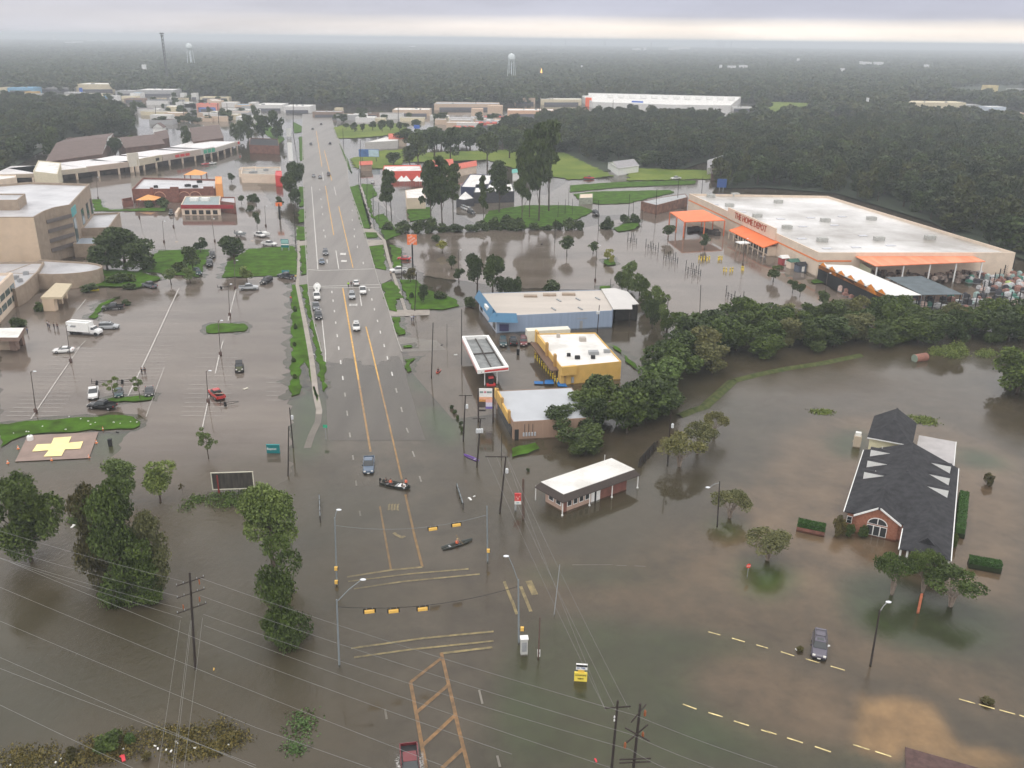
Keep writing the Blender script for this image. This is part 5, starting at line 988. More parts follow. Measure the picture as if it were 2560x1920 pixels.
wl_ = MB(); wl_.box((W_/2,-12.4,1.2),(W_-1.2,23.6,3.4)); wl_.build('brick_wall', BRICK, ch)
m = MB(); m.add([(gx0+.3,gy+.35,-.5),(gx1-.3,gy+.35,-.5),(gx1-.3,gy+.35,ze+.15),(gm,gy+.35,gz-.25),(gx0+.3,gy+.35,ze+.15),(gx0+.3,-23,-.5),(gx1-.3,-23,-.5),(gx1-.3,-23,ze),(gx0+.3,-23,ze)], [(0,1,2,3,4),(1,6,7,2),(5,0,4,8)]); m.build('gable_wall', BRICK, ch)
m = MB()
for a_, b_ in (((gx0-.1,ze-.05),(gm,gz+.02)),((gm,gz+.02),(gx1+.1,ze-.05))):
    (xa,za),(xb,zb_) = a_, b_; m.add([(xa,gy-.05,za-.28),(xb,gy-.05,zb_-.28),(xb,gy-.05,zb_),(xa,gy-.05,za),(xa,gy+.12,za-.28),(xb,gy+.12,zb_-.28),(xb,gy+.12,zb_),(xa,gy+.12,za)], [(0,1,2,3),(3,2,6,7),(0,4,5,1),(4,7,6,5)])
m.build('white_bargeboard', TRIM, ch)
m = MB(); 
for x_, y0_, y1_ in ((0,0,-24.6),(W_,0,wy1)): m.box((x_,(y0_+y1_)/2,ze-.05),(.14,abs(y1_-y0_),.2))
m.box((wx0,(-26+wy1)/2,ze-.05),(.14,abs(wy1+26),.2)); m.build('white_gutter', TRIM, ch)
# arched window
wn = MB(); gyw = gy+.33; cxw = gm+.1; wn.box((cxw,gyw,.85),(2.9,.08,1.7)); ring = [(cxw+1.45*math.cos(t), gyw-.04, 1.9+1.15*math.sin(t)) for t in [math.pi*i/12 for i in range(13)]]; wn.add(ring+[(v[0],v[1]+.08,v[2]) for v in ring], [tuple(range(13))[::-1]]+[(i,i+1,i+14,i+13) for i in range(12)])
aw_ = wn.build('arched_window', TRIM, ch); pn = MB()
for x_ in (-.95,0,.95): pn.box((cxw+x_,gyw-.06,.85),(.8,.06,1.5))
for s_ in (0,1):
    a0 = math.pi/2*s_+.06; rr_ = [(cxw+(.06 if s_==0 else -.06),gyw-.07,1.98)]+[(cxw+1.3*math.cos(a0+(math.pi/2-.12)*i/6),gyw-.07,1.95+.98*math.sin(a0+(math.pi/2-.12)*i/6)) for i in range(7)]; pn.add(rr_, [tuple(range(8))])
pn.build('panes', GLASS, aw_)
m = MB(); m.box((.95,-24.25,1.5),(.8,.1,1.2)); sw = m.build('small_window', TRIM, ch); m = MB(); m.box((.95,-24.32,1.22),(.62,.06,.5)); m.box((.95,-24.32,1.78),(.62,.06,.5)); m.build('panes', GLASS, sw)
for side in (0, 1):
    for k_ in range(3):
        s_ = 3.4+k_*4.75+(side*.6); x0_ = 1.35 if side == 0 else W_-1.35; sg = 1 if side == 0 else -1; zt_ = ze+K*1.35+1.3; xe = (zt_-ze)/K; xe = min(xe, 7.2); xe = xe if side == 0 else W_-xe; yv0, yv1 = -s_, -s_+1.3; zb2 = ze+K*1.35-.05
        dm_ = MB(); dm_.add([(x0_,yv0,zb2),(x0_,yv0,zt_-.05),(xe,yv0,zt_-.04),(x0_,yv1,zb2),(x0_,yv1,zt_-.05),(xe,yv1,zt_-.04)], [(0,2,1),(3,4,5),(0,1,4,3)]); d1 = dm_.build('dormer', TRIM, ch)
        r2_ = MB(); ov = .12*sg; r2_.add([(x0_-ov,yv0-.02,zt_-.04),(x0_-ov,(yv0+yv1)/2,zt_+.12),(x0_-ov,yv1+.15,zt_-.08),(xe,yv0-.05,zt_-.02),(xe+sg*1.2,(yv0+yv1)/2,zt_+.05),(xe,yv1+.15,zt_-.02)], [(0,3,4,1),(1,4,5,2),(0,1,2),(0,2,5,3)]); r2_.build('dormer_roof', SHING, d1)
        MB().box((x0_-sg*.05,(yv0+yv1)/2,zb2+.5),(.06,1.1,.7)).build('dormer_window', GLASS, d1)
for y_ in (-1.5,-12): MB().bar((3,y_,4),(3,y_,4.9),.06,.06,6).build('vent_pipe', TRIM, ch)
bk = MB(); bk.box((3.9,-6.8+13.6,2.1),(6.6,9.8,5.6)); bk.build('cream_wall', M('cream_siding', (.72,.68,.46), .7, .05, 2), ch)
m = MB(); b0,b1,b2,b3 = (.2,1.2,4.95),(7.6,1.2,4.95),(7.6,12.1,4.95),(.2,12.1,4.95); m.add([b0,b1,b2,b3,(3.9,5.6,7.2),(3.9,12.1,7.2)], [(0,1,4),(1,2,5,4),(3,0,4,5),(2,3,5),(3,2,1,0)]); m.box((3.9,8.9,7.22),(.3,6.6,.1)); m.build('back_roof', SHING, ch)
MB().box((3.9,1.22,4.85),(7.4,.1,.2)).build('white_fascia', TRIM, ch)
m = MB(); m.box((11.4,5.6,3.0),(6.2,11.2,.18)); cp = m.build('carport_roof', M('flat_grey_roof', (.40,.38,.38), .5, .1, .5), ch); MB().box((14.5,5.6,3.02),(.12,11.2,.26)).build('white_edge', TRIM, cp)
for x_,y_ in ((14.2,.4),(14.2,5.6),(14.2,10.8),(8.6,10.8)): MB().box((x_,y_,1.2),(.2,.2,3.5)).build('carport_post', TRIM, ch)
for x_,y_ in ((8.8,wy1+.3),(9.7,wy1+.2),(14.2,wy1+.2),(15.0,wy1+.3)): MB().lathe((x_,y_,-.5),[(.22,0),(.16,.5),(.14,3.3),(.2,3.35)],10).build('white_column', TRIM, ch)
# 8 --- hospital group at the left edge
ZH = 17.0
hp_ = flat('hospital_tower', 'tall tan brick hospital block with wet white roof at the left edge', 'hospital', xy([('e',-400,380),('e',-60,215),('e',250,190),('e',772,205),('e',605,385),('e',470,408),('e',380,440),('e',290,492),('e',-400,492)], ZH), ZH, TAN, GROOF, par=.8, th=.4)
Hc = xy([('e',290,492),('e',-400,492)], ZH); part('pale_wall', wallbox(Hc[1], Hc[0], -.02, 1.0, -.4, ZH-.3, .15), TANW, hp_)
Hs = xy([('e',605,385),('e',772,205)], ZH)
for t0,t1 in ((.02,.12),(.40,.5),(.66,.75),(.88,.96)): part('tall_window', wallbox(Hs[0],Hs[1],t0,t1,1.5 if t0<.3 else 6,12,.15), M('teal_glass', (.02,.09,.11), .15, 0, spec=.8), hp_)
part('roof_sign', wallbox(Hs[0],Hs[1],.0,.18,12.8,15.6,.3), M('teal_emblem', (.10,.38,.40), .5, 0), hp_)
for z_ in (3.5,6.6,9.7,12.8): part('brick_band', wallbox(xy([('e',380,440)],ZH)[0], xy([('e',605,385)],ZH)[0], .02,.98, z_, z_+1.2, .12), M('window_band_dark', (.14,.12,.115), .5, .1, 1), hp_)
windows(hp_, Hc[1], Hc[0], 3, 1.8, 3.0, .35, .85, .75, DARK, None, 1, 'small_window', .22)
pent = flat('roof_house', 'tan plant room on top of the hospital roof', 'plant room', rect(xy([('e',-200,345)],ZH+2.6)[0], xy([('e',150,345)],ZH+2.6)[0], xy([('e',218,290)],ZH+2.6)[0]), ZH+2.6, TAN, GROOF, par=.4, zb=ZH-.78)
p0 = xy([('e',700,590),('e',800,462),('e',1035,450),('e',940,582)], 6.5); w2 = flat('hospital_wing', 'low brown hospital wing with wet grey roof right of the tall tan block', 'building', p0, 6.5, TAN, GROOF, par=.7)
p0 = xy([('e',630,725),('e',690,665),('e',925,658),('e',850,725)], 4.5); w3 = flat('hospital_lobby', 'low grey roofed entrance building between the tan tower and the dark oaks', 'building', p0, 4.5, TAN, M('blue_grey_roof', (.27,.31,.36), .4, .1, .5), par=.4)
c0 = P('e',500,930,4.5); m_ = [(c0.x+math.cos(a)*13, c0.y+math.sin(a)*8) for a in [i*math.pi/10-math.pi*.45 for i in range(10)]]
rd = flat('rounded_wing', 'low grey roofed wing with a round end beside the hospital tower', 'building', m_+[(c0.x-10,c0.y+10),(c0.x-12,c0.y-7)], 4.5, TAN, GROOF, par=.5)
p0 = xy([('e',-200,880),('e',380,878),('e',500,795),('e',330,960),('e',215,1070),('e',130,1115),('e',-200,1060)], 5); w4 = flat('low_wing', 'low grey roofed hospital wing behind the tan entrance canopy', 'building', [p0[0],p0[1],p0[3],p0[4],p0[5],p0[6]], 5, TAN, GROOF, par=.6, hv=4)
p0 = xy([('e',-200,1250),('e',-200,985),('e',100,972),('e',-5,1070)], 8.5); w5 = flat('office_block', 'tan office block with window bands at the left edge of the picture', 'building', rect(p0[1],p0[2],xy([('e',-20,1085)],8.5)[0]), 8.5, CREAM, GROOF, par=.7)
wA_, wB_ = Vector(p0[2]), Vector(xy([('e',-20,1085)],8.5)[0]); wC_ = wA_+(wB_-wA_)*2.2; w5b = part('side_wall', wallbox(wA_,wC_,0,1,-.4,8.4,.3,-1), CREAM, w5)
for z_ in (1.6,4.3): 
    for i in range(6): part('window', wallbox(wA_,wC_,.04+i*.16,.17+i*.16,z_,z_+1.6,.4,-1), M('green_glass', (.05,.10,.10), .15, 0, spec=.8), w5)
q4 = [P('e',u_,v_,3.9) for u_,v_ in ((350,1185),(480,1062),(620,1068),(535,1185))]
ec = empty('entrance_canopy', (q4[0].x,q4[0].y,0), 0, 'tan flat entrance canopy on a thick square pillar outside the hospital', 'canopy'); m = MB(); m.prism([(p.x,p.y) for p in q4], 3.3, 3.9, bot=True); part('canopy_roof', m, M('tan_canopy', (.52,.44,.31), .7, .06, 1), ec)
for r_ in (('e',430,1305,3.2,1.6),('e',520,1245,.8,.8),('e',560,1200,.8,.8)): p = P(*r_[:3]); part('pillar', MB().box((p.x,p.y+.8,1.4),(r_[3],r_[4],3.9)), TANW, ec)
q4 = [P('e',u_,v_,4.2) for u_,v_ in ((-80,1535),(-60,1452),(212,1450),(158,1535))]
rc = empty('covered_entry', (q4[3].x,q4[3].y,0), 0, 'brown portico with white flat roof at the left edge of the parking lot', 'portico'); m = MB(); m.prism([(p.x,p.y) for p in q4], 3.3, 4.2, bot=True); part('fascia', m, M('brown_fascia', (.22,.15,.12), .8, .1, 1), rc); m = MB(); m.prism(offset_poly([(p.x,p.y) for p in q4],.1), 4.1, 4.24); part('roof', m, WROOF, rc)
p = P('i',150,60); part('pillar', MB().box((p.x-1.0,p.y+1,1.4),(1.6,1.4,4)), M('brown_fascia', (.22,.15,.12)), rc); p = P('e',205,1600); part('pillar', MB().box((p.x-.6,p.y+.5,1.4),(1,1,4)), M('brown_fascia', (.22,.15,.12)), rc)
p = P('i',20,70); part('inner_wall', MB().box((p.x-2,p.y+2,1.3),(7,1,3.9)), TAN, rc)
# 9 --- restaurants left
ZR = 6
rs = flat('brick_restaurant', 'long red brick restaurant with orange roof peaks and orange awning', 'restaurant', xy([('e',1138,250),('e',1235,152),('e',1870,165),('e',1860,245)],ZR), ZR, BRICK2, GROOF, par=.8, hv=4, hvm=DARK)
rA,rB = xy([('e',1138,250),('e',1860,245)],ZR)
for t0,t1,h_ in ((.22,.26,6.6),(.46,.56,6.8),(.86,.98,6.9)): part('brick_pier', wallbox(rA,rB,t0,t1,-.3,h_,.5), BRICK2, rs)
for t in (.32,.62,.75): 
    a_ = Vector(rA).lerp(Vector(rB), t); d_ = (Vector(rB)-Vector(rA)).normalized(); m = MB(); pts_ = [(a_.x+d_.x*2.6*math.cos(k), a_.y+d_.y*2.6*math.cos(k)-.1, 2.2+2.4*math.sin(k)) for k in [math.pi*i/10 for i in range(11)]]; m.tube(pts_, .22, 5); part('brick_arch', m, M('pale_arch', (.45,.25,.18), .8, 0), rs)
def pyramid(name, label, r, u, v, s, z0, h, mat, cat, wall=None, rz=0, group=None):
    o = empty(name, P(r,u,v,0), rz, label, cat, group); m = MB(); m.add([(-s,-s,z0),(s,-s,z0),(s,s,z0),(-s,s,z0),(0,0,z0+h)], [(0,1,4),(1,2,4),(2,3,4),(3,0,4),(3,2,1,0)]); m.build('roof', mat, o)
    for a_ in ((-1,-1),(1,-1),(1,1),(-1,1)): MB().box((a_[0]*s*.9,a_[1]*s*.9,z0/2-.2),(.4,.4,z0+.4)).build('post', wall or BRICK2, o)
    return o
OAW = M('orange_awning', (.80,.36,.12), .7, .06, 1)
pyramid('orange_awning', 'orange pointed awning over the brick restaurant door', 'e', 1290, 385, 4.2, 2.6, 1.8, OAW, 'awning')
pyramid('orange_roof_peak', 'orange pyramid roof standing behind the brick restaurant', 'e', 1700, 210, 4.6, 5.2, 2.2, OAW, 'roof')
m = flat('orange_tower', 'orange and white entrance tower at the right end of the brick restaurant', 'tower', rect(xy([('e',1858,205)],8)[0], xy([('e',1860,142)],8)[0], xy([('e',1915,142)],8)[0]), 8, OAW, OAW, par=.3)
lw = flat('brick_yard_wall', 'low brown brick service yard at the left end of the restaurant', 'wall', xy([('e',1050,335),('e',1140,320),('e',1150,350),('e',1060,360)],2.4), 2.4, BRICK2, MUD, par=1.8)
ZD = 4.2
dn = flat('red_diner', 'red banded diner with flat blue grey roof and rooftop units', 'restaurant', xy([('e',1562,388),('e',1600,312),('e',1905,310),('e',1900,388)],ZD), ZD, CREAM, M('teal_grey_roof', (.25,.31,.32), .5, .1, .5), par=.4)
dA,dB = xy([('e',1562,388),('e',1900,388)],ZD); part('red_band', wallbox(dA,(dA[0]+(dB[0]-dA[0])*1.35,dA[1]+(dB[1]-dA[1])*1.35),0,1,2.7,4.25,.3), M('crimson', (.30,.02,.03), .5, .05, 1), dn)
windows(dn, dA, dB, 5, .3, 2.0, .05, .95, .35, DARK, None)
for u_ in (1680,1775): p = P('e',u_,345,ZD); part('roof_unit', MB().box((p.x,p.y,ZD+.2),(3.4,2.4,1.5)), TRIM, dn)
flat('brick_side_block', 'brick block at the right end of the red diner', 'building', xy([('e',1900,355),('e',1910,318),('e',2030,318),('e',2035,372)],4.6), 4.6, BRICK2, GROOF, par=.5)
pw_ = flat('white_drive_wall', 'white low wall beside the diner with a black van in front', 'wall', rect(xy([('e',1510,460)],1.4)[0], xy([('e',1540,415)],1.4)[0], xy([('e',1560,415)],1.4)[0]), 1.6, CREAM, CREAM, par=.1)
flat('tan_shop', 'tan flat shop with a red corner left of the roadside trees', 'shop', xy([('b',-130,1500),('b',-120,1445),('b',210,1440),('b',215,1510)],4.5), 4.5, CREAM, M('dull_roof', (.33,.31,.28), .7, .2, .4), par=.7, hv=3)
r_ = flat('red_corner', 'red block on the right end of the tan shop', 'building', xy([('b',165,1515),('b',170,1475),('b',222,1475),('b',222,1520)],5), 5, REDP, REDP, par=.3)
flat('tan_roadhouse', 'tan building with flat roof left of the roadside trees, partly out of sight', 'shop', xy([('e',2060,80),('e',2080,62),('e',2212,55),('e',2212,100)],4), 4, CREAM, GROOF, par=.5)
# 10 --- shopping strip: curved row of shops
strip_pts = [('a',-60,1600),('a',390,1590),('a',800,1540),('a',1150,1495),('a',1240,1485),('a',1450,1440),('a',1780,1385),('a',1900,1360),('a',2120,1290)]
SP = [P(*t) for t in strip_pts]; SCOL = [(.42,.35,.28),(.48,.42,.34),(.45,.36,.30),(.62,.58,.50),(.50,.44,.34),(.45,.38,.33),(.50,.46,.44),(.48,.44,.40)]
sm = empty('shopping_strip', (SP[3].x,SP[3].y,0), 0, 'long curved tan shopping strip with white roofs and a columned walkway', 'shops')
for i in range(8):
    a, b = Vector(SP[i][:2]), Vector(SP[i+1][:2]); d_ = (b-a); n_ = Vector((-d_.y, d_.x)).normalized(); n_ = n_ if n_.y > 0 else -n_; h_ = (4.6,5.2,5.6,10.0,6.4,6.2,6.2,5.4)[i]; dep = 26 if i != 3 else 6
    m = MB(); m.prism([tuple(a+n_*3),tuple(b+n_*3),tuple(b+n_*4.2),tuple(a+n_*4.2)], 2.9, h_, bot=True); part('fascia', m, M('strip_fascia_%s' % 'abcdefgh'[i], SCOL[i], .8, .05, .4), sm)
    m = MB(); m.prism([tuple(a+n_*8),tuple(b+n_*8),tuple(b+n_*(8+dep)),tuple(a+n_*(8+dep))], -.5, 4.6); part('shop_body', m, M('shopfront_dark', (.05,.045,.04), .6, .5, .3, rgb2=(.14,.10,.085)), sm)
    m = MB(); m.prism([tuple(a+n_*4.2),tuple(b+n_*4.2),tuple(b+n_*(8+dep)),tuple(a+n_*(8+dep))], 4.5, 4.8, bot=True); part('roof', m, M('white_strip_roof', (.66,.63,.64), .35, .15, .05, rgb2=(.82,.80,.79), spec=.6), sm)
    nn = max(2, int(d_.length/9))
    for k in range(nn): q_ = a.lerp(b, (k+.5)/nn)+n_*3.4; part('column', MB().box((q_.x,q_.y,1.2),(.9 if i != 3 else 2.0,.7,3.6)), CREAM, sm)
for (i, t, w_, c_) in ((5,.5,.5,REDP),(6,.6,.9,M('shop_green', (.05,.35,.22), .6, 0)),(7,.93,.12,REDP),(4,.8,.25,BLK),(1,.05,.2,REDP)):
    a, b = Vector(SP[i][:2]), Vector(SP[i+1][:2]); d_ = (b-a); n_ = Vector((-d_.y, d_.x)).normalized(); n_ = n_ if n_.y > 0 else -n_
    q_ = a.lerp(b, t)+n_*2.9; mb = MB(); nb = {5: 3, 6: 3}.get(i, 1); [mb.box((q_.x+d_.normalized().x*(k-(nb-1)/2)*4.2, q_.y+d_.normalized().y*(k-(nb-1)/2)*4.2, 4.5), (3.4 if nb > 1 else 3, .15, 1.5 if i != 6 else 2.2), math.atan2(d_.y, d_.x)) for k in range(nb)]; part('shop_sign', mb, c_, sm)
flat('cream_annex', 'cream block with three small windows on the left half of the shopping strip', 'building', rect(xy([('a',285,1480)],8)[0], xy([('a',330,1385)],8)[0], xy([('a',525,1405)],8)[0]), 8, M('pale_yellow_wall', (.62,.56,.42), .8, .05, 1), WROOF, par=.4)
def gable(name, label, cat, A, B, C, h, rh, wall, roof, group=None, e=.6):
    """gabled house: eave rectangle A,B,C (B the corner), ridge runs parallel to A-B"""
    A, B, C = Vector(A), Vector(B), Vector(C); D = A+C-B; c = (A+C)/2; o = empty(name, (c.x,c.y,0), 0, label, cat, group); m = MB(); m.prism([tuple(v) for v in (A,B,C,D)], -.5, h); part('wall', m, wall, o)
    M1, M2 = (B+C)/2, (A+D)/2; ab = (B-A).normalized()*e; bc = (C-B).normalized()*e; g = MB()
    v = [(A-ab-bc), (B+ab-bc), (C+ab+bc), (D-ab+bc), (M1+ab), (M2-ab)]; zz = (h-.15,h-.15,h-.15,h-.15,h+rh,h+rh); g.add([(p.x,p.y,z) for p, z in zip(v, zz)], [(0,1,4,5),(2,3,5,4),(3,2,1,0)]); part('roof', g, roof, o)
    g = MB()
    for p, q_, r_ in ((B,C,M1),(A,D,M2)): g.add([(p.x,p.y,h),(q_.x,q_.y,h),(r_.x,r_.y,h+rh-.3)], [(0,1,2)])
    part('gable_wall', g, TRIM, o); return o
for (A,B,C,h,rh,lb) in (((590,1195),(980,1150),(880,1330),6,3.5,'long brown roofed apartment house left of the shopping strip tower'),((1010,1190),(1320,1160),(1420,1240),6,3,'brown roofed apartment house behind the middle of the shopping strip'),((1630,1105),(1860,1080),(1930,1190),6,4,'brown hipped apartment house nearest the trees behind the strip'),((1330,1150),(1430,1130),(1460,1190),6,3,'small brown roofed house between two larger ones')):
    gable('apartment_house', lb, 'house', xy([('a',*A)],h)[0], xy([('a',*B)],h)[0], xy([('a',*C)],h)[0], h, rh, M('brown_brick_wall', (.16,.10,.08), .8, .2, .3), BROOF, 'brown roofed apartment houses')
for u_,v_,s_ in ((590,1300,5),(760,1320,9),(1370,1155,8),(1720,1215,9),(1610,1245,7),(330,1280,8)):
    p = P('a',u_,v_); gable('white_gable', 'white fronted gable house among the brown roofs behind the shopping strip', 'house', (p.x-s_/2,p.y+6),(p.x-s_/2,p.y),(p.x+s_/2,p.y),4.5,3.2,TRIM,BROOF,'white gables behind the strip')
flat('brown_row', 'dark brown flat row house right of the apartment roofs', 'building', xy([('b',-60,1250),('b',-50,1190),('b',190,1200),('b',200,1260)],5), 5, M('rust_wall', (.17,.08,.06), .8, .2, .5), SHING, par=.4)
flat('tan_row', 'flat tan warehouse at the left edge behind the hospital roof', 'building', xy([('e',-100,180),('e',-90,130),('e',138,128),('e',135,150)],7), 7, CREAM, WROOF, par=.5)
# 11 --- right of the highway
flat('long_white_shed', 'long white roofed warehouse with pale wall right of the far highway', 'warehouse', xy([('b',940,1230),('b',1130,1180),('b',1235,1190),('b',1225,1215)],5), 5, M('greyish_wall', (.50,.48,.46), .8, .05, .3), WROOF, par=.3)
gable('red_barn', 'red roofed building attached to the long white warehouse', 'building', xy([('b',1150,1160)],5)[0], xy([('b',1290,1160)],5)[0], xy([('b',1300,1200)],5)[0], 5, 2, CREAM, RROOF)
gable('red_kiosk', 'small red roofed drive in kiosk beside the far highway', 'kiosk', xy([('b',900,1400)],3.5)[0], xy([('b',995,1395)],3.5)[0], xy([('b',1000,1420)],3.5)[0], 3.5, 1.2, TAN, RROOF)
dr = flat('drive_in_canopy', 'long white and red topped drive in restaurant in front of the pines', 'restaurant', xy([('b',1095,1480),('b',1105,1430),('b',1420,1425),('b',1440,1475)],4.2), 4.2, M('drive_in_red', (.70,.10,.07), .6, .05, 1), WROOF, par=.5)
for i in range(4):
    u_ = (1260,1300,1395,1430)[i]; p = P('b',u_,1600); o = empty('white_tent', (p.x,p.y,0), .5, 'white peaked shade tent behind the drive in restaurant', 'tent', 'white shade tents'); m = MB(); m.add([(-1.8,-1.8,2.2),(1.8,-1.8,2.2),(1.8,1.8,2.2),(-1.8,1.8,2.2),(0,0,4.8)], [(0,1,4),(1,2,4),(2,3,4),(3,0,4),(3,2,1,0)]); m.build('canopy', TRIM, o)
    for a_ in ((-1.7,-1.7),(1.7,-1.7),(1.7,1.7),(-1.7,1.7)): MB().box((a_[0],a_[1],1),(.1,.1,2.5)).build('pole', METAL, o)
gable('red_roof_house', 'red roofed house behind the pines, left of a longer red roof', 'house', xy([('b',1505,1410)],4)[0], xy([('b',1690,1395)],4)[0], xy([('b',1700,1425)],4)[0], 4, 2.4, CREAM, RROOF, 'red roofed houses')
gable('red_roof_house', 'longer red roofed house behind the pines, beside the round red roof', 'house', xy([('b',1725,1430)],4)[0], xy([('b',1895,1400)],4)[0], xy([('b',1905,1430)],4)[0], 4, 1.8, CREAM, RROOF, 'red roofed houses')
flat('white_roof_shop', 'white roofed workshop behind the pines with dark blue front', 'building', xy([('f',1770,230),('f',1850,120),('f',2050,130),('f',2000,240)],5), 5, M('navy_wall', (.04,.05,.10), .6, .1, 1), WROOF, par=.3)
flat('white_roof_shop', 'pale walled white roofed garage behind the pines', 'building', xy([('f',1300,330),('f',1290,260),('f',1440,240),('f',1465,325)],5), 5, CREAM, WROOF, par=.2)
flat('white_roof_shop', 'dark fronted white roofed shop right of the stand of pines', 'building', xy([('f',1730,335),('f',1810,270),('f',1885,330),('f',1800,345)],3.5), 3.5, M('shop_dark_wall', (.06,.06,.07), .7, .2, 1), WROOF, par=.1)
flat('dark_storefront', 'long dark storefront with white lit sign squares behind the right pines', 'building', xy([('f',1880,280),('f',1900,210),('f',2212,200),('g',20,270)],5), 5, M('shop_dark_wall', (.06,.06,.07)), WROOF, par=.3)
gable('green_roof_house', 'little teal roofed building behind the pines', 'building', xy([('g',5,90)],4)[0], xy([('g',110,75)],4)[0], xy([('g',112,95)],4)[0], 4, 1.2, TRIM, M('teal_roof', (.12,.38,.33), .6, .05, 1))
bk_ = flat('bus_shelter_sign', 'small cream roofed brick sign shelter on the oval green', 'shelter', rect(xy([('g',580,330)],3)[0], xy([('g',585,295)],3)[0], xy([('g',700,290)],3)[0]), 3, M('grey_green_wall', (.30,.32,.26), .8, .2, 1), CREAM, par=.05)
flat('brick_motel', 'long low brick building with pale roof beside the store loading canopy', 'building', xy([('g',1115,358),('g',1290,320),('g',1500,290),('g',1520,320),('g',1250,390)],4), 4, M('motel_brick', (.19,.10,.07), .8, .3, .6), M('dull_roof2', (.36,.37,.38), .5, .1, .4), par=.2)
gable('white_house', 'white walled grey roofed house among trees beyond the green field', 'house', xy([('c',830,1400)],4)[0], xy([('c',1000,1380)],4)[0], xy([('c',1095,1430)],4)[0], 4, 2, TRIM, M('grey_house_roof', (.30,.29,.30), .8, .1, 1), 'houses among the trees')
gable('white_house', 'pale grey roofed house under a yellow green tree above the store roof', 'house', xy([('c',1690,1385)],4)[0], xy([('c',1860,1330)],4)[0], xy([('c',1870,1390)],4)[0], 4, 2, TRIM, M('grey_house_roof', (.30,.29,.30)), 'houses among the trees')
gable('white_house', 'dark brown roofed long house right of the pale grey roofed one', 'house', xy([('c',1720,1460)],4)[0], xy([('c',1900,1440)],4)[0], xy([('c',1910,1475)],4)[0], 4, 2, M('brown_brick_wall', (.16,.10,.08)), M('dark_house_roof', (.12,.10,.10), .8, .1, 1), 'houses among the trees')
gable('white_house', 'small white gable house at the edge of the dense wood', 'house', xy([('c',1935,1450)],4)[0], xy([('c',1935,1410)],4)[0], xy([('c',1985,1410)],4)[0], 4, 2.4, TRIM, M('grey_house_roof', (.30,.29,.30)), 'houses among the trees')
# 12 --- far shopping park
ZF = 7
mega = flat('far_superstore', 'huge white superstore with ribbed roof and blue sign in the far shopping park', 'store', xy([('c',605,830),('c',620,800),('c',1980,835),('c',1890,910),('c',1400,905),('c',700,880)],ZF), ZF, M('far_white_wall', (.62,.61,.60), .8, .05, .05), WROOF, par=.6)
mA,mB_ = xy([('c',605,860),('c',1890,915)],ZF)
part('orange_sign', wallbox(mA,mB_,.03,.07,0,9.5,2), M('far_orange_sign', (.85,.15,.06), .6, 0), mega); part('blue_sign', wallbox(mA,mB_,.355,.43,1.5,8,2), M('far_blue_sign', (.05,.14,.5), .6, 0), mega)
for t0 in (.17,.55): part('dark_entrance', wallbox(mA,mB_,t0,t0+.09,0,5.5,2), M('far_dark', (.12,.12,.14), .8, 0), mega)
for i in range(12):
    p = P('c',850+i*95,825+i*2,9); part('roof_unit', MB().box((p.x,p.y,ZF+1.4),(7,6,3)), TRIM, mega)
def farb(r, u0, u1, vb, h, dep, wall, roof, label, group='far shops beyond the flood', gab=False):
    A, B = P(r,u0,vb), P(r,u1,vb); C = B+Vector((0,dep,0)); mm = flat('far_shop', label, 'shop', [(A.x,A.y),(B.x,B.y),(C.x,C.y),(A.x,C.y)], h, wall, roof, par=.4, group=group, hv=2 if u1-u0 > 150 else 0); 
    part('shopfront', wallbox((A.x,A.y),(B.x,B.y),.08,.92,0,2.6,.4), M('far_dark', (.12,.12,.14)), mm); return mm
FT = M('far_tan', (.55,.42,.32), .8, .05, .05); FY = M('far_cream', (.62,.55,.40), .8, .05, .05); FBL = M('far_blue_wall', (.20,.40,.58), .8, .05, .05); FRD = M('far_red', (.55,.10,.08), .8, 0); FGR = M('far_grey', (.38,.38,.39), .8, .05, .05); FW = MATS['far_white_wall']
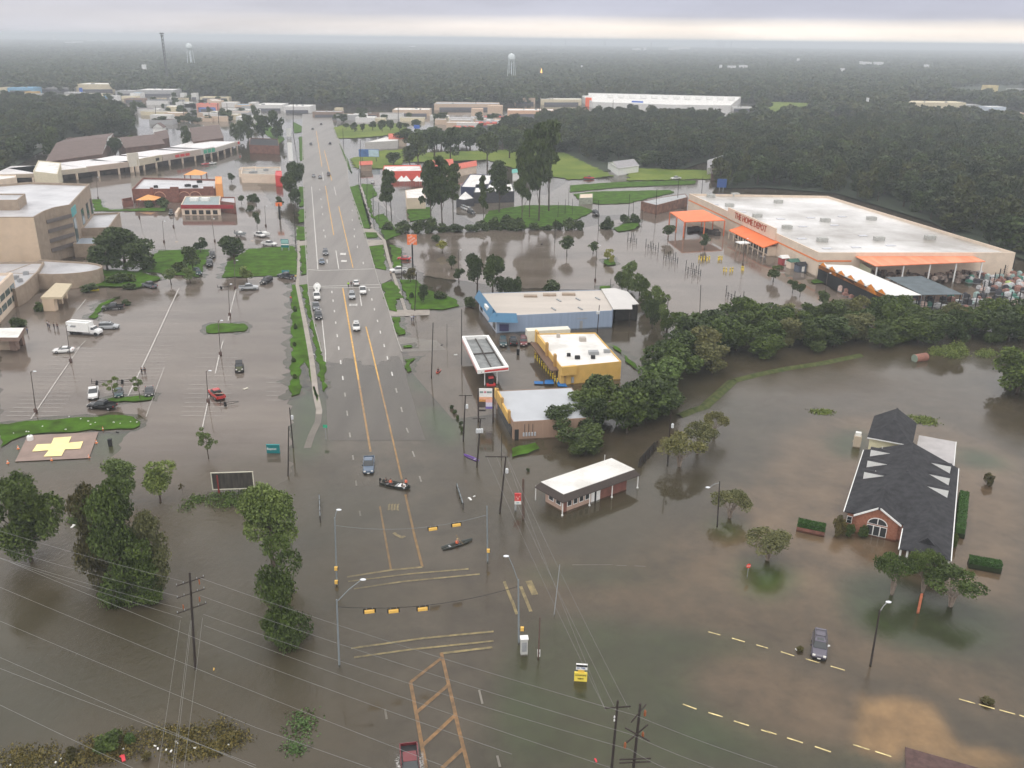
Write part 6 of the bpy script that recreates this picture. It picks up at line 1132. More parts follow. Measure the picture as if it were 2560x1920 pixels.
for a_ in (('b',1180,1500,1005,6,22,FT,WROOF,'tan far shop with open front under the tree line'),('b',1540,2100,950,6,24,FT,FGR,'long tan far mall wing at the tree line'),('b',1860,1960,1040,10,14,FT,FT,'square tan far mall tower, left one of a pair'),('b',2000,2130,1010,10,14,FT,FT,'square tan far mall tower, right one of a pair'),('b',1970,2200,1050,4,10,FRD,FRD,'dark red low shop in front of the mall towers'),
    ('c',-40,380,1010,6,20,M('far_peach', (.62,.40,.28), .8, .05, .05),WROOF,'peach coloured long far shop with dark openings'),('c',20,200,900,7,20,FT,WROOF,'tan far shop beside the water tower trees'),('c',250,600,905,6,18,FY,WROOF,'cream far shop left of the superstore'),('b',1700,1880,1150,4.5,12,FRD,RROOF,'red roofed far shop left of a second red roof'),('b',1895,2080,1110,4.5,12,FRD,RROOF,'second red roofed far shop'),('b',1990,2212,1085,4,14,FW,WROOF,'bright white roofed far shop behind the second red roof'),
    ('b',490,740,1015,5,14,M('far_brown', (.28,.20,.16), .8, .1, .1),FGR,'brown flat far shop at the end of the highway'),('b',680,745,990,6,8,FY,FY,'cream far sign wall beside the brown shop'),('b',880,1050,1020,4,10,M('far_brown', (.28,.20,.16)),SHING,'low dark roofed far house right of the highway end'),('b',240,470,975,6,26,FW,WROOF,'white long far building left of the highway end'),('b',0,230,960,6,26,FW,WROOF,'white long far building farther left of the highway end'),
    ('a',0,60,800,6,20,FY,FY,'cream far shop at the very left edge'),('a',70,290,800,6,22,FBL,FBL,'light blue far building at the left edge'),('a',215,310,830,5,12,M('far_ochre', (.50,.33,.12), .8, 0),FGR,'ochre far shop under the light blue building'),('a',320,640,790,5,18,FGR,WROOF,'pale grey far row behind the flooded lot'),('a',660,1000,790,9,30,FY,WROOF,'tall cream far store with bright white roof'),('a',1000,1180,830,6,20,FGR,FGR,'grey far row right of the tall cream store'),('a',1180,1500,830,7,30,FGR,WROOF,'long grey far warehouse at the tree line'),
    ('a',1130,1215,850,6,14,FW,FBL,'white far shop with dark blue roof'),('a',1075,1240,885,4,12,M('far_brown', (.28,.20,.16)),BROOF,'brown far shop under the white and blue one'),('a',1270,1560,905,4.5,14,FGR,SHING,'dark roofed long far shop'),('a',1470,1520,890,6,8,FW,WROOF,'small bright white far box'),('a',1560,1600,860,7,8,FW,WROOF,'narrow white far house, left of two'),('a',1655,1700,860,7,8,FW,WROOF,'narrow white far house, right of two'),('a',1730,1980,870,4,10,FY,FY,'pale low far wall beside the trees'),
    ('a',1700,1870,950,6,10,M('far_coral', (.70,.28,.22), .8, .1, .05),FRD,'coral and red far shop by the dark billboard'),('a',1725,1850,965,3.5,6,M('far_blue', (.12,.20,.50), .8, 0),FGR,'blue fronted far shop by the dark billboard'),('a',2030,2150,950,5,14,FT,FBL,'tan far shop with blue roof'),('a',2150,2212,930,5,14,FW,WROOF,'white far shop left of the junction trees'),('a',730,800,880,5,10,FBL,WROOF,'small blue and white far shop in the flooded lot'),('a',900,950,870,5,8,FBL,FBL,'tiny blue far shop behind two trees'),
    ('d',1210,1700,960,9,26,FY,FY,'long cream far warehouse beyond the dense wood'),('d',1690,1830,955,6,20,FGR,FGR,'grey far annex of the long cream warehouse'),('d',1140,1230,960,6,20,FGR,FGR,'grey left annex of the long cream warehouse'),('d',1900,2050,975,6,20,M('far_pale_blue', (.50,.56,.64), .8, 0),FW,'pale blue far warehouse near the right edge'),('d',2110,2212,1040,7,20,FT,WROOF,'tan far warehouse at the right edge'),('d',1885,1980,810,12,14,M('far_yellow', (.62,.50,.28), .8, 0),FY,'square yellow far block on the green field'),
    ('d',2100,2212,815,8,14,FGR,FGR,'grey far block on the green field'),('d',0,360,1045,4,20,FW,WROOF,'long white far roof left of the dense wood'),('d',1700,1890,1010,4,12,FW,FW,'white trailers row in front of the cream warehouse'),('c',1900,2100,960,4,10,FW,FW,'white low far shop right of the superstore')):
    farb(*a_)
rg = random.Random(4)
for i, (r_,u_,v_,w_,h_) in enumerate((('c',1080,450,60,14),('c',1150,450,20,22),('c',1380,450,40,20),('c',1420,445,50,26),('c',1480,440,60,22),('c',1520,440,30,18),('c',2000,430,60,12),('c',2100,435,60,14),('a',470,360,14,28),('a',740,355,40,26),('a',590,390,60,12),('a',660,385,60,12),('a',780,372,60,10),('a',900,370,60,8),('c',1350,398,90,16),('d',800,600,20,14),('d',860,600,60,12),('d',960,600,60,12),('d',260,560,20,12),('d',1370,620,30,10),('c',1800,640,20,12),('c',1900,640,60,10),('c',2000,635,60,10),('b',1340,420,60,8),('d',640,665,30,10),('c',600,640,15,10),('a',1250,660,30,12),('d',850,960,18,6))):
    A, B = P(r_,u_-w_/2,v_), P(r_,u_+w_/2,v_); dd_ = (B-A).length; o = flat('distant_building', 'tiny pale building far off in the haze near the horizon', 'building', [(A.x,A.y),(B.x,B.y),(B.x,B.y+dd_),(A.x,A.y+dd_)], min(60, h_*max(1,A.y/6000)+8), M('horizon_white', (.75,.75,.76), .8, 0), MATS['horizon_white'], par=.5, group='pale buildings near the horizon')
for i, (r_,u_,v0_,v1_) in enumerate((('c',462,410,285),('c',795,410,305),('c',805,420,360),('c',1200,430,365),('c',1890,430,340),('c',1770,420,355),('c',1785,420,350),('c',1800,420,360),('c',1815,425,362),('c',335,420,360),('d',130,400,370),('d',190,405,375),('d',255,405,378),('d',290,405,368),('c',1830,425,360),('c',670,420,370))):
    x_, y_ = fp(r_,u_,v0_); _, yt_ = fp(r_,u_,v1_); p = G(x_,y_); h_ = min(75, hgt(x_,y_,yt_)); o = empty('chimney_stack', p, 0, 'thin grey stack on the hazy horizon', 'stack', 'stacks on the horizon'); w_ = p.y*.0006; MB().bar((0,0,0),(0,0,h_),w_,w_*.5,6).build('shaft', M('stack_grey', (.28,.29,.32), .8, 0), o)
# water towers and the mast
def wtower(r, u, vb, vt, label):
    x_, y_ = fp(r,u,vb); _, yt_ = fp(r,u,vt); p = G(x_,y_); h = hgt(x_,y_,yt_); o = empty('water_tower', p, .3, label, 'water tower'); w = h*.13; LB = M('tower_paint', (.66,.72,.74), .5, .03, .1)
    MB().lathe((0,0,h*.72),[(.1,0),(w*.7,h*.03),(w,h*.09),(w,h*.17),(w*.75,h*.24),(w*.1,h*.28)],14).build('tank', LB, o)
    for i in range(5): a = i*math.pi*2/5; MB().bar((math.cos(a)*w*1.25,math.sin(a)*w*1.25,0),(math.cos(a)*w*.85,math.sin(a)*w*.85,h*.78),w*.07,w*.06,6).build('leg', LB, o)
    MB().bar((0,0,0),(0,0,h*.74),w*.14,w*.14,8).build('riser_pipe', LB, o)
wtower('b',2206,720,460,'pale blue legged water tower above the far trees in the middle of the picture'); wtower('a',1655,600,372,'slim white legged water tower on the left, right of the radio mast')
x_, y_ = fp('a',1452,735); p = G(x_,y_); h = hgt(x_,y_,fp('a',0,283)[1]); o = empty('radio_mast', p, 0, 'tall thin dark lattice radio mast rising to the horizon on the left', 'mast'); m = MB(); tw = 1.6
for k in range(3): a = k*2.094; m.bar((math.cos(a)*tw,math.sin(a)*tw,0),(math.cos(a)*tw,math.sin(a)*tw,h),.45,.4,5)
for z_ in np.arange(0,h-4,5):
    for k in range(3): a,b = k*2.094,(k+1)*2.094; m.bar((math.cos(a)*tw,math.sin(a)*tw,z_),(math.cos(b)*tw,math.sin(b)*tw,z_+5),.22,.22,4)
m.build('lattice', M('mast_dark', (.07,.07,.08), .7, 0), o); m = MB(); m.box((0,0,h-1),(5,5,1.5)); m.box((0,0,h-4),(3.5,3.5,1)); m.build('antennas', MATS['mast_dark'], o)
o = empty('gas_flare', P('c',252,700), 0, 'small orange gas flame burning above the far forest', 'flame'); zf_ = hgt(*fp('c',252,700), fp('c',252,640)[1]); MB().bar((0,0,0),(0,0,zf_),.5,.4,6).build('stack', MATS['mast_dark'], o); MB().lathe((0,0,zf_),[(.4,0),(1.4,3),(1.1,6),(.2,10)],8).build('flame', M('flame', (1,.5,.12), .5, 0, emis=1.6), o)

# loose far trees and small far shops that fill the flooded shopping country
rg = random.Random(31); bands = [[fp('a',*p) for p in ((0,830),(1500,840),(2212,950),(2212,1050),(1300,1080),(1150,900),(0,860))], [fp('b',*p) for p in ((250,1000),(1100,1010),(2212,1060),(2212,1180),(1400,1060),(700,1060))], [fp('c',*p) for p in ((0,1040),(1150,1020),(2000,1000),(2212,1050),(1300,1080),(0,1160))]]
for bi, (bp_, nt_) in enumerate(zip(bands, (84, 54, 50))):
    k = 0
    while k < nt_:
        x_, y_ = rg.uniform(min(p[0] for p in bp_), max(p[0] for p in bp_)), rg.uniform(min(p[1] for p in bp_), max(p[1] for p in bp_))
        if not inpoly(x_, y_, bp_): continue
        k += 1; p = G(x_, y_)
        if 745 < x_ < 835: continue
        if k % 2: tree('low','far_tree','small dark tree standing among the far flooded shops','tree',p,rg.uniform(5,9),rg.uniform(6,11),LEAFD,'trees among the far flooded shops',.12)
        else:
            w_, d_ = rg.uniform(9,26), rg.uniform(8,14); flat('far_shop','small pale flat building lost among the far flooded shops','shop',[(p.x-w_/2,p.y),(p.x+w_/2,p.y),(p.x+w_/2,p.y+d_),(p.x-w_/2,p.y+d_)],rg.uniform(3,5.5),rg.choice((FT,FY,FW,FGR)),rg.choice((WROOF,WROOF,FGR,BROOF)),par=.3,group='small far shops')
# vehicles
TYRE = M('tyre', (.012,.012,.012), .8, 0); RIM = M('rim', (.35,.35,.36), .35, 0, metal=.6); LAMPW = M('lamp_glass', (.75,.74,.70), .2, 0); LAMPR = M('tail_lamp', (.45,.02,.02), .3, 0)
CP = dict(white=(.72,.72,.71), silver=(.42,.44,.46), grey=(.16,.17,.19), black=(.012,.013,.015), dark=(.03,.035,.045), teal=(.02,.06,.07), red=(.45,.03,.025), blue=(.10,.14,.20), maroon=(.16,.025,.03), olive=(.10,.11,.06), plum=(.10,.09,.12))
def paint(c): return M('car_paint_'+c, CP[c], .25, 0, spec=.7)
def loft(secs):
    """secs: (x, z0, zm, z1, w0, wm, w1) half widths: bottom, belt, top"""
    mb = MB(); vs = []
    for x, z0, zm, z1, w0, wm, w1 in secs: vs += [(x,-w0,z0),(x,-wm,zm),(x,-w1,z1),(x,w1,z1),(x,wm,zm),(x,w0,z0)]
    n = len(secs); fs = [(i*6+k, (i+1)*6+k, (i+1)*6+(k+1)%6, i*6+(k+1)%6) for i in range(n-1) for k in range(6)]
    fs += [tuple(range(6)), tuple(range(n*6-1, n*6-7, -1))]; mb.add(vs, fs); bm = bmesh.new(); return mb
def car_proto(kind):
    """returns list of (part, MB, material key) in car space: x forward, z up from the road"""
    P_ = []
    if kind in ('suv', 'wagon', 'van'):
        h = {'suv': 1.75, 'wagon': 1.55, 'van': 1.95}[kind]; L_ = 2.35
        P_.append(('body', loft([(-L_,.45,.75,.95,.78,.86,.80),(-L_+.12,.32,.75,1.06,.86,.94,.86),(-1.2,.28,.75,1.08,.9,.95,.88),(.95,.28,.75,1.06,.9,.95,.86),(1.75,.3,.72,.98,.88,.93,.80),(2.2,.34,.68,.90,.82,.88,.74),(L_,.42,.62,.76,.7,.76,.66)]), 'paint'))
        P_.append(('window_glass', loft([(-L_+.1,1.02,1.25,h-.25,.84,.80,.70),(-L_+.3,1.02,1.35,h-.05,.85,.80,.68),(-.2,1.02,1.35,h-.03,.86,.80,.68),(.45,1.02,1.3,h-.08,.86,.78,.66),(1.15,1.0,1.05,1.1,.82,.78,.70)]), 'glass'))
        P_.append(('roof', loft([(-L_+.2,h-.09,h-.05,h-.02,.70,.70,.62),(-1,h-.07,h-.02,h+.03,.71,.71,.62),(.4,h-.09,h-.04,h,.69,.69,.60),(.55,h-.15,h-.12,h-.1,.66,.66,.6)]), 'paint'))
        m = MB(); m.bar((-1.9,.6,h+.08),(.2,.6,h+.08),.03); m.bar((-1.9,-.6,h+.08),(.2,-.6,h+.08),.03)
        for x in (-1.6,-.4): m.bar((x,-.6,h+.09),(x,.6,h+.09),.03)
        P_.append(('roof_rack', m, 'black'))
        if kind == 'suv': P_.append(('sunroof', MB().box((.15,0,h+.0),(.5,.8,.05)), 'glass'))
        xs = (-1.45,1.45)
    elif kind == 'sedan':
        P_.append(('body', loft([(-2.3,.45,.7,.86,.7,.80,.70),(-2.15,.3,.7,.95,.82,.88,.76),(-1.2,.26,.7,.98,.86,.9,.80),(.8,.26,.7,.95,.86,.9,.80),(1.9,.3,.66,.84,.84,.88,.72),(2.3,.4,.58,.68,.68,.74,.62)]), 'paint'))
        P_.append(('window_glass', loft([(-1.65,.92,.94,.96,.76,.74,.66),(-.95,.92,1.15,1.36,.80,.74,.58),(.15,.92,1.15,1.38,.82,.74,.58),(1.05,.92,.93,.95,.78,.76,.68)]), 'glass'))
        P_.append(('roof', loft([(-1.0,1.34,1.36,1.38,.6,.6,.54),(-.4,1.37,1.40,1.43,.61,.61,.54),(.15,1.36,1.38,1.41,.6,.6,.54)]), 'paint')); xs = (-1.35,1.38)
    elif kind == 'pickup':
        P_.append(('body', loft([(.1,.4,.8,1.12,.9,.98,.9),(1.1,.38,.8,1.10,.9,.98,.88),(1.9,.4,.78,1.06,.9,.96,.82),(2.6,.42,.74,.98,.86,.92,.78),(2.8,.5,.7,.86,.76,.82,.7)]), 'paint'))
        m = loft([(-2.8,.5,.75,.8,.9,.95,.9),(.1,.5,.75,.8,.9,.97,.92)])
        for s_ in (-1,1): m.box((-1.35,s_*.9,.92),(2.9,.12,.42))
        m.box((-2.76,0,.92),(.1,1.8,.42)); P_.append(('cargo_bed', m, 'paint')); P_.append(('bed_liner', MB().box((-1.35,0,.82),(2.65,1.66,.04)), 'black'))
        P_.append(('cab_body', loft([(-.85,.4,.8,1.12,.9,.98,.9),(.15,.4,.8,1.12,.9,.98,.9)]), 'paint'))
        P_.append(('window_glass', loft([(-.9,1.1,1.3,1.62,.88,.82,.70),(-.75,1.1,1.4,1.78,.88,.82,.68),(.55,1.1,1.4,1.80,.88,.82,.68),(1.3,1.08,1.12,1.16,.86,.82,.74)]), 'glass'))
        P_.append(('roof', loft([(-.8,1.76,1.80,1.84,.70,.70,.62),(0,1.79,1.83,1.87,.71,.71,.62),(.55,1.78,1.81,1.84,.69,.69,.62)]), 'paint')); xs = (-1.75,1.75)
    elif kind == 'jeep':
        P_.append(('body', loft([(-1.9,.5,.8,1.15,.75,.8,.78),(.6,.45,.8,1.15,.75,.8,.78),(.65,.45,.8,1.08,.72,.75,.62),(1.8,.5,.78,1.0,.6,.66,.55)]), 'paint')); P_.append(('window_glass', loft([(-1.85,1.12,1.4,1.75,.78,.76,.70),(.35,1.12,1.4,1.78,.78,.76,.70),(.62,1.12,1.15,1.2,.76,.74,.70)]), 'glass'))
        P_.append(('roof', MB().box((-.75,0,1.82),(2.3,1.5,.1)), 'black')); m = MB()
        for s_ in (-1,1): m.box((1.3,s_*.8,.85),(1.0,.35,.08)); m.box((-1.3,s_*.85,.9),(1.0,.25,.08))
        P_.append(('fender', m, 'black')); xs = (-1.2,1.25)
    r = .36 if kind in ('suv','pickup','van') else .32; r = .42 if kind == 'jeep' else r
    wy = .84 if kind != 'pickup' else .88
    for x in xs:
        for s_ in (-1,1): m = MB().bar((x,s_*(wy-.1),r),(x,s_*(wy+.1),r),r,r,14); P_.append(('wheel', m, 'tyre')); P_.append(('>rim', MB().bar((x,s_*(wy+.09),r),(x,s_*(wy+.12),r),r*.6,r*.55,10), 'rim'))
    f = {'suv':2.3,'wagon':2.3,'van':2.3,'sedan':2.2,'pickup':2.74,'jeep':1.82}[kind]; zl = {'sedan':.62,'jeep':.85}.get(kind,.78); b = {'suv':-2.33,'wagon':-2.33,'van':-2.33,'sedan':-2.24,'pickup':-2.81,'jeep':-1.9}[kind]
    for s_ in (-1,1): P_.append(('headlight', MB().box((f,s_*.62,zl+.03),(.14,.34,.2)), 'lampw')); P_.append(('tail_light', MB().box((b,s_*.75,.85),(.08,.18,.3)), 'lampr'))
    P_.append(('bumper', MB().box((f+.05,0,.42),(.18,1.5,.22)), 'black')); P_.append(('number_plate', MB().box((f+.15,0,.5),(.02,.4,.16)), 'lampw'))
    if kind in ('suv','pickup','sedan','van','wagon'):
        for s_ in (-1,1): P_.append(('mirror', MB().box(({'pickup':.95}.get(kind,.85),s_*1.02,1.12),(.14,.2,.16)), 'paint'))
    return P_
CARM = {}
def car(kind, color, r, u, v, uf, vf, label, z=0.0, group=None, cat=None, scale=1.0, name=None):
    """(u,v) foot pixel of the middle, (uf,vf) a pixel the bonnet points to"""
    p = P(r,u,v,max(z,0)); f = P(r,uf,vf,max(z,0)); a = math.atan2(f.y-p.y, f.x-p.x)
    o = empty(name or {'pickup':'pickup_truck','suv':'suv','sedan':'sedan_car','jeep':'jeep','van':'van','wagon':'station_wagon'}[kind], (p.x,p.y,z), a, label, cat or {'pickup':'pickup truck','suv':'car','sedan':'car','jeep':'car','van':'van','wagon':'car'}[kind], group); o.scale = (scale,)*3
    if kind not in CARM:
        CARM[kind] = []
        for nm, mb, mk in car_proto(kind):
            t = mb.build(nm.strip('>'), TYRE); me = t.data; bpy.data.objects.remove(t); CARM[kind].append((nm, me, mk))
    last = None; mm = dict(paint=paint(color), glass=GLASS, black=BLK, tyre=TYRE, rim=RIM, lampw=LAMPW, lampr=LAMPR)
    for nm, me, mk in CARM[kind]:
        key = me.name+color
        if mk == 'paint':
            if (kind, nm, color) not in CARM: m2 = me.copy(); m2.materials[0] = mm[mk]; CARM[(kind, nm, color)] = m2
            me = CARM[(kind, nm, color)]
        else: me.materials[0] = mm[mk]
        c = bpy.data.objects.new(nm.strip('>'), me); COL.objects.link(c); c.parent = last if nm[0] == '>' else o
        if nm[0] != '>': last = c
    return o
S_ = .0
CARS = [('suv','grey','f',602,815,608,850,'dark grey car on the highway left lanes just before the far junction',.17),('sedan','blue','f',570,890,575,930,'blue grey car waiting at the stop line before the far junction',.17),
 ('suv','silver','f',830,1190,835,1230,'silver car stopped before the white lane lettering',.17),('pickup','white','f',924,1145,930,1190,'white pickup stopped just past the far junction',.17),('suv','white','f',868,1460,872,1520,'white car driving toward the camera in the middle lane above the yellow lines',.17),('sedan','white','f',866,1075,860,1050,'white car with dark doors standing on the far crossing line',.17),
 ('pickup','white','f',527,1195,535,1250,'white pickup in the roadside queue behind the boat trailer',.17),('pickup','grey','f',520,1285,530,1340,'grey pickup in the middle of the roadside queue',.17),('pickup','dark','f',540,1360,550,1420,'dark pickup at the near end of the roadside queue',.17),
 ('pickup','white','f',1232,968,1180,972,'white pickup leaving the store lot by the junction',.1),('sedan','red','f',1280,862,1230,860,'red car parked under the orange square sign',-.05),('pickup','white','f',115,738,170,742,'white pickup below the teal hospital sign',-.02),('pickup','white','f',30,660,90,675,'white pickup beside the boats on trailers',-.02),
 ('suv','black','f',90,1060,40,1080,'black car at the kerb in front of the bright lawn',-.02),('pickup','dark','f',260,1018,200,1010,'dark blue pickup at the lot entrance beside the highway',.0),('suv','black','e',1836,840,1826,880,'black car in the narrow driveway between the lawns, rear one',.0),('pickup','dark','e',1812,905,1805,950,'dark pickup with white bed cover in the driveway between the lawns, front one',.0),
 ('suv','teal','e',1712,985,1735,1010,'dark teal car at the corner of the left lawn',.0),('pickup','grey','e',1295,1098,1220,1078,'grey pickup parked at the planting bed edge',-.03),('pickup','silver','e',2150,1118,2212,1115,'silver pickup parked along the lawn kerb',-.03),('pickup','black','e',980,1288,900,1292,'black pickup beside the slim parking bed',-.03),('suv','silver','e',945,1455,1035,1452,'silver car behind the white box truck',-.05),
 ('sedan','white','i',552,68,470,72,'white car below the box truck near a lamp pole',-.08),('van','black','e',1480,470,1470,500,'black van standing at the diner end wall',.0),('pickup','white','i',810,445,805,500,'white pickup at the left end of the parking island',-.08),('sedan','teal','i',1028,440,1030,500,'dark green car in the middle of the parking island',-.05),('sedan','black','i',1292,430,1288,500,'black car at the right end of the parking island',-.05),
 ('pickup','black','i',885,552,780,545,'black pickup standing crosswise below the parking island',-.1),('pickup','red','i',1872,455,1800,395,'red pickup with a board on it in the middle of the parking lot',-.06),('jeep','olive','i',2070,225,2070,300,'olive jeep facing the camera in the open parking lot',-.08),('pickup','blue','j',975,1060,970,1150,'blue grey pickup driving through the flood on the highway',-.32),
 ('suv','plum','q',366,800,362,900,'dark plum coloured car stranded in the flood by the yellow dashed lane',-.30),('pickup','maroon','n',1103,1660,1115,1800,'maroon pickup with black bed leaving the bottom edge of the picture in spray',-.35),
 ('sedan','dark','b',475,1250,477,1280,'dark car far up the highway, left lane',.17),('sedan','dark','b',640,1245,637,1215,'dark car far up the highway, right lane',.17),('sedan','dark','b',490,1120,491,1150,'small dark car farther up the highway, left lane',.17),('sedan','black','b',563,1078,564,1050,'small black car at the very end of the highway',.17),('sedan','grey','f',555,155,560,180,'grey car on the highway below the roadside pines, left',.17),('suv','grey','f',628,130,630,100,'grey car on the highway right of the yellow line',.17),('sedan','grey','f',498,145,500,170,'faint grey car at the left highway edge',.17),
 ('sedan','red','a',1772,1425,1730,1430,'red car in front of the shopping strip columns',.0),('sedan','white','a',1838,1418,1880,1412,'white car beside the red one before the shopping strip',.0),('suv','teal','a',1258/.28933,861/.28933,1260/.28933,880/.28933,'dark green car parked behind the fuel canopy',-.1),('suv','black','a',1283/.28933,858/.28933,1280/.28933,840/.28933,'black car parked between two others behind the fuel canopy',-.1),('suv','maroon','a',1309/.28933,859/.28933,1310/.28933,880/.28933,'dark red car parked next to the white trailer',-.1),
 ('pickup','red','c',665,1548,700,1548,'red truck on the wet road below the green field',.0),('pickup','white','c',1415,1550,1370,1552,'white pickup on the wet road near the houses',.0),('suv','dark','g',725,470,745,480,'dark car at the oval green road end',.0),('suv','silver','f',1800,425,1830,440,'silver car parked behind the raindrop pines',.0),('suv','white','f',1840,440,1870,450,'white car parked behind the right pines',.0),('suv','dark','f',1860,465,1890,475,'dark car parked behind the right pines',.0),('sedan','white','f',1775,395,1800,400,'small white car behind the pine trunks',.0),('sedan','white','b',1010,1580,1010,1560,'small white van like car beside the drive in',.0)]
for c_ in CARS: car(*c_[:8], z=c_[8])
# box truck
p = P('e',740,1500); f_ = P('e',900,1512); a_ = math.atan2(f_.y-p.y, f_.x-p.x); bt = empty('box_truck', (p.x,p.y,-.05), a_, 'white box truck with long cargo body in the left parking lot', 'truck')
MB().box((-1.2,0,2.0),(6.0,2.4,2.4)).build('cargo_box', TRIM, bt); MB().box((-1.2,0,.65),(6.4,2.0,.25)).build('chassis', BLK, bt)
loft([(1.9,.6,1.2,2.2,1,1.05,.85),(2.7,.6,1.2,2.15,1,1.05,.85),(3.3,.6,1.1,1.5,1,1.02,.85),(4.2,.6,1.0,1.35,.95,.98,.8),(4.4,.6,.9,1.1,.85,.9,.75)]).build('cab', paint('white'), bt); loft([(2.3,1.5,1.8,2.1,1.03,.98,.88),(2.8,1.5,1.8,2.08,1.03,.98,.86),(3.25,1.45,1.5,1.55,.95,.95,.8)]).build('window_glass', GLASS, bt)
for x in (-3.2,-2.3,3.5):
    for s_ in (-1,1): MB().bar((x,s_*.85,.45),(x,s_*1.12,.45),.46,.46,12).build('wheel', TYRE, bt)
MB().add([(-3.2,-1.22,1.9),(-1.7,-1.22,1.9),(-1.4,-1.22,2.4),(-2.9,-1.22,2.4)],[(0,1,2,3)]).build('side_mark', METAL, bt); MB().box((-1.2,0,3.24),(5.6,.15,.1)).build('roof_rail', METAL, bt)
# people (one continuous skinned body each)
SKIN = M('skin', (.45,.27,.20), .6, 0); HAIR = M('dark_hair', (.02,.015,.012), .7, 0); LIFEV = M('life_vest_orange', (.75,.16,.07), .7, 0)
def skin_mesh(verts, edges, radii, name):
    me = bpy.data.meshes.new(name); me.from_pydata(verts, edges, []); o = bpy.data.objects.new(name, me); COL.objects.link(o)
    o.modifiers.new('s', 'SKIN'); sv = me.skin_vertices[0].data
    for i, r in enumerate(radii): sv[i].radius = (r, r) if not hasattr(r, '__len__') else r; sv[i].use_root = (i == 0)
    s = o.modifiers.new('u', 'SUBSURF'); s.levels = 1; dg = bpy.context.evaluated_depsgraph_get(); m = bpy.data.meshes.new_from_object(o.evaluated_get(dg)); bpy.data.objects.remove(o); return m
POSE = {
 'stand': dict(hip=(0,0,.95), chest=(0.02,0,1.35), neck=(.02,0,1.50), head=(.04,0,1.66), L=[(.03,.1,.9),(.06,.12,.5),(0,.12,.06),(.14,.13,.03)], R=[(0,-.1,.9),(-.04,-.12,.5),(-.06,-.12,.06),(.08,-.13,.03)], La=[(0,.2,1.42),(-.02,.27,1.14),(.12,.27,.90),(.18,.26,.80)], Ra=[(0,-.2,1.42),(.02,-.27,1.14),(.16,-.24,.94),(.23,-.22,.86)]),
 'sit': dict(hip=(0,0,.10), chest=(.06,0,.52), neck=(.08,0,.68), head=(.12,0,.84), L=[(.05,.1,.1),(.45,.14,.18),(.5,.14,-.2),(.62,.14,-.24)], R=[(.05,-.1,.1),(.45,-.14,.18),(.5,-.14,-.2),(.62,-.14,-.24)], La=[(.05,.2,.6),(.12,.27,.34),(.36,.2,.28),(.45,.16,.28)], Ra=[(.05,-.2,.6),(.12,-.27,.34),(.36,-.2,.28),(.45,-.16,.28)]),
}
BODY = {}
def body_meshes(pose):
    if pose in BODY: return BODY[pose]
    q = POSE[pose]; V = [q['hip'], q['chest'], q['neck'], q['head']]; Ed = [(0,1),(1,2),(2,3)]; Rr = [(.13,.15),(.14,.17),.055,(.10,.085)]
    def chain(root, pts, rad):
        k = root
        for p_, r_ in zip(pts, rad): V.append(p_); Rr.append(r_); Ed.append((k, len(V)-1)); k = len(V)-1
        return k
    chain(0, q['L'], (.09,.065,.045,.035)); chain(0, q['R'], (.09,.065,.045,.035)); hl = chain(1, q['La'], (.055,.042,.032,.03)); hr = chain(1, q['Ra'], (.055,.042,.032,.03))
    for hnd, s in ((hl,1),(hr,-1)):
        b = Vector(V[hnd])
        for k in range(4): V.append(tuple(b+Vector((.06+.01*(k in (1,2)), (k-1.5)*.018, -.05)))); Rr.append(.008); Ed.append((hnd, len(V)-1))
        V.append(tuple(b+Vector((.03, -s*.05, -.02)))); Rr.append(.009); Ed.append((hnd, len(V)-1))
    body = skin_mesh(V, Ed, Rr, 'body')
    shirt = skin_mesh([q['hip'], q['chest'], tuple(Vector(q['neck'])-Vector((0,0,.05))), q['La'][0], q['La'][1], q['Ra'][0], q['Ra'][1]], [(0,1),(1,2),(1,3),(3,4),(1,5),(5,6)], [(.15,.17),(.16,.19),.07,.075,.06,.075,.06], 'shirt')
    tr = skin_mesh([q['hip']]+q['L'][:3]+q['R'][:3], [(0,1),(1,2),(2,3),(0,4),(4,5),(5,6)], [(.15,.17),.105,.08,.06,.105,.08,.06], 'trousers')
    hd = Vector(q['head']); hm = MB().ball(hd+Vector((-.02,0,.05)), (.115,.10,.10), 10, 6); ho = hm.build('hair', HAIR); hme = ho.data; bpy.data.objects.remove(ho)
    fc = MB(); fc.ball(hd+Vector((.10,0,-.0)), (.025,.015,.03), 6, 4); 
    for s in (-1,1): fc.ball(hd+Vector((.088,s*.035,.02)), (.012,.014,.01), 6, 4); fc.ball(hd+Vector((0,s*.095,0)), (.02,.012,.03), 6, 4)
    fc.box(hd+Vector((.09,0,-.05)), (.02,.05,.012)); fo = fc.build('face', HAIR); fme = fo.data; bpy.data.objects.remove(fo)
    BODY[pose] = [('body', body, 'skin'), ('shirt', shirt, 'shirt'), ('trousers', tr, 'trousers'), ('hair', hme, 'hair'), ('face', fme, 'hair')]; return BODY[pose]
PCACHE = {}
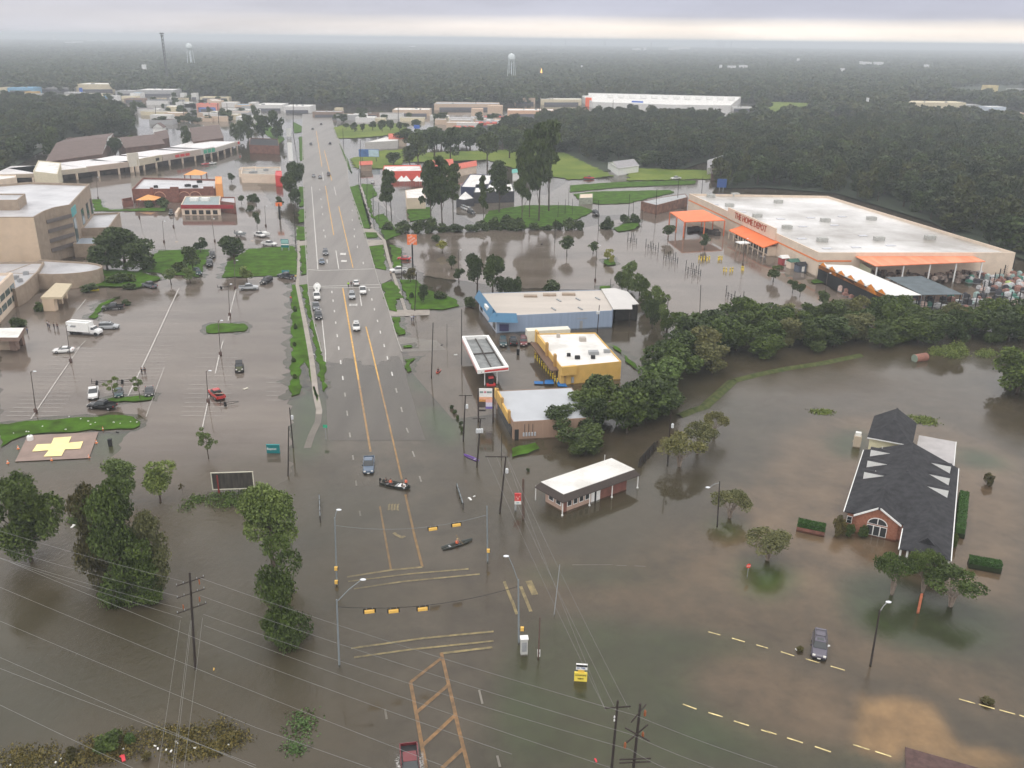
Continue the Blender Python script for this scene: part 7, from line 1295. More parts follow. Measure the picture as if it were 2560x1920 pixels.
def person(pose, loc, rz, shirt, trousers, label, group=None, hair=(.02,.015,.012), vest=False):
    o = empty('person', loc, rz, label, 'person', group)
    for nm, me, k in body_meshes(pose):
        c = {'skin': (.45,.27,.20), 'shirt': shirt, 'trousers': trousers, 'hair': hair}[k]; key = (pose, nm, c)
        if key not in PCACHE: m2 = me.copy(); m2.materials.clear(); m2.materials.append(M('cloth_%02x%02x%02x' % tuple(int(x*255) for x in c), c, .8, 0)); PCACHE[key] = m2
        ob = bpy.data.objects.new(nm, PCACHE[key]); COL.objects.link(ob); ob.parent = o
    if vest:
        q = POSE[pose]; c_ = (Vector(q['hip'])*.35+Vector(q['chest'])*.65); MB().lathe(c_-Vector((0,0,.22)), [(.17,0),(.23,.06),(.24,.3),(.20,.42)], 10).build('life_vest', LIFEV if vest is True else M('vest_lime', (.45,.80,.05), .7, 0), o)
    return o
def pat(r,u,v): return P(r,u,v)
# boats
def hull(L_, W, H, n=12, flat_bow=.15, bow=1.0):
    mb = MB(); vs = []; 
    for i in range(n+1):
        t = i/n; x = -L_/2+L_*t; w = W/2*(min(1, .75+t) if t < .3 else (1-max(0,(t-.55)/.45)**2*(1-flat_bow))); z1 = H*(1+.35*max(0,(t-.6)/.4)**2); zb = H*.55*max(0,(t-.7)/.3)**2; wb = w*.72; i_ = .06
        vs += [(x,-wb,zb),(x,-w,z1),(x,-w+i_,z1),(x,-wb+i_,zb+.06),(x,wb-i_,zb+.06),(x,w-i_,z1),(x,w,z1),(x,wb,zb)]
    fs = [(i*8+k, (i+1)*8+k, (i+1)*8+(k+1)%8, i*8+(k+1)%8) for i in range(n) for k in range(8)]; fs += [tuple(range(8)), tuple(range(n*8+7, n*8-1, -1))]
    mb.add(vs, fs); return mb
def boat(r, u, v, uf, vf, L_, W, H, mat, name, label, cat='boat', z=-.12, group=None, seats=2, motor=True, smat=None):
    p = P(r,u,v); f = P(r,uf,vf); o = empty(name, (p.x,p.y,z), math.atan2(f.y-p.y,f.x-p.x), label, cat, group); hull(L_,W,H).build('hull', mat, o)
    for k in range(seats): MB().box((-L_*.25+k*L_*.3,0,H*.62),(.3,W*.86,.05)).build('bench_seat', smat or METAL, o)
    if motor: m = MB(); m.box((-L_/2-.12,0,H+.25),(.3,.28,.42),0,.8); m.box((-L_/2-.16,0,H*.3),(.12,.1,H+.2)); m.build('outboard_motor', BLK, o)
    return o
DKH = M('dark_hull', (.03,.035,.03), .5, .2, 3)
b1 = boat('j',1205,1225,1320,1250,5.6,1.7,.5,DKH,'motor_boat','dark flat motor boat with three people crossing the flooded highway','boat',seats=3)
MB().box((1.4,0,.46),(1.4,1.2,.05)).build('white_deck', TRIM, b1)
a1 = b1.rotation_euler.z; P1 = Vector(b1.location)
def on(o, x, y, z): a = o.rotation_euler.z; return Vector((o.location.x+x*math.cos(a)-y*math.sin(a), o.location.y+x*math.sin(a)+y*math.cos(a), o.location.z+z))
person('sit', on(b1,-1.9,0,.34), a1, (.03,.03,.035), (.03,.03,.035), 'person in dark clothes sitting at the stern of the dark motor boat', 'people in the motor boat')
person('sit', on(b1,-1.0,0,.34), a1, (.60,.14,.08), (.04,.04,.05), 'person in a red top sitting in the middle of the dark motor boat', 'people in the motor boat', vest=True)
person('stand', on(b1,2.0,.1,.10), a1+1.2, (.55,.12,.10), (.04,.04,.05), 'person in a red life vest standing at the bow of the dark motor boat', 'people in the motor boat', vest=True)
person('sit', on(b1,1.4,-.3,.34), a1+.5, (.05,.05,.06), (.10,.08,.06), 'person in a dark top sitting by the white deck of the motor boat', 'people in the motor boat')
b2 = boat('n',1440,62,1530,35,5.0,.95,.36,M('canoe_grey', (.07,.08,.075), .5, .1, 2),'canoe','dark canoe with one paddler next to the middle signal pole','canoe',seats=2,motor=False)
person('sit', on(b2,-.1,0,.22), b2.rotation_euler.z, (.30,.07,.06), (.05,.05,.06), 'paddler in a red vest with light hair sitting in the canoe', None, (.55,.42,.22), True)
m = MB(); m.bar((0,-1,.1),(0,1,.5),.02); m.box((0,1.1,.53),(.02,.3,.14)); o = m.build('paddle', M('paddle_wood', (.40,.27,.12), .6, 0)); o.location = on(b2,.45,0,.45); o.rotation_euler = (0,0,b2.rotation_euler.z); tag(o, 'wooden paddle lying across the dark canoe', 'paddle')
b3 = boat('j',1575,238,1560,255,2.6,.8,.3,M('kayak_red', (.70,.10,.06), .4, 0),'kayak','small red kayak with a paddler left of the fuel canopy','kayak',seats=1,motor=False); person('sit', on(b3,0,0,.16), b3.rotation_euler.z, (.05,.05,.06), (.05,.05,.06), 'paddler in black sitting in the small red kayak')
boat('j',1858,985,1800,960,3.6,.75,.28,M('kayak_purple', (.16,.07,.36), .4, 0),'kayak','empty purple kayak floating beside the transformer pole','kayak',seats=1,motor=False)
boat('e',790,1130,740,1135,4.2,.8,.3,M('kayak_yellow', (.75,.62,.05), .4, 0),'kayak','yellow kayak lying by the dark clipped hedge','kayak',seats=1,motor=False,z=.0)
def trailer_boat(r, u, v, uf, vf, label, hm, L_=5.5):
    b = boat(r,u,v,uf,vf,L_,2.0,.75,hm,'boat_on_trailer',label,'boat',z=.55,seats=2,smat=TRIM); m = MB(); m.box((-.3,0,-.1),(L_,.12,.12)); m.box((-.3,.6,-.05),(L_*.7,.1,.1)); m.box((-.3,-.6,-.05),(L_*.7,.1,.1)); m.build('trailer_frame', GALV, b)
    for s_ in (-1,1): MB().bar((-1,s_*.85,-.25),(-1,s_*1.05,-.25),.3,.3,10).build('trailer_wheel', TYRE, b)
    MB().box((0,0,.95),(1.2,1.3,.5),0,.7).build('console', TRIM, b); return b
trailer_boat('f',530,1125,530,1060,'white boat on a trailer at the far end of the roadside queue',TRIM,6.5); trailer_boat('e',2080,655,2150,665,'grey boat on a trailer left of the white boats in the lot',M('hull_grey', (.25,.27,.28), .5, 0)); trailer_boat('f',80,655,150,670,'white boat on a trailer next to the teal hospital sign',TRIM)
# people on foot
for i, (r_,u_,v_,rz,sh,tr,lb,vs) in enumerate((('f',800,1105,1.5,(.3,.6,.05),(.03,.03,.05),'person in a lime safety vest at the far crossing line','lime'),('f',825,1100,2,(.04,.04,.05),(.04,.04,.05),'person in dark clothes right of the lime vested person',0),('f',1345,1390,1,(.60,.62,.66),(.10,.10,.14),'person in a pale shirt wading beside the flooded forecourt',0),('f',1362,1390,1.4,(.16,.18,.26),(.06,.05,.06),'person in a dark blue shirt wading next to the pale shirted one',0),('f',303,1220,1.2,(.65,.10,.06),(.05,.05,.06),'person in a red shirt at the lot edge beside the grass strip',0),
    ('e',415,1440,0,(.45,.48,.52),(.05,.06,.09),'person in a grey shirt left in the group by the pickup lane',0),('e',430,1450,.5,(.5,.5,.52),(.05,.05,.07),'person in a pale grey shirt second in the group by the white truck',0),('e',470,1460,1,(.05,.05,.06),(.03,.03,.04),'person in dark clothes third in the group left of the white truck',0),('e',500,1462,2,(.10,.05,.04),(.05,.05,.06),'person in brown fourth in the group left of the white truck',0),('e',620,1430,1,(.03,.03,.04),(.03,.03,.04),'person in black standing at the rear of the white box truck',0),('e',240,1500,1,(.10,.14,.25),(.03,.03,.05),'person in blue beside the white roofed portico',0),
    ('i',1228,262,1,(.02,.02,.025),(.02,.02,.02),'person in black standing behind the parking island, left of two',0),('i',1256,262,2,(.03,.03,.04),(.10,.08,.07),'person in black standing behind the parking island, right of two',0),('f',345,1040,2,(.60,.45,.10),(.06,.05,.05),'person in a yellow jacket at the lot entrance beside the dark blue pickup',0),('f',1315,1010,1,(.6,.35,.05),(.05,.05,.06),'person in an orange jacket behind the white pickup',0),('f',1165,1010,1,(.6,.5,.4),(.08,.06,.06),'person in a tan jacket at the footpath corner of the far junction',0),
    ('g',2150,860,1,(.25,.27,.3),(.06,.06,.07),'person in grey at the orange store entrance, left of two',0),('g',2175,865,2,(.4,.42,.42),(.08,.08,.1),'person in pale grey at the orange store entrance, right of two',0))):
    zz = .17 if r_ == 'f' and v_ < 1110 else -.1; p = P(r_,u_,v_); person('stand', (p.x,p.y,zz), rz, sh, tr, lb, None, vest=vs)
# poles, lamps, wires
def top3(xb, yb, xt, yt, z0=0):
    b = G(xb,yb,z0); D = math.hypot(b.x,b.y); d = ROT @ Vector(((xt-CX)/F, -(yt-CY)/F, -1)); t = D/math.hypot(d.x,d.y); return b, Vector((d.x*t, d.y*t, CH+d.z*t))
def pole(r, ub, vb, rt, ut, vt, label, rad=.14, mat=None, name='utility_pole', cat='pole', group=None, arms=(), lamp=None, base=False, armdir=None, xf=0, zb=-.5):
    b, t = top3(*fp(r,ub,vb), *fp(rt,ut,vt)); o = empty(name, (b.x,b.y,0), 0, label, cat, group); mat = mat or WOOD
    lean = Vector((t.x-b.x, t.y-b.y, 0)); h = t.z; m = MB(); m.bar(Vector((0,0,zb)), lean+Vector((0,0,h)), rad, rad*.7, 8); m.build('shaft', mat, o)
    if base: MB().lathe((0,0,-.4),[(.35,0),(.35,1.1),(.25,1.2)],10).build('concrete_base', M('base_brown', (.10,.06,.05), .8, .1, 2), o)
    ad = Vector(armdir or (1,.15,0)).normalized()
    for (zz, w) in arms:
        c = lean*(zz/h)+Vector((0,0,zz)); m = MB(); m.bar(c-ad*w, c+ad*w, .07, .07, 4); m.build('crossarm', mat, o)
        m = MB()
        for s in (-1,-.5,.5,1): m.lathe(c+ad*w*s*.95+Vector((0,0,.05)), [(.03,0),(.06,.06),(.03,.16),(.05,.2)], 6)
        m.build('insulators', METAL, o)
    for k in range(xf): 
        c = lean*.75+Vector((0,0,h*.72))+ad*(.4*(k-1 if xf > 1 else 1))+Vector((0,-.35,0)); m = MB(); m.lathe(c, [(.2,0),(.24,.05),(.24,.7),(.15,.8)], 10); m.build('transformer', M('transformer_grey', (.60,.62,.64), .5, 0), o)
    if lamp:
        c = lean+Vector((0,0,h)); e = c+Vector(lamp); m = MB(); m.tube([c-Vector((0,0,.3)), c+Vector(lamp)*.5+Vector((0,0,.05)), e], .05, 5); m.build('lamp_arm', mat if mat is not WOOD else METAL, o); d = Vector((lamp[0],lamp[1],0)).normalized() if (lamp[0] or lamp[1]) else Vector((1,0,0))
        m = MB(); m.ball(e+d*.3, (.38,.22,.12), 8, 5); m.build('lamp_head', M('lamp_head_pale', (.75,.78,.82), .4, 0), o)
    return o, b, t
# near signal poles with lamps and span wires
s1,_b1,t1 = pole('n',595,920,'n',577,455,'galvanised signal pole with an arched street light left of the near junction',.13,GALV,'signal_pole','signal pole',lamp=(2.6,1.6,1.6))
s2,_b2,t2 = pole('o',50,760,'o',45,310,'galvanised signal pole with an arched street light right of the near junction',.13,GALV,'signal_pole','signal pole',lamp=(-1.2,.3,3.0))
s3,_b3,t3 = pole('n',578,345,'j',680,1500,'galvanised signal pole beside the vine draped tree, far side of the junction',.12,GALV,'signal_pole','signal pole',lamp=(.3,.3,.9))
s4,_b4,t4 = pole('n',1657,180,'j',1995,1400,'grey signal pole standing right of the canoe',.12,GALV,'signal_pole','signal pole')
HOUS = M('signal_yellow', (.85,.52,.12), .5, 0)
def signal_head(c, ax, label, group, vert=False):
    """horizontal three lamp signal head hanging from a span wire, seen from behind"""
    o = empty('traffic_signal', c, math.atan2(ax.y,ax.x), label, 'traffic signal', group)
    if vert: MB().box((0,0,0),(.3,.3,1.0)).build('housing', HOUS, o); MB().box((0,.2,0),(.5,.04,1.2)).build('backplate', BLK, o)
    else: MB().box((0,-.05,0),(1.15,.3,.34)).build('housing', HOUS, o); MB().box((0,.12,0),(1.45,.04,.62)).build('backplate', BLK, o)
    m = MB()
    for k in (-1,0,1): m.bar((k*.36 if not vert else 0,.15,0 if not vert else k*.3),(k*.36 if not vert else 0,.35,0 if not vert else k*.3),.13,.13,8)
    m.build('lens_hood', BLK, o)
    if not vert: m = MB(); m.bar((-.35,0,.15),(-.35,0,.5),.03); m.bar((.35,0,.15),(.35,0,.5),.03); m.build('hanger', METAL, o)
    return o
def span(a, b, sag, n=14, r=.03): return [a.lerp(b, i/n)+Vector((0,0,-sag*4*(i/n)*(1-i/n))) for i in range(n+1)]
wa, wb = t1-Vector((0,0,1.0)), t2-Vector((0,0,1.0)); sw_ = MB().tube(span(wa,wb,1.2), .035); tag(sw_.build('span_wire', BLK), 'sagging black span wire carrying the three nearest traffic signals', 'wire')
sp = span(wa,wb,1.2,100)
def nearest_t(r,u,v):
    x,_ = fp(r,u,v); return min(range(101), key=lambda i: abs(proj(sp[i])[0]-x))
for (u_, lb) in ((805,'leftmost yellow traffic signal on the near span wire'),(980,'middle yellow traffic signal on the near span wire'),(1193,'rightmost yellow traffic signal on the near span wire')):
    c = sp[nearest_t('n',u_,600)]-Vector((0,0,.45)); signal_head(c, (wb-wa), lb, 'signals on the near span wire')
wa, wb = t3-Vector((0,0,1.2)), t4-Vector((0,0,1.4)); tag(MB().tube(span(wa,wb,1.3), .02).build('span_wire', GALV), 'thin far span wire over the junction carrying two traffic signals', 'wire'); sp = span(wa,wb,1.3,100)
for (u_, lb) in ((1522,'left amber backed traffic signal on the far span wire'),(1727,'right amber backed traffic signal on the far span wire')):
    c = sp[nearest_t('j',u_,1600)]-Vector((0,0,.4)); signal_head(c, (wb-wa), lb, 'signals on the far span wire')
for (r_,u_,v_,lb) in (('n',575,225,'upper pedestrian signal box on the pole beside the vine draped tree'),('n',577,322,'lower pedestrian signal box on the pole beside the vine draped tree'),('n',1662,98,'pedestrian signal box on the pole right of the canoe'),('o',73,655,'pedestrian signal box low on the right junction pole')):
    b_, c = top3(*fp('n',578,345) if r_=='n' and u_<1000 else fp('n',1657,180) if r_=='n' else fp('o',50,760), *fp(r_,u_,v_)); o = empty('pedestrian_signal', c+Vector((0,-.25,0)), 0, lb, 'signal'); MB().box((0,0,0),(.42,.3,.5)).build('housing', HOUS, o); MB().box((.24,0,0),(.06,.36,.4)).build('visor', BLK, o)
# wooden power poles
pA,bA_,tA = pole('m',1395,945,'m',1357,262,'tall dark power pole with three crossarms in the water at lower left',.17,arms=((11.9,1.6),(10.3,1.6),(8.3,1.7)),armdir=(1,.75,0))
for (u_,v_,r_) in ((1425,325,'m'),(1427,450,'m'),(1311,505,'m')): c = top3(*fp('m',1395,945),*fp(r_,u_,v_))[1]; part('orange_insulator', MB().lathe(c-Vector((0,0,.4)),[(.03,0),(.08,.1),(.08,.6),(.03,.7)],8), M('orange_insulator', (.30,.10,.04), .5, 0), pA)
tB = P('o',918,1200,13.0); pB = empty('utility_pole', (tB.x-.3,tB.y,0), 0, 'dark power pole with angled crossarms and orange insulators at the bottom edge', 'pole'); MB().bar((0,0,-.5),(.3,0,13),.17,.12,8).build('shaft', WOOD, pB)
for z_, ad in ((11.9,(.8,1)),(9.5,(1.1,1)),(9.4,(1,-1)),(6.6,(1.5,.1)),(6.2,(1.5,.1))):
    v = Vector((*ad,0)); MB().bar(Vector((.2,-.15,z_))-v, Vector((.2,-.15,z_+ (.3 if z_>9 else 0)))+v, .07,.07,4).build('crossarm', WOOD, pB)
for (x,y,z_) in ((.9,.5,11.6),(.8,.2,9.3),(-.9,-.4,8.6)): MB().lathe((x,y,z_-.5),[(.05,0),(.12,.1),(.12,.6),(.05,.75)],8).build('orange_insulator', M('orange_insulator', (.30,.10,.04)), pB)
tC = P('o',757,1178,10.5); pC = empty('utility_pole', (tC.x-.2,tC.y,0), 0, 'dark power pole with one crossarm at the bottom edge, left of the angled arm pole', 'pole'); MB().bar((0,0,-.5),(.2,0,10.5),.15,.11,8).build('shaft', WOOD, pC); MB().bar((-1.1,-.1,9.65),(1.5,.1,9.75),.07,.07,4).build('crossarm', WOOD, pC)
for z_ in (8.8,8.4): MB().lathe((-.05,-.22,z_-.2),[(.06,0),(.09,.1),(.05,.25)],8).build('insulator', TRIM, pC)
WIRE = M('wire_pale', (.24,.24,.235), .6, 0); WIRED = M('wire_dark', (.08,.08,.08), .6, 0)
def wire(a, b, sag, label, mat=None, r=.014, grp='power lines over the flood'): tag(MB().tube(span(a,b,sag,24), r, 4).build('power_line', mat or WIRE), label, 'power line', grp)
def pw3(r,u,v,z): return P(r,u,v,z)
vAB = tB-tA
for (ar, az, br, bz, lb) in ((('m',1430,300),12.0,('o',885,1283),12.0,'topmost'),(('m',1430,425),10.4,('o',850,1418),10.2,'second highest'),(('m',1455,560),8.4,('o',845,1527),8.4,'third highest')):
    a = pw3(*ar,az); b = pw3(*br,bz); wire(a,b,.5,'pale power line running between the lower left pole and the bottom edge pole, '+lb); 
    l = {'topmost':('m',-300,-130),'second highest':('m',-300,-10),'third highest':('m',-300,60)}[lb]; wire(pw3(*l,az), pw3('m',{'topmost':1300,'second highest':1300,'third highest':1300}[lb],{'topmost':322,'second highest':437,'third highest':520}[lb],az-.1),.3,'pale power line arriving at the lower left pole from the left edge, '+lb)
    e = {'topmost':('o',1900,1655),'second highest':('o',1560,1700),'third highest':('o',1200,1700)}[lb]; wire(b, pw3(*e,bz-.5),.2,'pale power line leaving the bottom edge pole to the right, '+lb)
wire(pw3('m',-200,90,8.4), pw3('m',1300,582,8.3),.2,'faint pale power line arriving at the lowest crossarm of the left pole'); wire(pw3('m',1460,640,8.3), pw3('o',700,1655,8.0),.3,'faint lower power line between the left pole and the bottom edge')
for k,(a,b) in enumerate(((('m',-300,30),('n',0,905)),(('m',-300,240),('n',0,1120)),(('m',-300,480),('n',0,1370)),(('m',-300,735),('n',0,1659)),(('m',-300,830),('m',1831,1640)),(('m',-300,1060),('m',950,1659)))):
    e = (('n',1831,1560),('n',1831,1830),('n',1831,2000),('n',300,1800),('m',2000,1700),('m',1000,1680))[k]
    wire(pw3(*a,15), pw3(*b,14.2),.1,'pale power line of the nearer transmission row, %s from the top' % ('first','second','third','fourth','fifth','sixth')[k]); wire(pw3(*b,14.2), pw3(*e,14.6),.1,'right span of the nearer transmission row, %s line from the top' % ('first','second','third','fourth','fifth','sixth')[k]) if k < 4 else None
for k,(u0,v0,u1,v1) in enumerate(((1290,600,1110,1800),(1362,605,1215,1800),(1371,605,1232,1800),(1448,585,1300,1800))): wire(pw3('m',u0,v0,8.2), pw3('m',u1,v1,8.6),.1,'pale line dropping from the left power pole toward the bottom edge, %s' % ('leftmost','inner left','inner right','rightmost')[k])
# poles along the right side of the highway
pD,bD_,tD = pole('j',2105,1450,'j',2160,970,'dark leaning power pole with crossarm and transformer left of the red and white sign',.16,arms=((0,0),) and (),xf=1)
part('crossarm', MB().bar(tD+Vector((-3.2,-.2,0)), tD+Vector((.3,0,-.1)),.09,.09,4), WOOD, pD)
pE,bE_,tE = pole('j',1908,1050,'j',1940,645,'dark power pole with three white transformers left of the metal roofed shop',.16,xf=3,arms=((0,0),) and ())
part('crossarm', MB().bar(tE+Vector((-1.3,0,0)), tE+Vector((.9,0,0)),.07,.07,4), WOOD, pE)
pF,bF_,tF = pole('j',1790,830,'j',1810,440,'dark power pole with double crossarm behind the row of hedge shrubs',.15,xf=1); part('crossarm', MB().bar(tF+Vector((-1.2,0,-.1)), tF+Vector((1.2,0,-.1)),.07,.07,4), WOOD, pF)
pole('k',97,1510,'k',98,1165,'thick plain brown pole between the small office and the red and white sign',.24,M('brown_pole_wood', (.10,.065,.05), .8, .2, 2))
for k,(a,b) in enumerate(((tD,pw3('o',670,1248,9.7)),(tD+Vector((-3,0,0)),pw3('o',670,1248,9.7)),(tD+Vector((-1.5,0,0)),pw3('o',745,1245,9.7)),(tD+Vector((.2,0,-.2)),pw3('o',835,1238,9.7)))): wire(a,b,.6,'thin pale wire from the leaning transformer pole to the bottom edge pole, %s' % ('first','second','third','fourth')[k],r=.012)
for k,(a,b) in enumerate(((tE,tD),(tF,tE),(tE+Vector((-1.2,0,0)),tD+Vector((-3,0,0))),(tF+Vector((-1.1,0,-.1)),tE+Vector((-1.2,0,0))))): wire(a,b,.6,'thin dark wire between the wooden poles right of the highway, %s' % ('right near span','right far span','left near span','left far span')[k],WIRED,.012)
for a_ in (('j',320,885,'j',290,550,'dark leaning pole with a pale box beside the submerged footpath',.13,1),('j',275,1135,'j',282,710,'plain dark pole beside the teal sign',.13,0),('f',1515,1880,'f',1530,1405,'dark pole standing in the flooded forecourt above the red kayak',.12,0),('f',1650,1610,'f',1650,1420,'thin grey pole in the flooded forecourt',.06,0),('f',1777,1760,'f',1777,1290,'dark pole touching the left corner of the fuel canopy',.12,0),('f',1370,1305,'f',1388,970,'dark pole right of the verge below the white pickup',.13,0),('f',1258,1035,'f',1260,760,'dark pole beside the red car',.12,0),
    ('f',1062,520,'f',1060,360,'thin dark pole on the right verge, nearest of the far row',.12,0),('f',1013,480,'f',1012,280,'thin dark pole on the right verge, second of the far row',.12,0),('f',958,345,'f',960,150,'thin dark pole on the right verge, third of the far row',.12,0),('b',905,1590,'b',902,1210,'tall dark pole in front of the red kiosk',.14,0),('b',885,1560,'b',893,1430,'shorter dark pole left of the tall one by the kiosk',.12,0),('f',340,720,'f',330,365,'dark pole on the left roadside below the tall tree',.14,0),
    ('j',2120,990,'j',2125,770,'thin dark pole behind the crossarm pole by the shop row',.07,0),('k',1345,1040,'k',1372,590,'dark pole with a white transformer among the spreading trees',.14,1),('g',735,1510,'g',755,1255,'dark pole with transformers between the yellow shop and the blue building',.13,2),('g',1335,1480,'g',1350,1190,'dark pole at the right side of the tree clump',.12,0),('g',1620,1395,'g',1632,1080,'lamp pole on the store lot edge behind the bayou belt',.11,0),
    ('g',370,715,'g',375,505,'dark pole in the hedge row, left end',.12,0),('g',395,500,'g',402,360,'thin pole behind the hedge row',.1,0),('g',458,470,'g',462,338,'thin pole on the small green, left of two',.1,0),('g',520,480,'g',523,333,'thin pole on the small green, right of two',.1,0),('g',490,400,'g',492,240,'pale thin pole left of the brick sign shelter',.08,0),('g',748,610,'g',748,350,'tall dark pole left of the round hedge bush',.12,0),('g',1008,470,'g',1018,293,'dark pole right of the oval green, near one',.12,0),('g',1048,460,'g',1050,355,'short dark pole right of the oval green',.1,0),
    ('g',1125,520,'g',1125,400,'short pole by the brick motel end',.1,0),('g',1243,500,'g',1252,245,'tall dark pole in front of the brick motel',.12,0),('g',1428,400,'g',1440,180,'tall dark pole behind the brick motel',.12,0),('g',1638,300,'g',1650,140,'dark pole at the far left corner of the store roof',.12,0),('g',848,1120,'g',855,1025,'short dark pole left of the tall tree clump',.1,0),('b',1230,1040,'b',1228,880,'dark pole at the far shopping park, centre',.3,0),('b',320,1150,'b',322,880,'dark pole left of the highway end',.3,0),('b',755,1240,'b',750,1105,'dark pole on the far right verge',.2,0),
    ('a',1345,1010,'a',1343,920,'thin far pole in the flooded shopping lot, first',.3,0),('a',1590,1030,'a',1580,860,'thin far pole in the flooded shopping lot, second',.3,0),('a',1805,1050,'a',1805,950,'thin far pole in the flooded shopping lot, third',.3,0),('a',1890,1060,'a',1880,890,'thin far pole in the flooded shopping lot, fourth',.3,0),('a',1965,1040,'a',1960,890,'thin far pole in the flooded shopping lot, fifth',.3,0),('c',240,1080,'c',240,940,'dark far pole before the peach far shop, left',.3,0),('c',256,1090,'c',256,930,'dark far pole before the peach far shop, right',.3,0),('c',870,960,'c',875,860,'thin far pole before the superstore',.3,0)):
    r_,ub,vb,rt,ut,vt,lb,rad = a_[:8]; pole(r_,ub,vb,rt,ut,vt,lb,rad,arms=(),xf=a_[8] if len(a_) > 8 else 0) if rad else None
# palms / thin far trees before the superstore stand as poles with lamps in lots
for a_ in (('i',310,590,'i',265,240,'lamp pole at the left of the parking lot by the long grass bed'),('i',612,155,'e',570,1430,'lamp pole between the box truck and the white car'),('i',1800,505,'i',1780,235,'lamp pole beside the red pickup'),('i',1906,95,'e',1885,1390,'lamp pole in front of the green parking island'),('e',1985,1345,'e',1970,1075,'lamp pole behind the green parking island'),('e',2032,1115,'e',2025,870,'lamp pole on the bright lawn edge'),('e',1856,705,'e',1830,510,'lamp pole in the wet lot above the driveway'),('e',1418,712,'e',1403,530,'lamp pole in the wet lot, left one of the upper row'),
    ('e',1500,580,'e',1497,470,'short lamp pole left of the diner corner'),('e',1205,500,'e',1195,350,'lamp pole in front of the brick restaurant'),('e',848,332,'e',830,150,'lamp pole on the small grass corner behind the hospital'),('f',85,572,'f',75,400,'lamp pole in the wet lot left of the orange pole sign'),('g',718,1045,'g',735,740,'lamp pole with brown base in the middle of the store lot'),('g',1993,915,'g',2015,680,'lamp pole with yellow bollards by the store entrance'),('h',490,1190,'h',515,980,'lamp pole in front of the garden centre'),('f',1750,960,'f',1748,780,'lamp pole in the store lot near the hedge')):
    pole(*a_[:6],a_[6],.10,M('lamp_pole_brown', (.10,.08,.07), .7, 0),'lamp_post','street lamp',base=True,lamp=(.5,0,.1))
pole('q',735,915,'q',800,530,'dark street lamp pole with a small white head right of the stranded car',.14,None,'street_lamp','street lamp',lamp=(.9,.5,.7)); pole('k',1775,1565,'k',1795,1185,'thin black street lamp pole in front of a spreading tree right of the small office',.12,None,'street_lamp','street lamp',lamp=(-1.5,-.3,-.9))
pole('o',300,560,'o',342,205,'slim grey pole with white tip right of the near junction',.07,METAL,'slim_pole','pole'); pole('o',188,870,'o',200,580,'brown pole with a small white meter box beside the signal cabinet',.12,M('rusty_pole', (.12,.08,.065), .8, .2, 2),'meter_pole','pole')
# signs
def board(name, label, r, ub, vb, ut, vt, ub2, h0, mat, legs, legmat, cat='sign', rz=0, depth=.25):
    """board whose lower left pixel is (ub,vb), top row vt and lower right u ub2, lifted h0 above the water"""
    a = P(r,ub,vb,h0); b = P(r,ub2,vb,h0); w = (b-a).length; c = (a+b)/2; x_, y_ = fp(r,(ub+ub2)/2,vb); D = math.hypot(c.x,c.y); d = ROT @ Vector(((fp(r,(ub+ub2)/2,vt)[0]-CX)/F, -(fp(r,ut,vt)[1]-CY)/F, -1)); zt = CH+d.z/math.hypot(d.x,d.y)*D
    o = empty(name, (c.x,c.y,0), rz, label, cat); MB().box((0,0,(h0+zt)/2),(w,depth,zt-h0)).build('panel', mat, o)
    for t in legs: MB().box((w*(t-.5),.12,(h0+.2)/2-.3),(.3,.3,h0+1.0)).build('leg', legmat, o)
    return o, w, zt, c
# empty billboard
o, w, zt, c = board('billboard','empty brown boarded billboard with a white frame and red posts standing in water', 'i',1845,1248,1830,1103,2195,1.1,M('old_boards', (.035,.031,.027), .8, .35, 1.2, rgb2=(.075,.066,.056), stretch=(2,2,.3)),(.13,),M('red_post', (.22,.03,.025), .6, 0),'billboard',rz=.10)
h0 = 1.1; m = MB()
for z_ in (h0,zt): m.box((0,-.16,z_),(w+.2,.12,.14))
for x_ in (-w/2,w/2): m.box((x_,-.16,(h0+zt)/2),(.14,.12,zt-h0+.1))
m.build('white_frame', M('frame_cream', (.66,.63,.52), .6, .05, 2), o)
for x_ in (w*.36,w*.43): MB().box((x_,.5,1.6),(.28,.28,4.6)).build('rear_post', WOOD, o)
MB().box((-w*.36,-.2,1.6),(.22,.2,4.2)).build('front_post', M('red_post', (.22,.03,.025)), o)
# teal hospital sign
o, w, zt, c = board('hospital_sign','low teal hospital sign with white lettering standing in the flood left of a plain pole', 'j',95,942,95,870,208,.05,TEAL,(),METAL); textmb('Baptist', .62, (-.1*w,-.14,zt*.55), (1,0,0),(0,0,1),(0,-1,0),.03).build('lettering', TRIM, o); MB().box((0,0,zt+.02),(w+.05,.3,.1)).build('top_edge', M('teal_light', (.03,.26,.27), .5, 0), o)
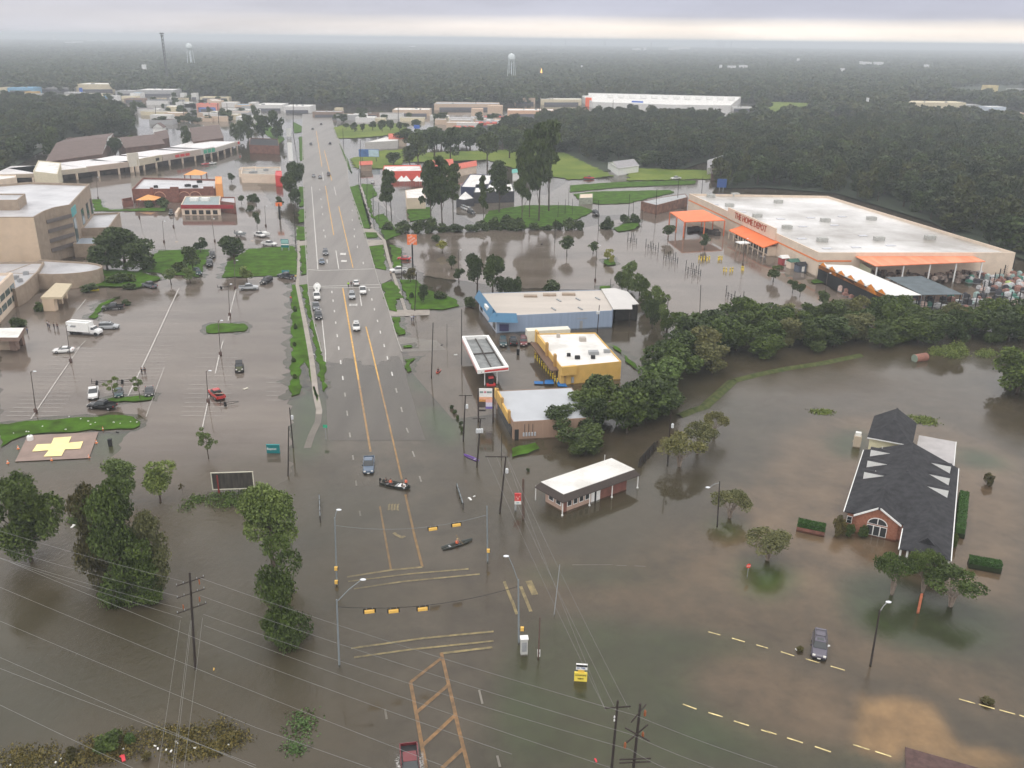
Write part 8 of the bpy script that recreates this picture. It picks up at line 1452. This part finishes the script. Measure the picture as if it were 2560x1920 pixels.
# shop pylon sign
o, w, zt, c = board('shop_pylon_sign','tall shop sign between two dark posts with a white top panel and smaller price panels', 'j',1920,600,1920,385,2050,3.0,DARK,(),WOOD)
h = zt
b0 = hgt(*fp('j',1985,640), fp('j',0,385)[1]); o.location = P('j',1985,660); w = (P('j',2050,660)-P('j',1915,660)).length; h = hgt(*fp('j',1985,660), fp('j',0,385)[1])
for ch_ in list(o.children): bpy.data.objects.remove(ch_)
for s_ in (-1,1): MB().box((s_*w*.47,0,h*.46),(.32,.35,h*1.06)).build('post', M('dark_brown_post', (.05,.035,.03), .7, 0), o)
def pnl(x0,x1,z0,z1,c_,nm,lift=0): return MB().box((w*((x0+x1)/2-.5),-.05-lift,h*(z0+z1)/2),(w*(x1-x0),.25,h*(z1-z0))).build(nm, c_, o)
pnl(.08,.92,.74,1.0,TRIM,'white_panel'); pnl(.08,.92,.67,.75,M('peach_panel', (.80,.42,.26), .6, .1, 3),'peach_panel',.01); pnl(.08,.5,.60,.68,M('amber_panel', (.60,.28,.08), .6, .3, 6),'amber_panel'); pnl(.08,.5,.42,.6,M('dark_panel', (.07,.055,.05), .7, .2, 3),'dark_panel',.01); pnl(.5,.92,.58,.67,M('pink_panel', (.75,.40,.36), .6, 0),'pink_panel'); pnl(.5,.92,.44,.58,M('pale_panel', (.62,.60,.72), .6, .1, 4),'pale_panel'); pnl(.5,.92,.38,.45,M('violet_panel', (.16,.12,.40), .6, 0),'violet_panel',.01); pnl(.08,.5,.3,.34,WOOD,'lower_bar')
for k_,(x_,w_,c_) in enumerate(((-.27,.2,M('mark_slate', (.22,.32,.32), .5, 0)),(-.04,.13,M('mark_rose', (.70,.22,.30), .5, 0)),(.15,.14,M('mark_slate', (.22,.32,.32))),(.31,.14,M('mark_slate', (.22,.32,.32))))): m = MB(); m.box((x_*w,-.2,h*.915),(w_*w,.03,h*.022)); m.box((x_*w,-.2,h*.885),(w_*w,.03,h*.022)); m.box((x_*w-w_*w*.4,-.2,h*.9),(w*.03,.03,h*.05)); m.box((x_*w+w_*w*.3,-.2,h*.9),(w*.03,.03,h*.05)); m.build('sign_mark', c_, o)
# red and white sign by the pole
o, w, zt, c = board('red_white_sign','small red sign with a white lower panel left of the thick brown pole', 'k',22,1380,22,1290,78,1.2,REDP,(.15,),METAL); MB().box((0,-.15,1.2+(zt-1.2)*.14),(w*1.0,.06,(zt-1.2)*.3)).build('white_panel', TRIM, o); z_ = 1.2+(zt-1.2)*.45; m = MB(); m.add([(-w*.2,-.15,z_),(w*.2,-.15,z_),(w*.02,-.15,z_+(zt-1.2)*.24)],[(0,1,2)]); m.box((-w*.22,-.15,z_+(zt-1.2)*.22),(w*.16,.02,(zt-1.2)*.1)); m.box((w*.25,-.15,z_+(zt-1.2)*.26),(w*.2,.02,(zt-1.2)*.1)); m.build('emblem', M('pale_red', (.75,.38,.34), .6, 0), o); MB().box((0,-.2,1.2+(zt-1.2)*.15),(w*.4,.02,(zt-1.2)*.12)).build('small_mark', M('pale_teal_mark', (.35,.50,.50), .6, 0), o)
# yellow letter board
b_ = P('o',490,1035); o = empty('letter_board', b_, -.08, 'yellow letter board topped by a smaller black and white board standing in the flood', 'sign'); x_, y_ = fp('o',490,1035); h = hgt(x_,y_,fp('o',0,912)[1]); w = 92*.34954*mpp(x_,y_)
MB().box((0,0,h*.24),(w,.25,h*.5)).build('yellow_panel', M('board_yellow', (.85,.68,.10), .6, .05, 2), o); MB().box((.02*w,.05,h*.58),(w*.5,.2,h*.2)).build('yellow_neck', M('neck_yellow', (.78,.52,.08), .6, 0), o); MB().box((.05*w,0,h*.82),(w*.88,.22,h*.30)).build('top_panel', TRIM, o); MB().box((.05*w,-.12,h*.90),(w*.86,.04,h*.11)).build('black_stripe', BLK, o)
textmb('NEW', w*.2, (0,-.14,h*.16),(1,0,0),(0,0,1),(0,-1,0),.03).build('lettering', BLK, o); textmb('ACCEPTING', w*.16, (0,-.14,h*.36),(1,0,0),(0,0,1),(0,-1,0),.03).build('lettering', BLK, o); m = MB(); m.box((-.22*w,-.13,h*.77),(w*.2,.02,h*.06)); m.box((.15*w,-.13,h*.79),(w*.34,.02,h*.05)); m.box((.2*w,-.13,h*.74),(w*.2,.02,h*.03)); m.build('blue_print', M('ink_blue', (.25,.30,.45), .6, 0), o)
# orange square sign on a mast
b_ = P('f',1355,930); h1 = hgt(*fp('f',1355,930),fp('f',0,645)[1]); h0 = hgt(*fp('f',1355,930),fp('f',0,732)[1]); o = empty('orange_square_sign', b_, 0, 'square orange store sign with slanted white lettering on a dark mast', 'sign'); s_ = h1-h0; MB().box((0,0,h0/2),(.45,.45,h0+1)).build('mast', BLK, o); MB().box((0,0,(h0+h1)/2),(s_*.95,.4,s_)).build('panel', ORG, o)
c_ = math.cos(.6); sn = math.sin(.6)
for k_, t_ in enumerate(('THE', 'HOME', 'DEPOT')): textmb(t_, s_*.26, ((k_-1)*s_*.16,-.23,(h0+h1)/2-(k_-1)*s_*.24), (c_,0,sn), (-sn,0,c_), (0,-1,0), .03).build('lettering', TRIM, o)
for (r_,u_,v_,vt,w_,c2,lb) in (('f',207,510,370,2.6,REDP,'small tilted red orange sign on a dark mast beside the roadside trees'),('f',188,395,395,0,0,'')):
    if not lb: continue
    b_ = P(r_,u_,v_); h1 = hgt(*fp(r_,u_,v_),fp(r_,0,vt)[1]); o = empty('mast_sign', b_, 0, lb, 'sign'); MB().box((0,0,h1/2-.3),(.6,.6,h1)).build('mast', BLK, o); MB().box((0,0,h1-.6),(w_,.5,1.4),.3).build('panel', ORG, o)
o, w, zt, c = board('teal_site_sign','teal and pale hospital direction sign on two legs on the bright lawn', 'f',218,755,218,685,285,1.2,TEAL,(.05,.95),METAL); MB().box((0,-.15,1.2+(zt-1.2)*.38),(w,.06,(zt-1.2)*.16)).build('pale_stripe', TRIM, o); MB().box((0,-.15,1.2+(zt-1.2)*.75),(w*.94,.06,(zt-1.2)*.4)).build('pale_panel', M('pale_teal', (.30,.52,.52), .6, 0), o)
o, w, zt, c = board('teal_hut_sign','small teal sign behind the dark blue pickup at the lot entrance', 'f',225,985,225,952,288,.8,M('teal_mid', (.05,.22,.26), .5, 0),(.2,.8),METAL)
o, w, zt, c = board('double_billboard','wide billboard with a blue left panel and a pale right panel beside the far highway', 'b',890,1355,890,1290,1065,3,M('billboard_blue', (.06,.14,.34), .6, .2, .5),(.15,.85),WOOD,'billboard',depth=.8); MB().box((w*.24,-.5,3+(zt-3)*.5),(w*.5,.3,(zt-3)*.9)).build('pale_panel', M('billboard_pale', (.45,.58,.68), .6, .1, .5), o)
o, w, zt, c = board('dark_billboard','black billboard on a single mast in the far flooded lot', 'a',1595,930,1595,898,1695,9,BLK,(.6,),BLK,'billboard',depth=1.2)
o, w, zt, c = board('blue_pole_sign','round cornered blue sign on a mast before the tall cream far store', 'a',688,795,688,758,716,13,M('far_blue_sign', (.05,.14,.5)),(.5,),METAL,depth=1); o, w, zt, c = board('blue_pole_sign','small dark blue sign in the grove by the far verge', 'b',1365,1110,1365,1080,1415,6,M('far_blue_sign', (.05,.14,.5)),(.5,),METAL,depth=1)
o, w, zt, c = board('blue_roof_sign','dark blue two tier sign by the dense wood behind the store', 'c',1770,1620,1760,1545,1850,1.5,M('navy_panel', (.03,.08,.26), .6, .05, 1),(.3,.7),METAL)
for (u_,v_,vt,lb) in ((283,1180,1110,'pale roadside sign left of the highway, farther one'),(300,1390,1230,'tall pale roadside sign left of the highway, nearer one'),(910,1460,1420,'small white sign beside the red kiosk')): o, w, zt, c = board('roadside_sign',lb,'b',u_-18,v_,u_-18,vt,u_+22,1,TRIM,(.2,.8),METAL)
b_ = P('j',605,822); h = hgt(*fp('j',605,822),fp('j',0,700)[1]); o = empty('green_street_sign', b_, 0, 'small green street sign on a thin post left of the highway', 'sign'); MB().box((0,0,h/2-.2),(.07,.07,h+.3)).build('post', METAL, o); MB().box((0,0,h-.25),(.75,.05,.6)).build('panel', M('sign_green_bright', (.02,.42,.22), .5, 0), o)
for (r_,u_,v_,vt,lb) in (('o',1682,292,198,'red stop sign in green shallows below a spreading tree'),('f',1475,1320,1275,'x')):
    if lb == 'x': continue
    b_ = P(r_,u_,v_); h = hgt(*fp(r_,u_,v_),fp(r_,0,vt)[1]); o = empty('stop_sign', b_, .2, lb, 'sign'); MB().box((0,0,h/2-.3),(.06,.06,h+.4)).build('post', METAL, o); m = MB(); q_ = [(.36*math.cos(math.pi/8+k*math.pi/4),.36*math.sin(math.pi/8+k*math.pi/4)) for k in range(8)]; m.add([(x,-.05,h-.3+z) for x,z in q_]+[(x,-.01,h-.3+z) for x,z in q_], [tuple(range(8))[::-1],tuple(range(8,16))]+[(k,(k+1)%8,(k+1)%8+8,k+8) for k in range(8)]); m.build('panel', M('stop_red', (.70,.06,.03), .5, 0), o); textmb('STOP', .24, (0,-.06,h-.3),(1,0,0),(0,0,1),(0,-1,0),.02).build('lettering', TRIM, o)
b_, t_ = top3(*fp('q',1070,545),*fp('q',1088,420)); o = empty('orange_marker_post', b_, 0, 'faded orange marker post in front of the three leafy trees', 'post'); MB().box((.05,0,t_.z/2),(.32,.12,t_.z+.4)).build('panel', M('faded_orange', (.52,.17,.09), .7, .2, 3), o); MB().box((.05,.08,t_.z/2-.2),(.1,.06,t_.z)).build('post', METAL, o)
# small things
b_ = P('o',85,835); h = hgt(*fp('o',85,835),fp('o',0,728)[1]); o = empty('signal_cabinet', b_, .1, 'pale metal traffic signal cabinet beside the right junction pole', 'cabinet'); MB().box((0,0,h*.45),(.85,.7,h*1.1)).build('housing', M('cabinet_pale', (.50,.50,.48), .5, .05, 2), o); MB().box((0,0,h+.03),(1.0,.85,.1)).build('lid', TRIM, o); MB().box((0,-.37,h*.5),(.6,.04,h*.6)).build('door', METAL, o)
b_ = P('o',190,855); o = empty('meter_box', b_+Vector((0,-.3,0)), 0, 'small white meter box at the foot of the brown pole', 'meter box'); MB().box((0,0,.6),(.35,.25,.9)).build('box', TRIM, o); MB().box((0,-.15,.7),(.2,.05,.3)).build('dial', BLK, o)
def guard(r, u0, v0, u1, v1, label):
    a, b = P(r,u0,v0), P(r,u1,v1); o = empty('guard_rail', a, 0, label, 'guard rail'); d = b-a
    m = MB(); n_ = Vector((-d.y,d.x,0)).normalized()*.05; m.prism([tuple((Vector((0,0,0))+n_)[:2]),tuple((d+n_)[:2]),tuple((d-n_)[:2]),tuple((-n_)[:2])],.4,.85,bot=True); m.build('rail', GALV, o)
    for k in range(5): p = d*k/4; MB().box((p.x,p.y,.3),(.15,.15,1.2)).build('post', WOOD, o)
guard('j',1735,1240,1790,1415,'steel guard rail sticking out of the flood right of the highway'); guard('j',548,1340,556,1530,'steel guard rail sticking out of the flood left of the highway')
def cone(r,u,v,label): o = empty('traffic_cone', P(r,u,v,0), 0, label, 'cone', 'cones around the helicopter pad'); MB().lathe((0,0,0),[(.28,0),(.28,.05),(.18,.06),(.05,.7),(.02,.72)],10).build('cone_body', ORGW, o); MB().lathe((0,0,.3),[(.145,0),(.12,.14)],10).build('white_band', TRIM, o); o.scale = (.9,)*3
for (u_,v_,lb) in ((157,905,'orange cone at the left side of the pad'),(833,855,'orange cone right of the yellow cross'),(768,982,'orange cone at the lower right pad corner'),(447,1005,'orange cone below the yellow cross'),(68,1030,'orange cone at the lower left pad corner'),(890,742,'orange cone at the edge of the long grass bed')): cone('i',u_,v_,lb)
o = empty('black_bin', P('i',955,880), .2, 'black bin standing in shallow water right of the helicopter pad', 'bin'); MB().box((0,0,.6),(.6,.5,1.3),0,1.1).build('body', BLK, o); MB().box((0,0,1.28),(.7,.6,.1)).build('lid', DARK, o)
o = empty('black_bin', G(1295,886), .2, 'black bin in front of the cars behind the fuel canopy', 'bin'); MB().box((0,0,.6),(.6,.5,1.3),0,1.1).build('body', BLK, o); MB().box((0,0,1.28),(.7,.6,.1)).build('lid', DARK, o)
o = empty('water_tank', P('i',265,835), 0, 'small white round tank above the left pad corner', 'tank'); MB().lathe((0,0,0),[(.5,0),(.55,.2),(.55,.9),(.35,1.1)],12).build('body', TRIM, o); MB().lathe((0,0,1.08),[(.15,0),(.15,.1)],8).build('cap', METAL, o)
o = empty('equipment_box', P('l',765,880), R(-20), 'white topped tan equipment box standing in water left of the brick hall', 'cabinet'); h = hgt(*fp('l',765,855),fp('l',0,745)[1]); MB().box((0,0,h*.35),(1.3,1.0,h*.9)).build('body', M('box_tan', (.50,.42,.33), .7, .05, 2), o); MB().box((0,.2,h*.88),(1.0,.8,h*.35)).build('white_cap', TRIM, o); MB().box((-.7,-.1,h*.35),(.2,.3,.3)).build('side_pipe', M('box_tan', (.50,.42,.33)), o)
a_, b_ = P('l',1262,150), P('l',1360,135); o = empty('rusty_tank', a_, math.atan2(b_.y-a_.y,b_.x-a_.x), 'rusty red cylindrical tank lying at the far bank of the pond', 'tank'); L_ = (b_-a_).length; MB().bar((0,0,.7),(L_,0,.7),1.0,1.0,14).build('shell', M('rust_red', (.26,.12,.09), .8, .2, 1), o); MB().bar((-.1,0,.7),(0,0,.7),.95,1.0,14).build('end_cap', M('green_grey_cap', (.20,.25,.20), .8, 0), o)
# planters with clipped hedges
def planter(r,u0,v0,u1,v1,h,lb,brick=True):
    a,b = P(r,u0,v0),P(r,u1,v1); o = empty('hedge_planter', (a+b)/2, math.atan2(b.y-a.y,b.x-a.x), lb, 'hedge'); L_ = (b-a).length; MB().box((0,.2,.1),(L_,1.5,.8)).build('brick_box' if brick else 'lower_hedge', BRICK2 if brick else LEAFD, o)
    rng = np.random.default_rng(int(u0)); n = 2200; C = np.stack([rng.uniform(-L_/2,L_/2,n), rng.uniform(-.5,.9,n), rng.uniform(.4,h,n)],1); C[:n//2,2] = h+rng.normal(0,.03,n//2); k = slice(n//2,3*n//4); C[k,1] = -.5
    A_ = rng.normal(size=(n,3)); A_ /= np.linalg.norm(A_,axis=1)[:,None]; B_ = np.cross(A_, rng.normal(size=(n,3))); B_ /= np.linalg.norm(B_,axis=1)[:,None]; s = .09; V = np.stack([C-A_*s,C-B_*s,C+A_*s,C+B_*s],1).reshape(-1,3); npmesh('hedge', V, np.arange(n*4).reshape(n,4), M('hedge_green', (.035,.09,.012), .8, .3, 2), None, o); MB().box((0,.2,(.4+h)/2),(L_-.1,1.25,h-.45)).build('hedge_core', M('hedge_green', (.035,.09,.012)), o)
planter('l',250,1590,490,1640,1.35,'clipped green hedge in a red brick planter left of the brick hall'); planter('q',1432,205,1665,248,1.2,'clipped green hedge in a low planter right of the brick hall',False); planter('l',1675,1330,1640,1659,1.4,'long clipped hedge along the right wall of the brick hall',False)
# cart corrals (dark posts) and yellow bollards in the store lot
def corral(r,us,label):
    o = None
    for i,(u,v) in enumerate(us):
        p = P(r,u,v)
        if o is None: o = empty('cart_corral', p, 0, label, 'cart rack', 'cart racks in the store lot')
        q_ = p-o.location; hh = 2.2 if i % 3 else 3.6; MB().box((q_.x,q_.y,hh/2-.2),(.16,.16,hh)).build('post', BLK, o)
    a = P(r,*us[0])-o.location; b = P(r,*us[-1])-o.location; m = MB(); m.bar((a.x,a.y,1.2),(b.x,b.y,1.2),.05); m.bar((a.x,a.y,.6),(b.x,b.y,.6),.05); m.build('rail', BLK, o)
for k,(us,lb) in enumerate(((((1000,705),(1022,715),(1032,680),(1045,705),(1060,690),(1075,720)),'first dark cart rack of the store lot, farthest from the camera'),(((1155,760),(1175,775),(1195,750),(1205,780),(1220,765),(1240,780),(1262,795)),'second dark cart rack of the store lot'),(((1310,855),(1330,870),(1350,845),(1362,870),(1380,880),(1395,855),(1410,880),(1430,890)),'third dark cart rack of the store lot'),(((1500,955),(1520,975),(1548,940),(1560,980),(1575,990),(1590,965),(1610,985),(1628,1000)),'fourth dark cart rack of the store lot'),(((1847,1180),(1865,1200),(1892,1215),(1918,1230),(1942,1240),(1968,1225),(1995,1235)),'fifth dark cart rack of the store lot'),(((2065,1310),(2122,1305),(2150,1310)),'last dark cart rack, partly behind the bayou trees'))): corral('g',us,lb)
for (u,v) in ((1615,860),(1635,868),(1660,862),(1685,868),(1705,860),(1783,865),(1795,860),(1812,862),(1830,960),(1850,965),(1885,965),(1905,960),(1985,950),(1998,955)):
    o = empty('yellow_bollard', P('g',u,v), 0, 'yellow bollard standing in the flooded store lot near the entrance', 'bollard', 'bollards in the store lot'); MB().lathe((0,0,-.3),[(.22,0),(.22,1.5),(.1,1.65)],8).build('post', YELP, o); MB().lathe((0,0,.9),[(.24,0),(.24,.15)],8).build('band', BLK, o)
# floating litter
rg = random.Random(12)
for (r_,u_,v_,s_,c_,lb) in (('i',630,1577,.9,TRIM,'white plank floating between the two dark trees'),('i',1065,1635,.7,TRIM,'white scrap caught in front of the brown tree'),('j',1850,1340,.9,TRIM,'white board floating right of the guard rail'),('j',1885,1318,.4,TRIM,'small white scrap above the floating board'),('j',1725,95,.8,TRIM,'pair of white bags floating left of the fuel canopy'),('j',1605,10,.7,BLK,'dark bag floating above the red kayak'),('i',2122,388,1.2,M('float_cream', (.62,.58,.50), .6, 0),'cream coloured float lying in the parking lot'),('i',1015,763,.6,BLK,'dark scrap at the right end of the grass bed'),('m',882,1590,1.0,M('float_red', (.70,.06,.08), .5, 0),'red plastic thing floating in the weeds at lower left'),('o',600,1607,.45,M('float_red', (.70,.06,.08)),'small red ball floating near the bottom edge'),
    ('m',1530,955,.35,YELW,'thin yellowish stick floating right of the left power pole'),('q',203,815,.35,TRIM,'small white can floating left of the stranded car'),('q',430,790,.5,TRIM,'white scrap touching the stranded car'),('g',260,728,1.4,BLK,'dark crate floating in the store lot near the hedge'),('e',1525,708,1.0,CREAM,'cream box standing in the upper wet lot, left of three'),('e',1955,700,1.0,CREAM,'cream box standing in the upper wet lot, middle of three'),('e',2178,700,1.0,CREAM,'cream box standing in the upper wet lot, right of three'),('j',495,90,.8,TRIM,'white thing standing on the footpath grass'),('i',2180,262,.0,BLK,'')):
    if not lb: continue
    p = P(r_,u_,v_); o = empty('floating_scrap', (p.x,p.y,0), rg.random()*3, lb, 'litter'); m = MB(); m.box((0,0,.03),(s_,s_*.35,.14)); m.box((s_*.3,s_*.1,.08),(s_*.35,s_*.3,.12),.6); m.build('scrap', c_, o)
# small white litter on the grass bed and weeds: too many specks to count
m = MB()
for r_,pts in (('i',((120,785),(370,725),(765,680),(825,692),(785,708),(985,690),(1040,700),(1130,685),(1185,688),(570,752),(600,640),(700,660),(230,770),(250,772))),('m',((1110,1508),(1130,1528),(1255,1478),(1270,1490),(1390,1520),(1400,1522),(1225,1545),(1635,1500),(1190,1535),(1020,1600),(885,1530),(400,1625),(440,1600),(75,1645)))):
    for (u_,v_) in pts: p = P(r_,u_,v_); m.box((p.x,p.y,.36 if r_ == 'i' else .12),(rg.uniform(.15,.35),.15,.1),rg.random()*3)
tag(m.build('white_litter', TRIM), kind='stuff')
# weeds floating at the lower left, a ragged mat of stems and leaves
def weeds(name, polys, n, mat, hmax=.5, s=.16, seed=1):
    rng = np.random.default_rng(seed); C = []
    for poly, wgt, hm in polys:
        pg = xy(poly, 0); x0,x1 = min(p[0] for p in pg),max(p[0] for p in pg); y0,y1 = min(p[1] for p in pg),max(p[1] for p in pg); k = 0; clumps = []
        while len(clumps) < 26:
            q_ = (rng.uniform(x0,x1), rng.uniform(y0,y1))
            if inpoly(q_[0],q_[1],pg): clumps.append(q_)
        tot = int(n*wgt)
        while k < tot:
            c0 = clumps[rng.integers(26)]; q_ = (c0[0]+rng.normal(0,.75), c0[1]+rng.normal(0,.6)); k += 1
            dd = math.hypot(q_[0]-c0[0],q_[1]-c0[1]); C.append((q_[0],q_[1],max(.0,hm*(1-dd/1.8))*rng.random()+.02))
    C = np.array(C); m_ = len(C); A_ = rng.normal(size=(m_,3)); A_ /= np.linalg.norm(A_,axis=1)[:,None]; B_ = np.cross(A_, rng.normal(size=(m_,3))); B_ /= np.linalg.norm(B_,axis=1)[:,None]
    V = np.stack([C-A_*s,C-B_*s*.6,C+A_*s,C+B_*s*.6],1).reshape(-1,3); o = npmesh(name, V, np.arange(m_*4).reshape(m_,4), mat, rng.random(m_)); return tag(o, kind='stuff')
weeds('floating_weeds', [([('m',1060,1390),('m',1400,1340),('m',1780,1370),('m',1780,1500),('m',1500,1560),('m',1150,1590),('m',1050,1470)],.45,.35),([('m',460,1470),('m',950,1400),('m',960,1560),('m',700,1659),('m',470,1640)],.35,.6),([('m',0,1560),('m',280,1480),('m',450,1600),('m',400,1700),('m',0,1700)],.2,.15)], 7500, leafmat('leaves_weed', (.05,.05,.018), (.17,.14,.045)), s=.15, seed=3)
weeds('floating_weeds', [([('n',270,1280),('n',380,1280),('n',350,1400),('n',265,1430)],.6,.1),([('n',250,1500),('n',330,1490),('n',320,1550),('n',265,1550)],.4,.08)], 500, leafmat('leaves_bright_weed', (.06,.11,.03), (.14,.22,.07)), s=.2, seed=4)
weeds('floating_weeds', [([('i',1800,1300),('i',2212,1280),('i',2212,1400),('i',1850,1420)],.5,.9),([('i',1560,1430),('i',1680,1320),('i',1750,1340),('i',1600,1450)],.14,.25),([('i',640,1380),('i',720,1380),('i',740,1560),('i',640,1540)],.36,.6)], 3600, leafmat('leaves_bank', (.04,.075,.015), (.12,.18,.04)), s=.17, seed=5)
weeds('pond_reeds', [([('l',1430,40),('l',1560,40),('l',1560,110),('l',1430,100)],.25,1.3),([('l',1560,20),('l',1690,30),('l',1690,130),('l',1570,120)],.35,2.2),([('l',1830,60),('l',1930,60),('l',1930,110),('l',1830,110)],.15,1.2),([('l',405,575),('l',535,575),('l',530,600),('l',410,600)],.1,.2),([('l',1230,620),('l',1400,640),('l',1450,690),('l',1300,680)],.15,.08)], 5200, leafmat('leaves_reed', (.07,.11,.02), (.24,.28,.07)), s=.22, seed=6)
T('bush','m',770,1520,1375,250,LEAF,'waterside_bush','green bush rising from the floating weeds at lower left','bush',dense=1.2); T('bush','m',930,1480,1385,110,leafmat('leaves_bright', (.04,.075,.018), (.13,.19,.045)),'waterside_bush','small yellow green bush right of the larger waterside bush','bush'); T('bush','m',500,1590,1470,120,LEAFB,'waterside_bush','low drab bush at the left end of the floating weeds','bush'); T('bush','m',1050,1590,1530,90,LEAFB,'waterside_bush','small low bush in the floating weeds right of the red plastic','bush')
T('bush','k',140,1100,1065,40,LEAFD,'floating_bush','tiny dark tuft in the water above the small office','bush'); T('bush','q',1560,1190,1140,120,LEAFB,'floating_branch','dark drifting branch tangle right of the tan slab','bush'); T('bush','q',235,820,780,90,LEAFB,'floating_branch','drifting twigs left of the stranded car','bush')
# the grassy bank of the bayou and the dark wall below it
bkp = [('k',1480,640),('k',1600,590),('k',1700,560),('k',1830,440),('k',1950,330),('k',2212,265),('l',200,225),('l',500,180),('l',830,110)]
vs = [P(*t) for t in bkp]; m = MB(); m2 = MB()
for a,b in zip(vs[:-1],vs[1:]):
    d = (b-a); n_ = Vector((-d.y,d.x,0)).normalized()*1.1; m.add([a+Vector((0,0,.02)),b+Vector((0,0,.02)),b+n_+Vector((0,0,.45)),a+n_+Vector((0,0,.45)),b+n_*2+Vector((0,0,.05)),a+n_*2+Vector((0,0,.05))], [(0,1,2,3),(3,2,4,5)])
struct(m.build('bank', M('bank_grass', (.05,.065,.025), .95, .3, 1, rgb2=(.10,.11,.045), spec=.05)))
a,b = P('k',1115,1060), P('k',1250,900); o = empty('bank_wall', a, 0, 'dark leaning timber retaining wall above the right end of the small office', 'wall'); d = b-a; m = MB(); n_ = Vector((-d.y,d.x,0)).normalized(); m.add([(0,0,-.5),tuple(d-Vector((0,0,.5))),tuple(d+n_*.4+Vector((0,0,1.3))),tuple(n_*.4+Vector((0,0,1.5))),tuple(n_*.7+Vector((0,0,-.5))),tuple(d+n_*.7-Vector((0,0,.5)))], [(0,1,2,3),(3,2,5,4),(0,3,4),(1,5,2)]); m.build('planks', M('dark_planks', (.035,.03,.025), .8, .3, 1), o); 
for k in range(5): p = d*k/4; MB().box((p.x,p.y,.5),(.2,.2,2)).build('post', WOOD, o)
# foam churned up round the moving trucks and the boat: thin broken sheets on the water
FOAM = M('foam', (.62,.61,.58), .6, 0)
def foam_mat():
    nt = FOAM.node_tree; b = nt.nodes['Principled BSDF']; N = nt.nodes.new; L = nt.links.new; g = N('ShaderNodeNewGeometry'); n = N('ShaderNodeTexNoise'); n.inputs['Scale'].default_value = 3.2; n.inputs['Detail'].default_value = 8; n.inputs['Roughness'].default_value = .75; n.inputs['Distortion'].default_value = 1.2
    at = N('ShaderNodeAttribute'); at.attribute_name = 'fade'; m = N('ShaderNodeMath'); m.operation = 'ADD'; r = N('ShaderNodeMapRange'); r.inputs['From Min'].default_value = .98; r.inputs['From Max'].default_value = 1.12
    L(g.outputs['Position'], n.inputs[0]); L(n.outputs[0], m.inputs[0]); L(at.outputs['Fac'], m.inputs[1]); L(m.outputs[0], r.inputs[0]); L(r.outputs[0], b.inputs['Alpha'])
foam_mat()
def foam(o, x0, x1, w0, w1, peak=.5):
    nx, ny = 16, 12; V = []; A = []
    for i in range(nx+1):
        for j in range(ny+1):
            t, s = i/nx, j/ny*2-1; w = w0+(w1-w0)*t; q = on(o, x0+(x1-x0)*t, s*w, 0); V.append((q.x, q.y, .03)); A.append(peak*(1-abs(t*2-1)**3)*(1-abs(abs(s)-.6)*1.6))
    Fc = np.array([(i*(ny+1)+j, (i+1)*(ny+1)+j, (i+1)*(ny+1)+j+1, i*(ny+1)+j+1) for i in range(nx) for j in range(ny)]); ob = npmesh('foam', np.array(V), Fc, FOAM); a = ob.data.attributes.new('fade', 'FLOAT', 'POINT'); a.data.foreach_set('value', np.array(A, np.float32)); tag(ob, kind='stuff')
for ob in list(bpy.data.objects):
    lb = ob.get('label', '')
    if lb.startswith('maroon pickup'): foam(ob, -3.6, 3.5, 2.3, 1.6, .62)
    if lb.startswith('blue grey pickup'): foam(ob, -4, 3.6, 1.6, 1.7, .5); foam(ob, 2.5, 6.5, 1.2, .8, .36)
    if lb.startswith('dark flat motor'): foam(ob, -5.0, 1.5, 1.9, 1.2, .5)
# kerb-side and trailer odds and ends in the left lot
for (r_,u_,v_,lb) in (('i',850,345,'small dark boat trailer frame behind the white pickup'),('i',1070,335,'dark boat trailer frame behind the dark green car'),('i',1960,530,'small dark trailer frame behind the red pickup'),('e',1920,1110,'dark trailer frame at the left of the silver pickup')):
    o = empty('boat_trailer', P(r_,u_,v_), .4, lb, 'trailer'); m = MB(); m.bar((-1.4,-.5,.45),(1.2,-.5,.45),.05); m.bar((-1.4,.5,.45),(1.2,.5,.45),.05); m.bar((1.2,-.5,.45),(2.4,0,.45),.05); m.bar((1.2,.5,.45),(2.4,0,.45),.05); m.bar((-1.2,-.5,.45),(-1.2,-.5,1.2),.04); m.bar((-1.2,.5,.45),(-1.2,.5,1.2),.04); m.bar((0,-.6,.45),(0,.6,.45),.05); m.build('frame', BLK, o)
    for s_ in (-1,1): MB().bar((-.3,s_*.62,.28),(-.3,s_*.78,.28),.28,.28,10).build('wheel', TYRE, o)
RJ = [k for k in bpy.data.objects if 'red pickup with a board' in k.get('label', '')][0]; o = empty('long_board', on(RJ,-1.3,0,1.22), RJ.rotation_euler.z+.9, 'pale board resting across the back of the red pickup', 'board'); MB().box((0,0,0),(2.2,.35,.06)).build('board', TAN, o)

# look-alikes of a short row are told apart by their place in it
ORD = 'leftmost second third fourth fifth sixth seventh eighth ninth tenth eleventh twelfth thirteenth fourteenth fifteenth sixteenth seventeenth eighteenth nineteenth twentieth twenty-first twenty-second'.split(); byl = {}
bpy.context.view_layer.update()
for ob in bpy.data.objects:
    if ob.parent is None and ob.get('label') and ob.get('group'): byl.setdefault((ob['group'], ob['label']), []).append(ob)
for (g_, lb), L_ in byl.items():
    if 1 < len(L_) <= 22 and 'wood' not in g_ and 'belt' not in g_ and 'goods' not in g_ and 'far' not in g_:
        for k, ob in enumerate(sorted(L_, key=lambda o: proj(o.location)[0])): ob['label'] = (ORD[k]+(' ' if k == 0 else ' from left ')+lb)
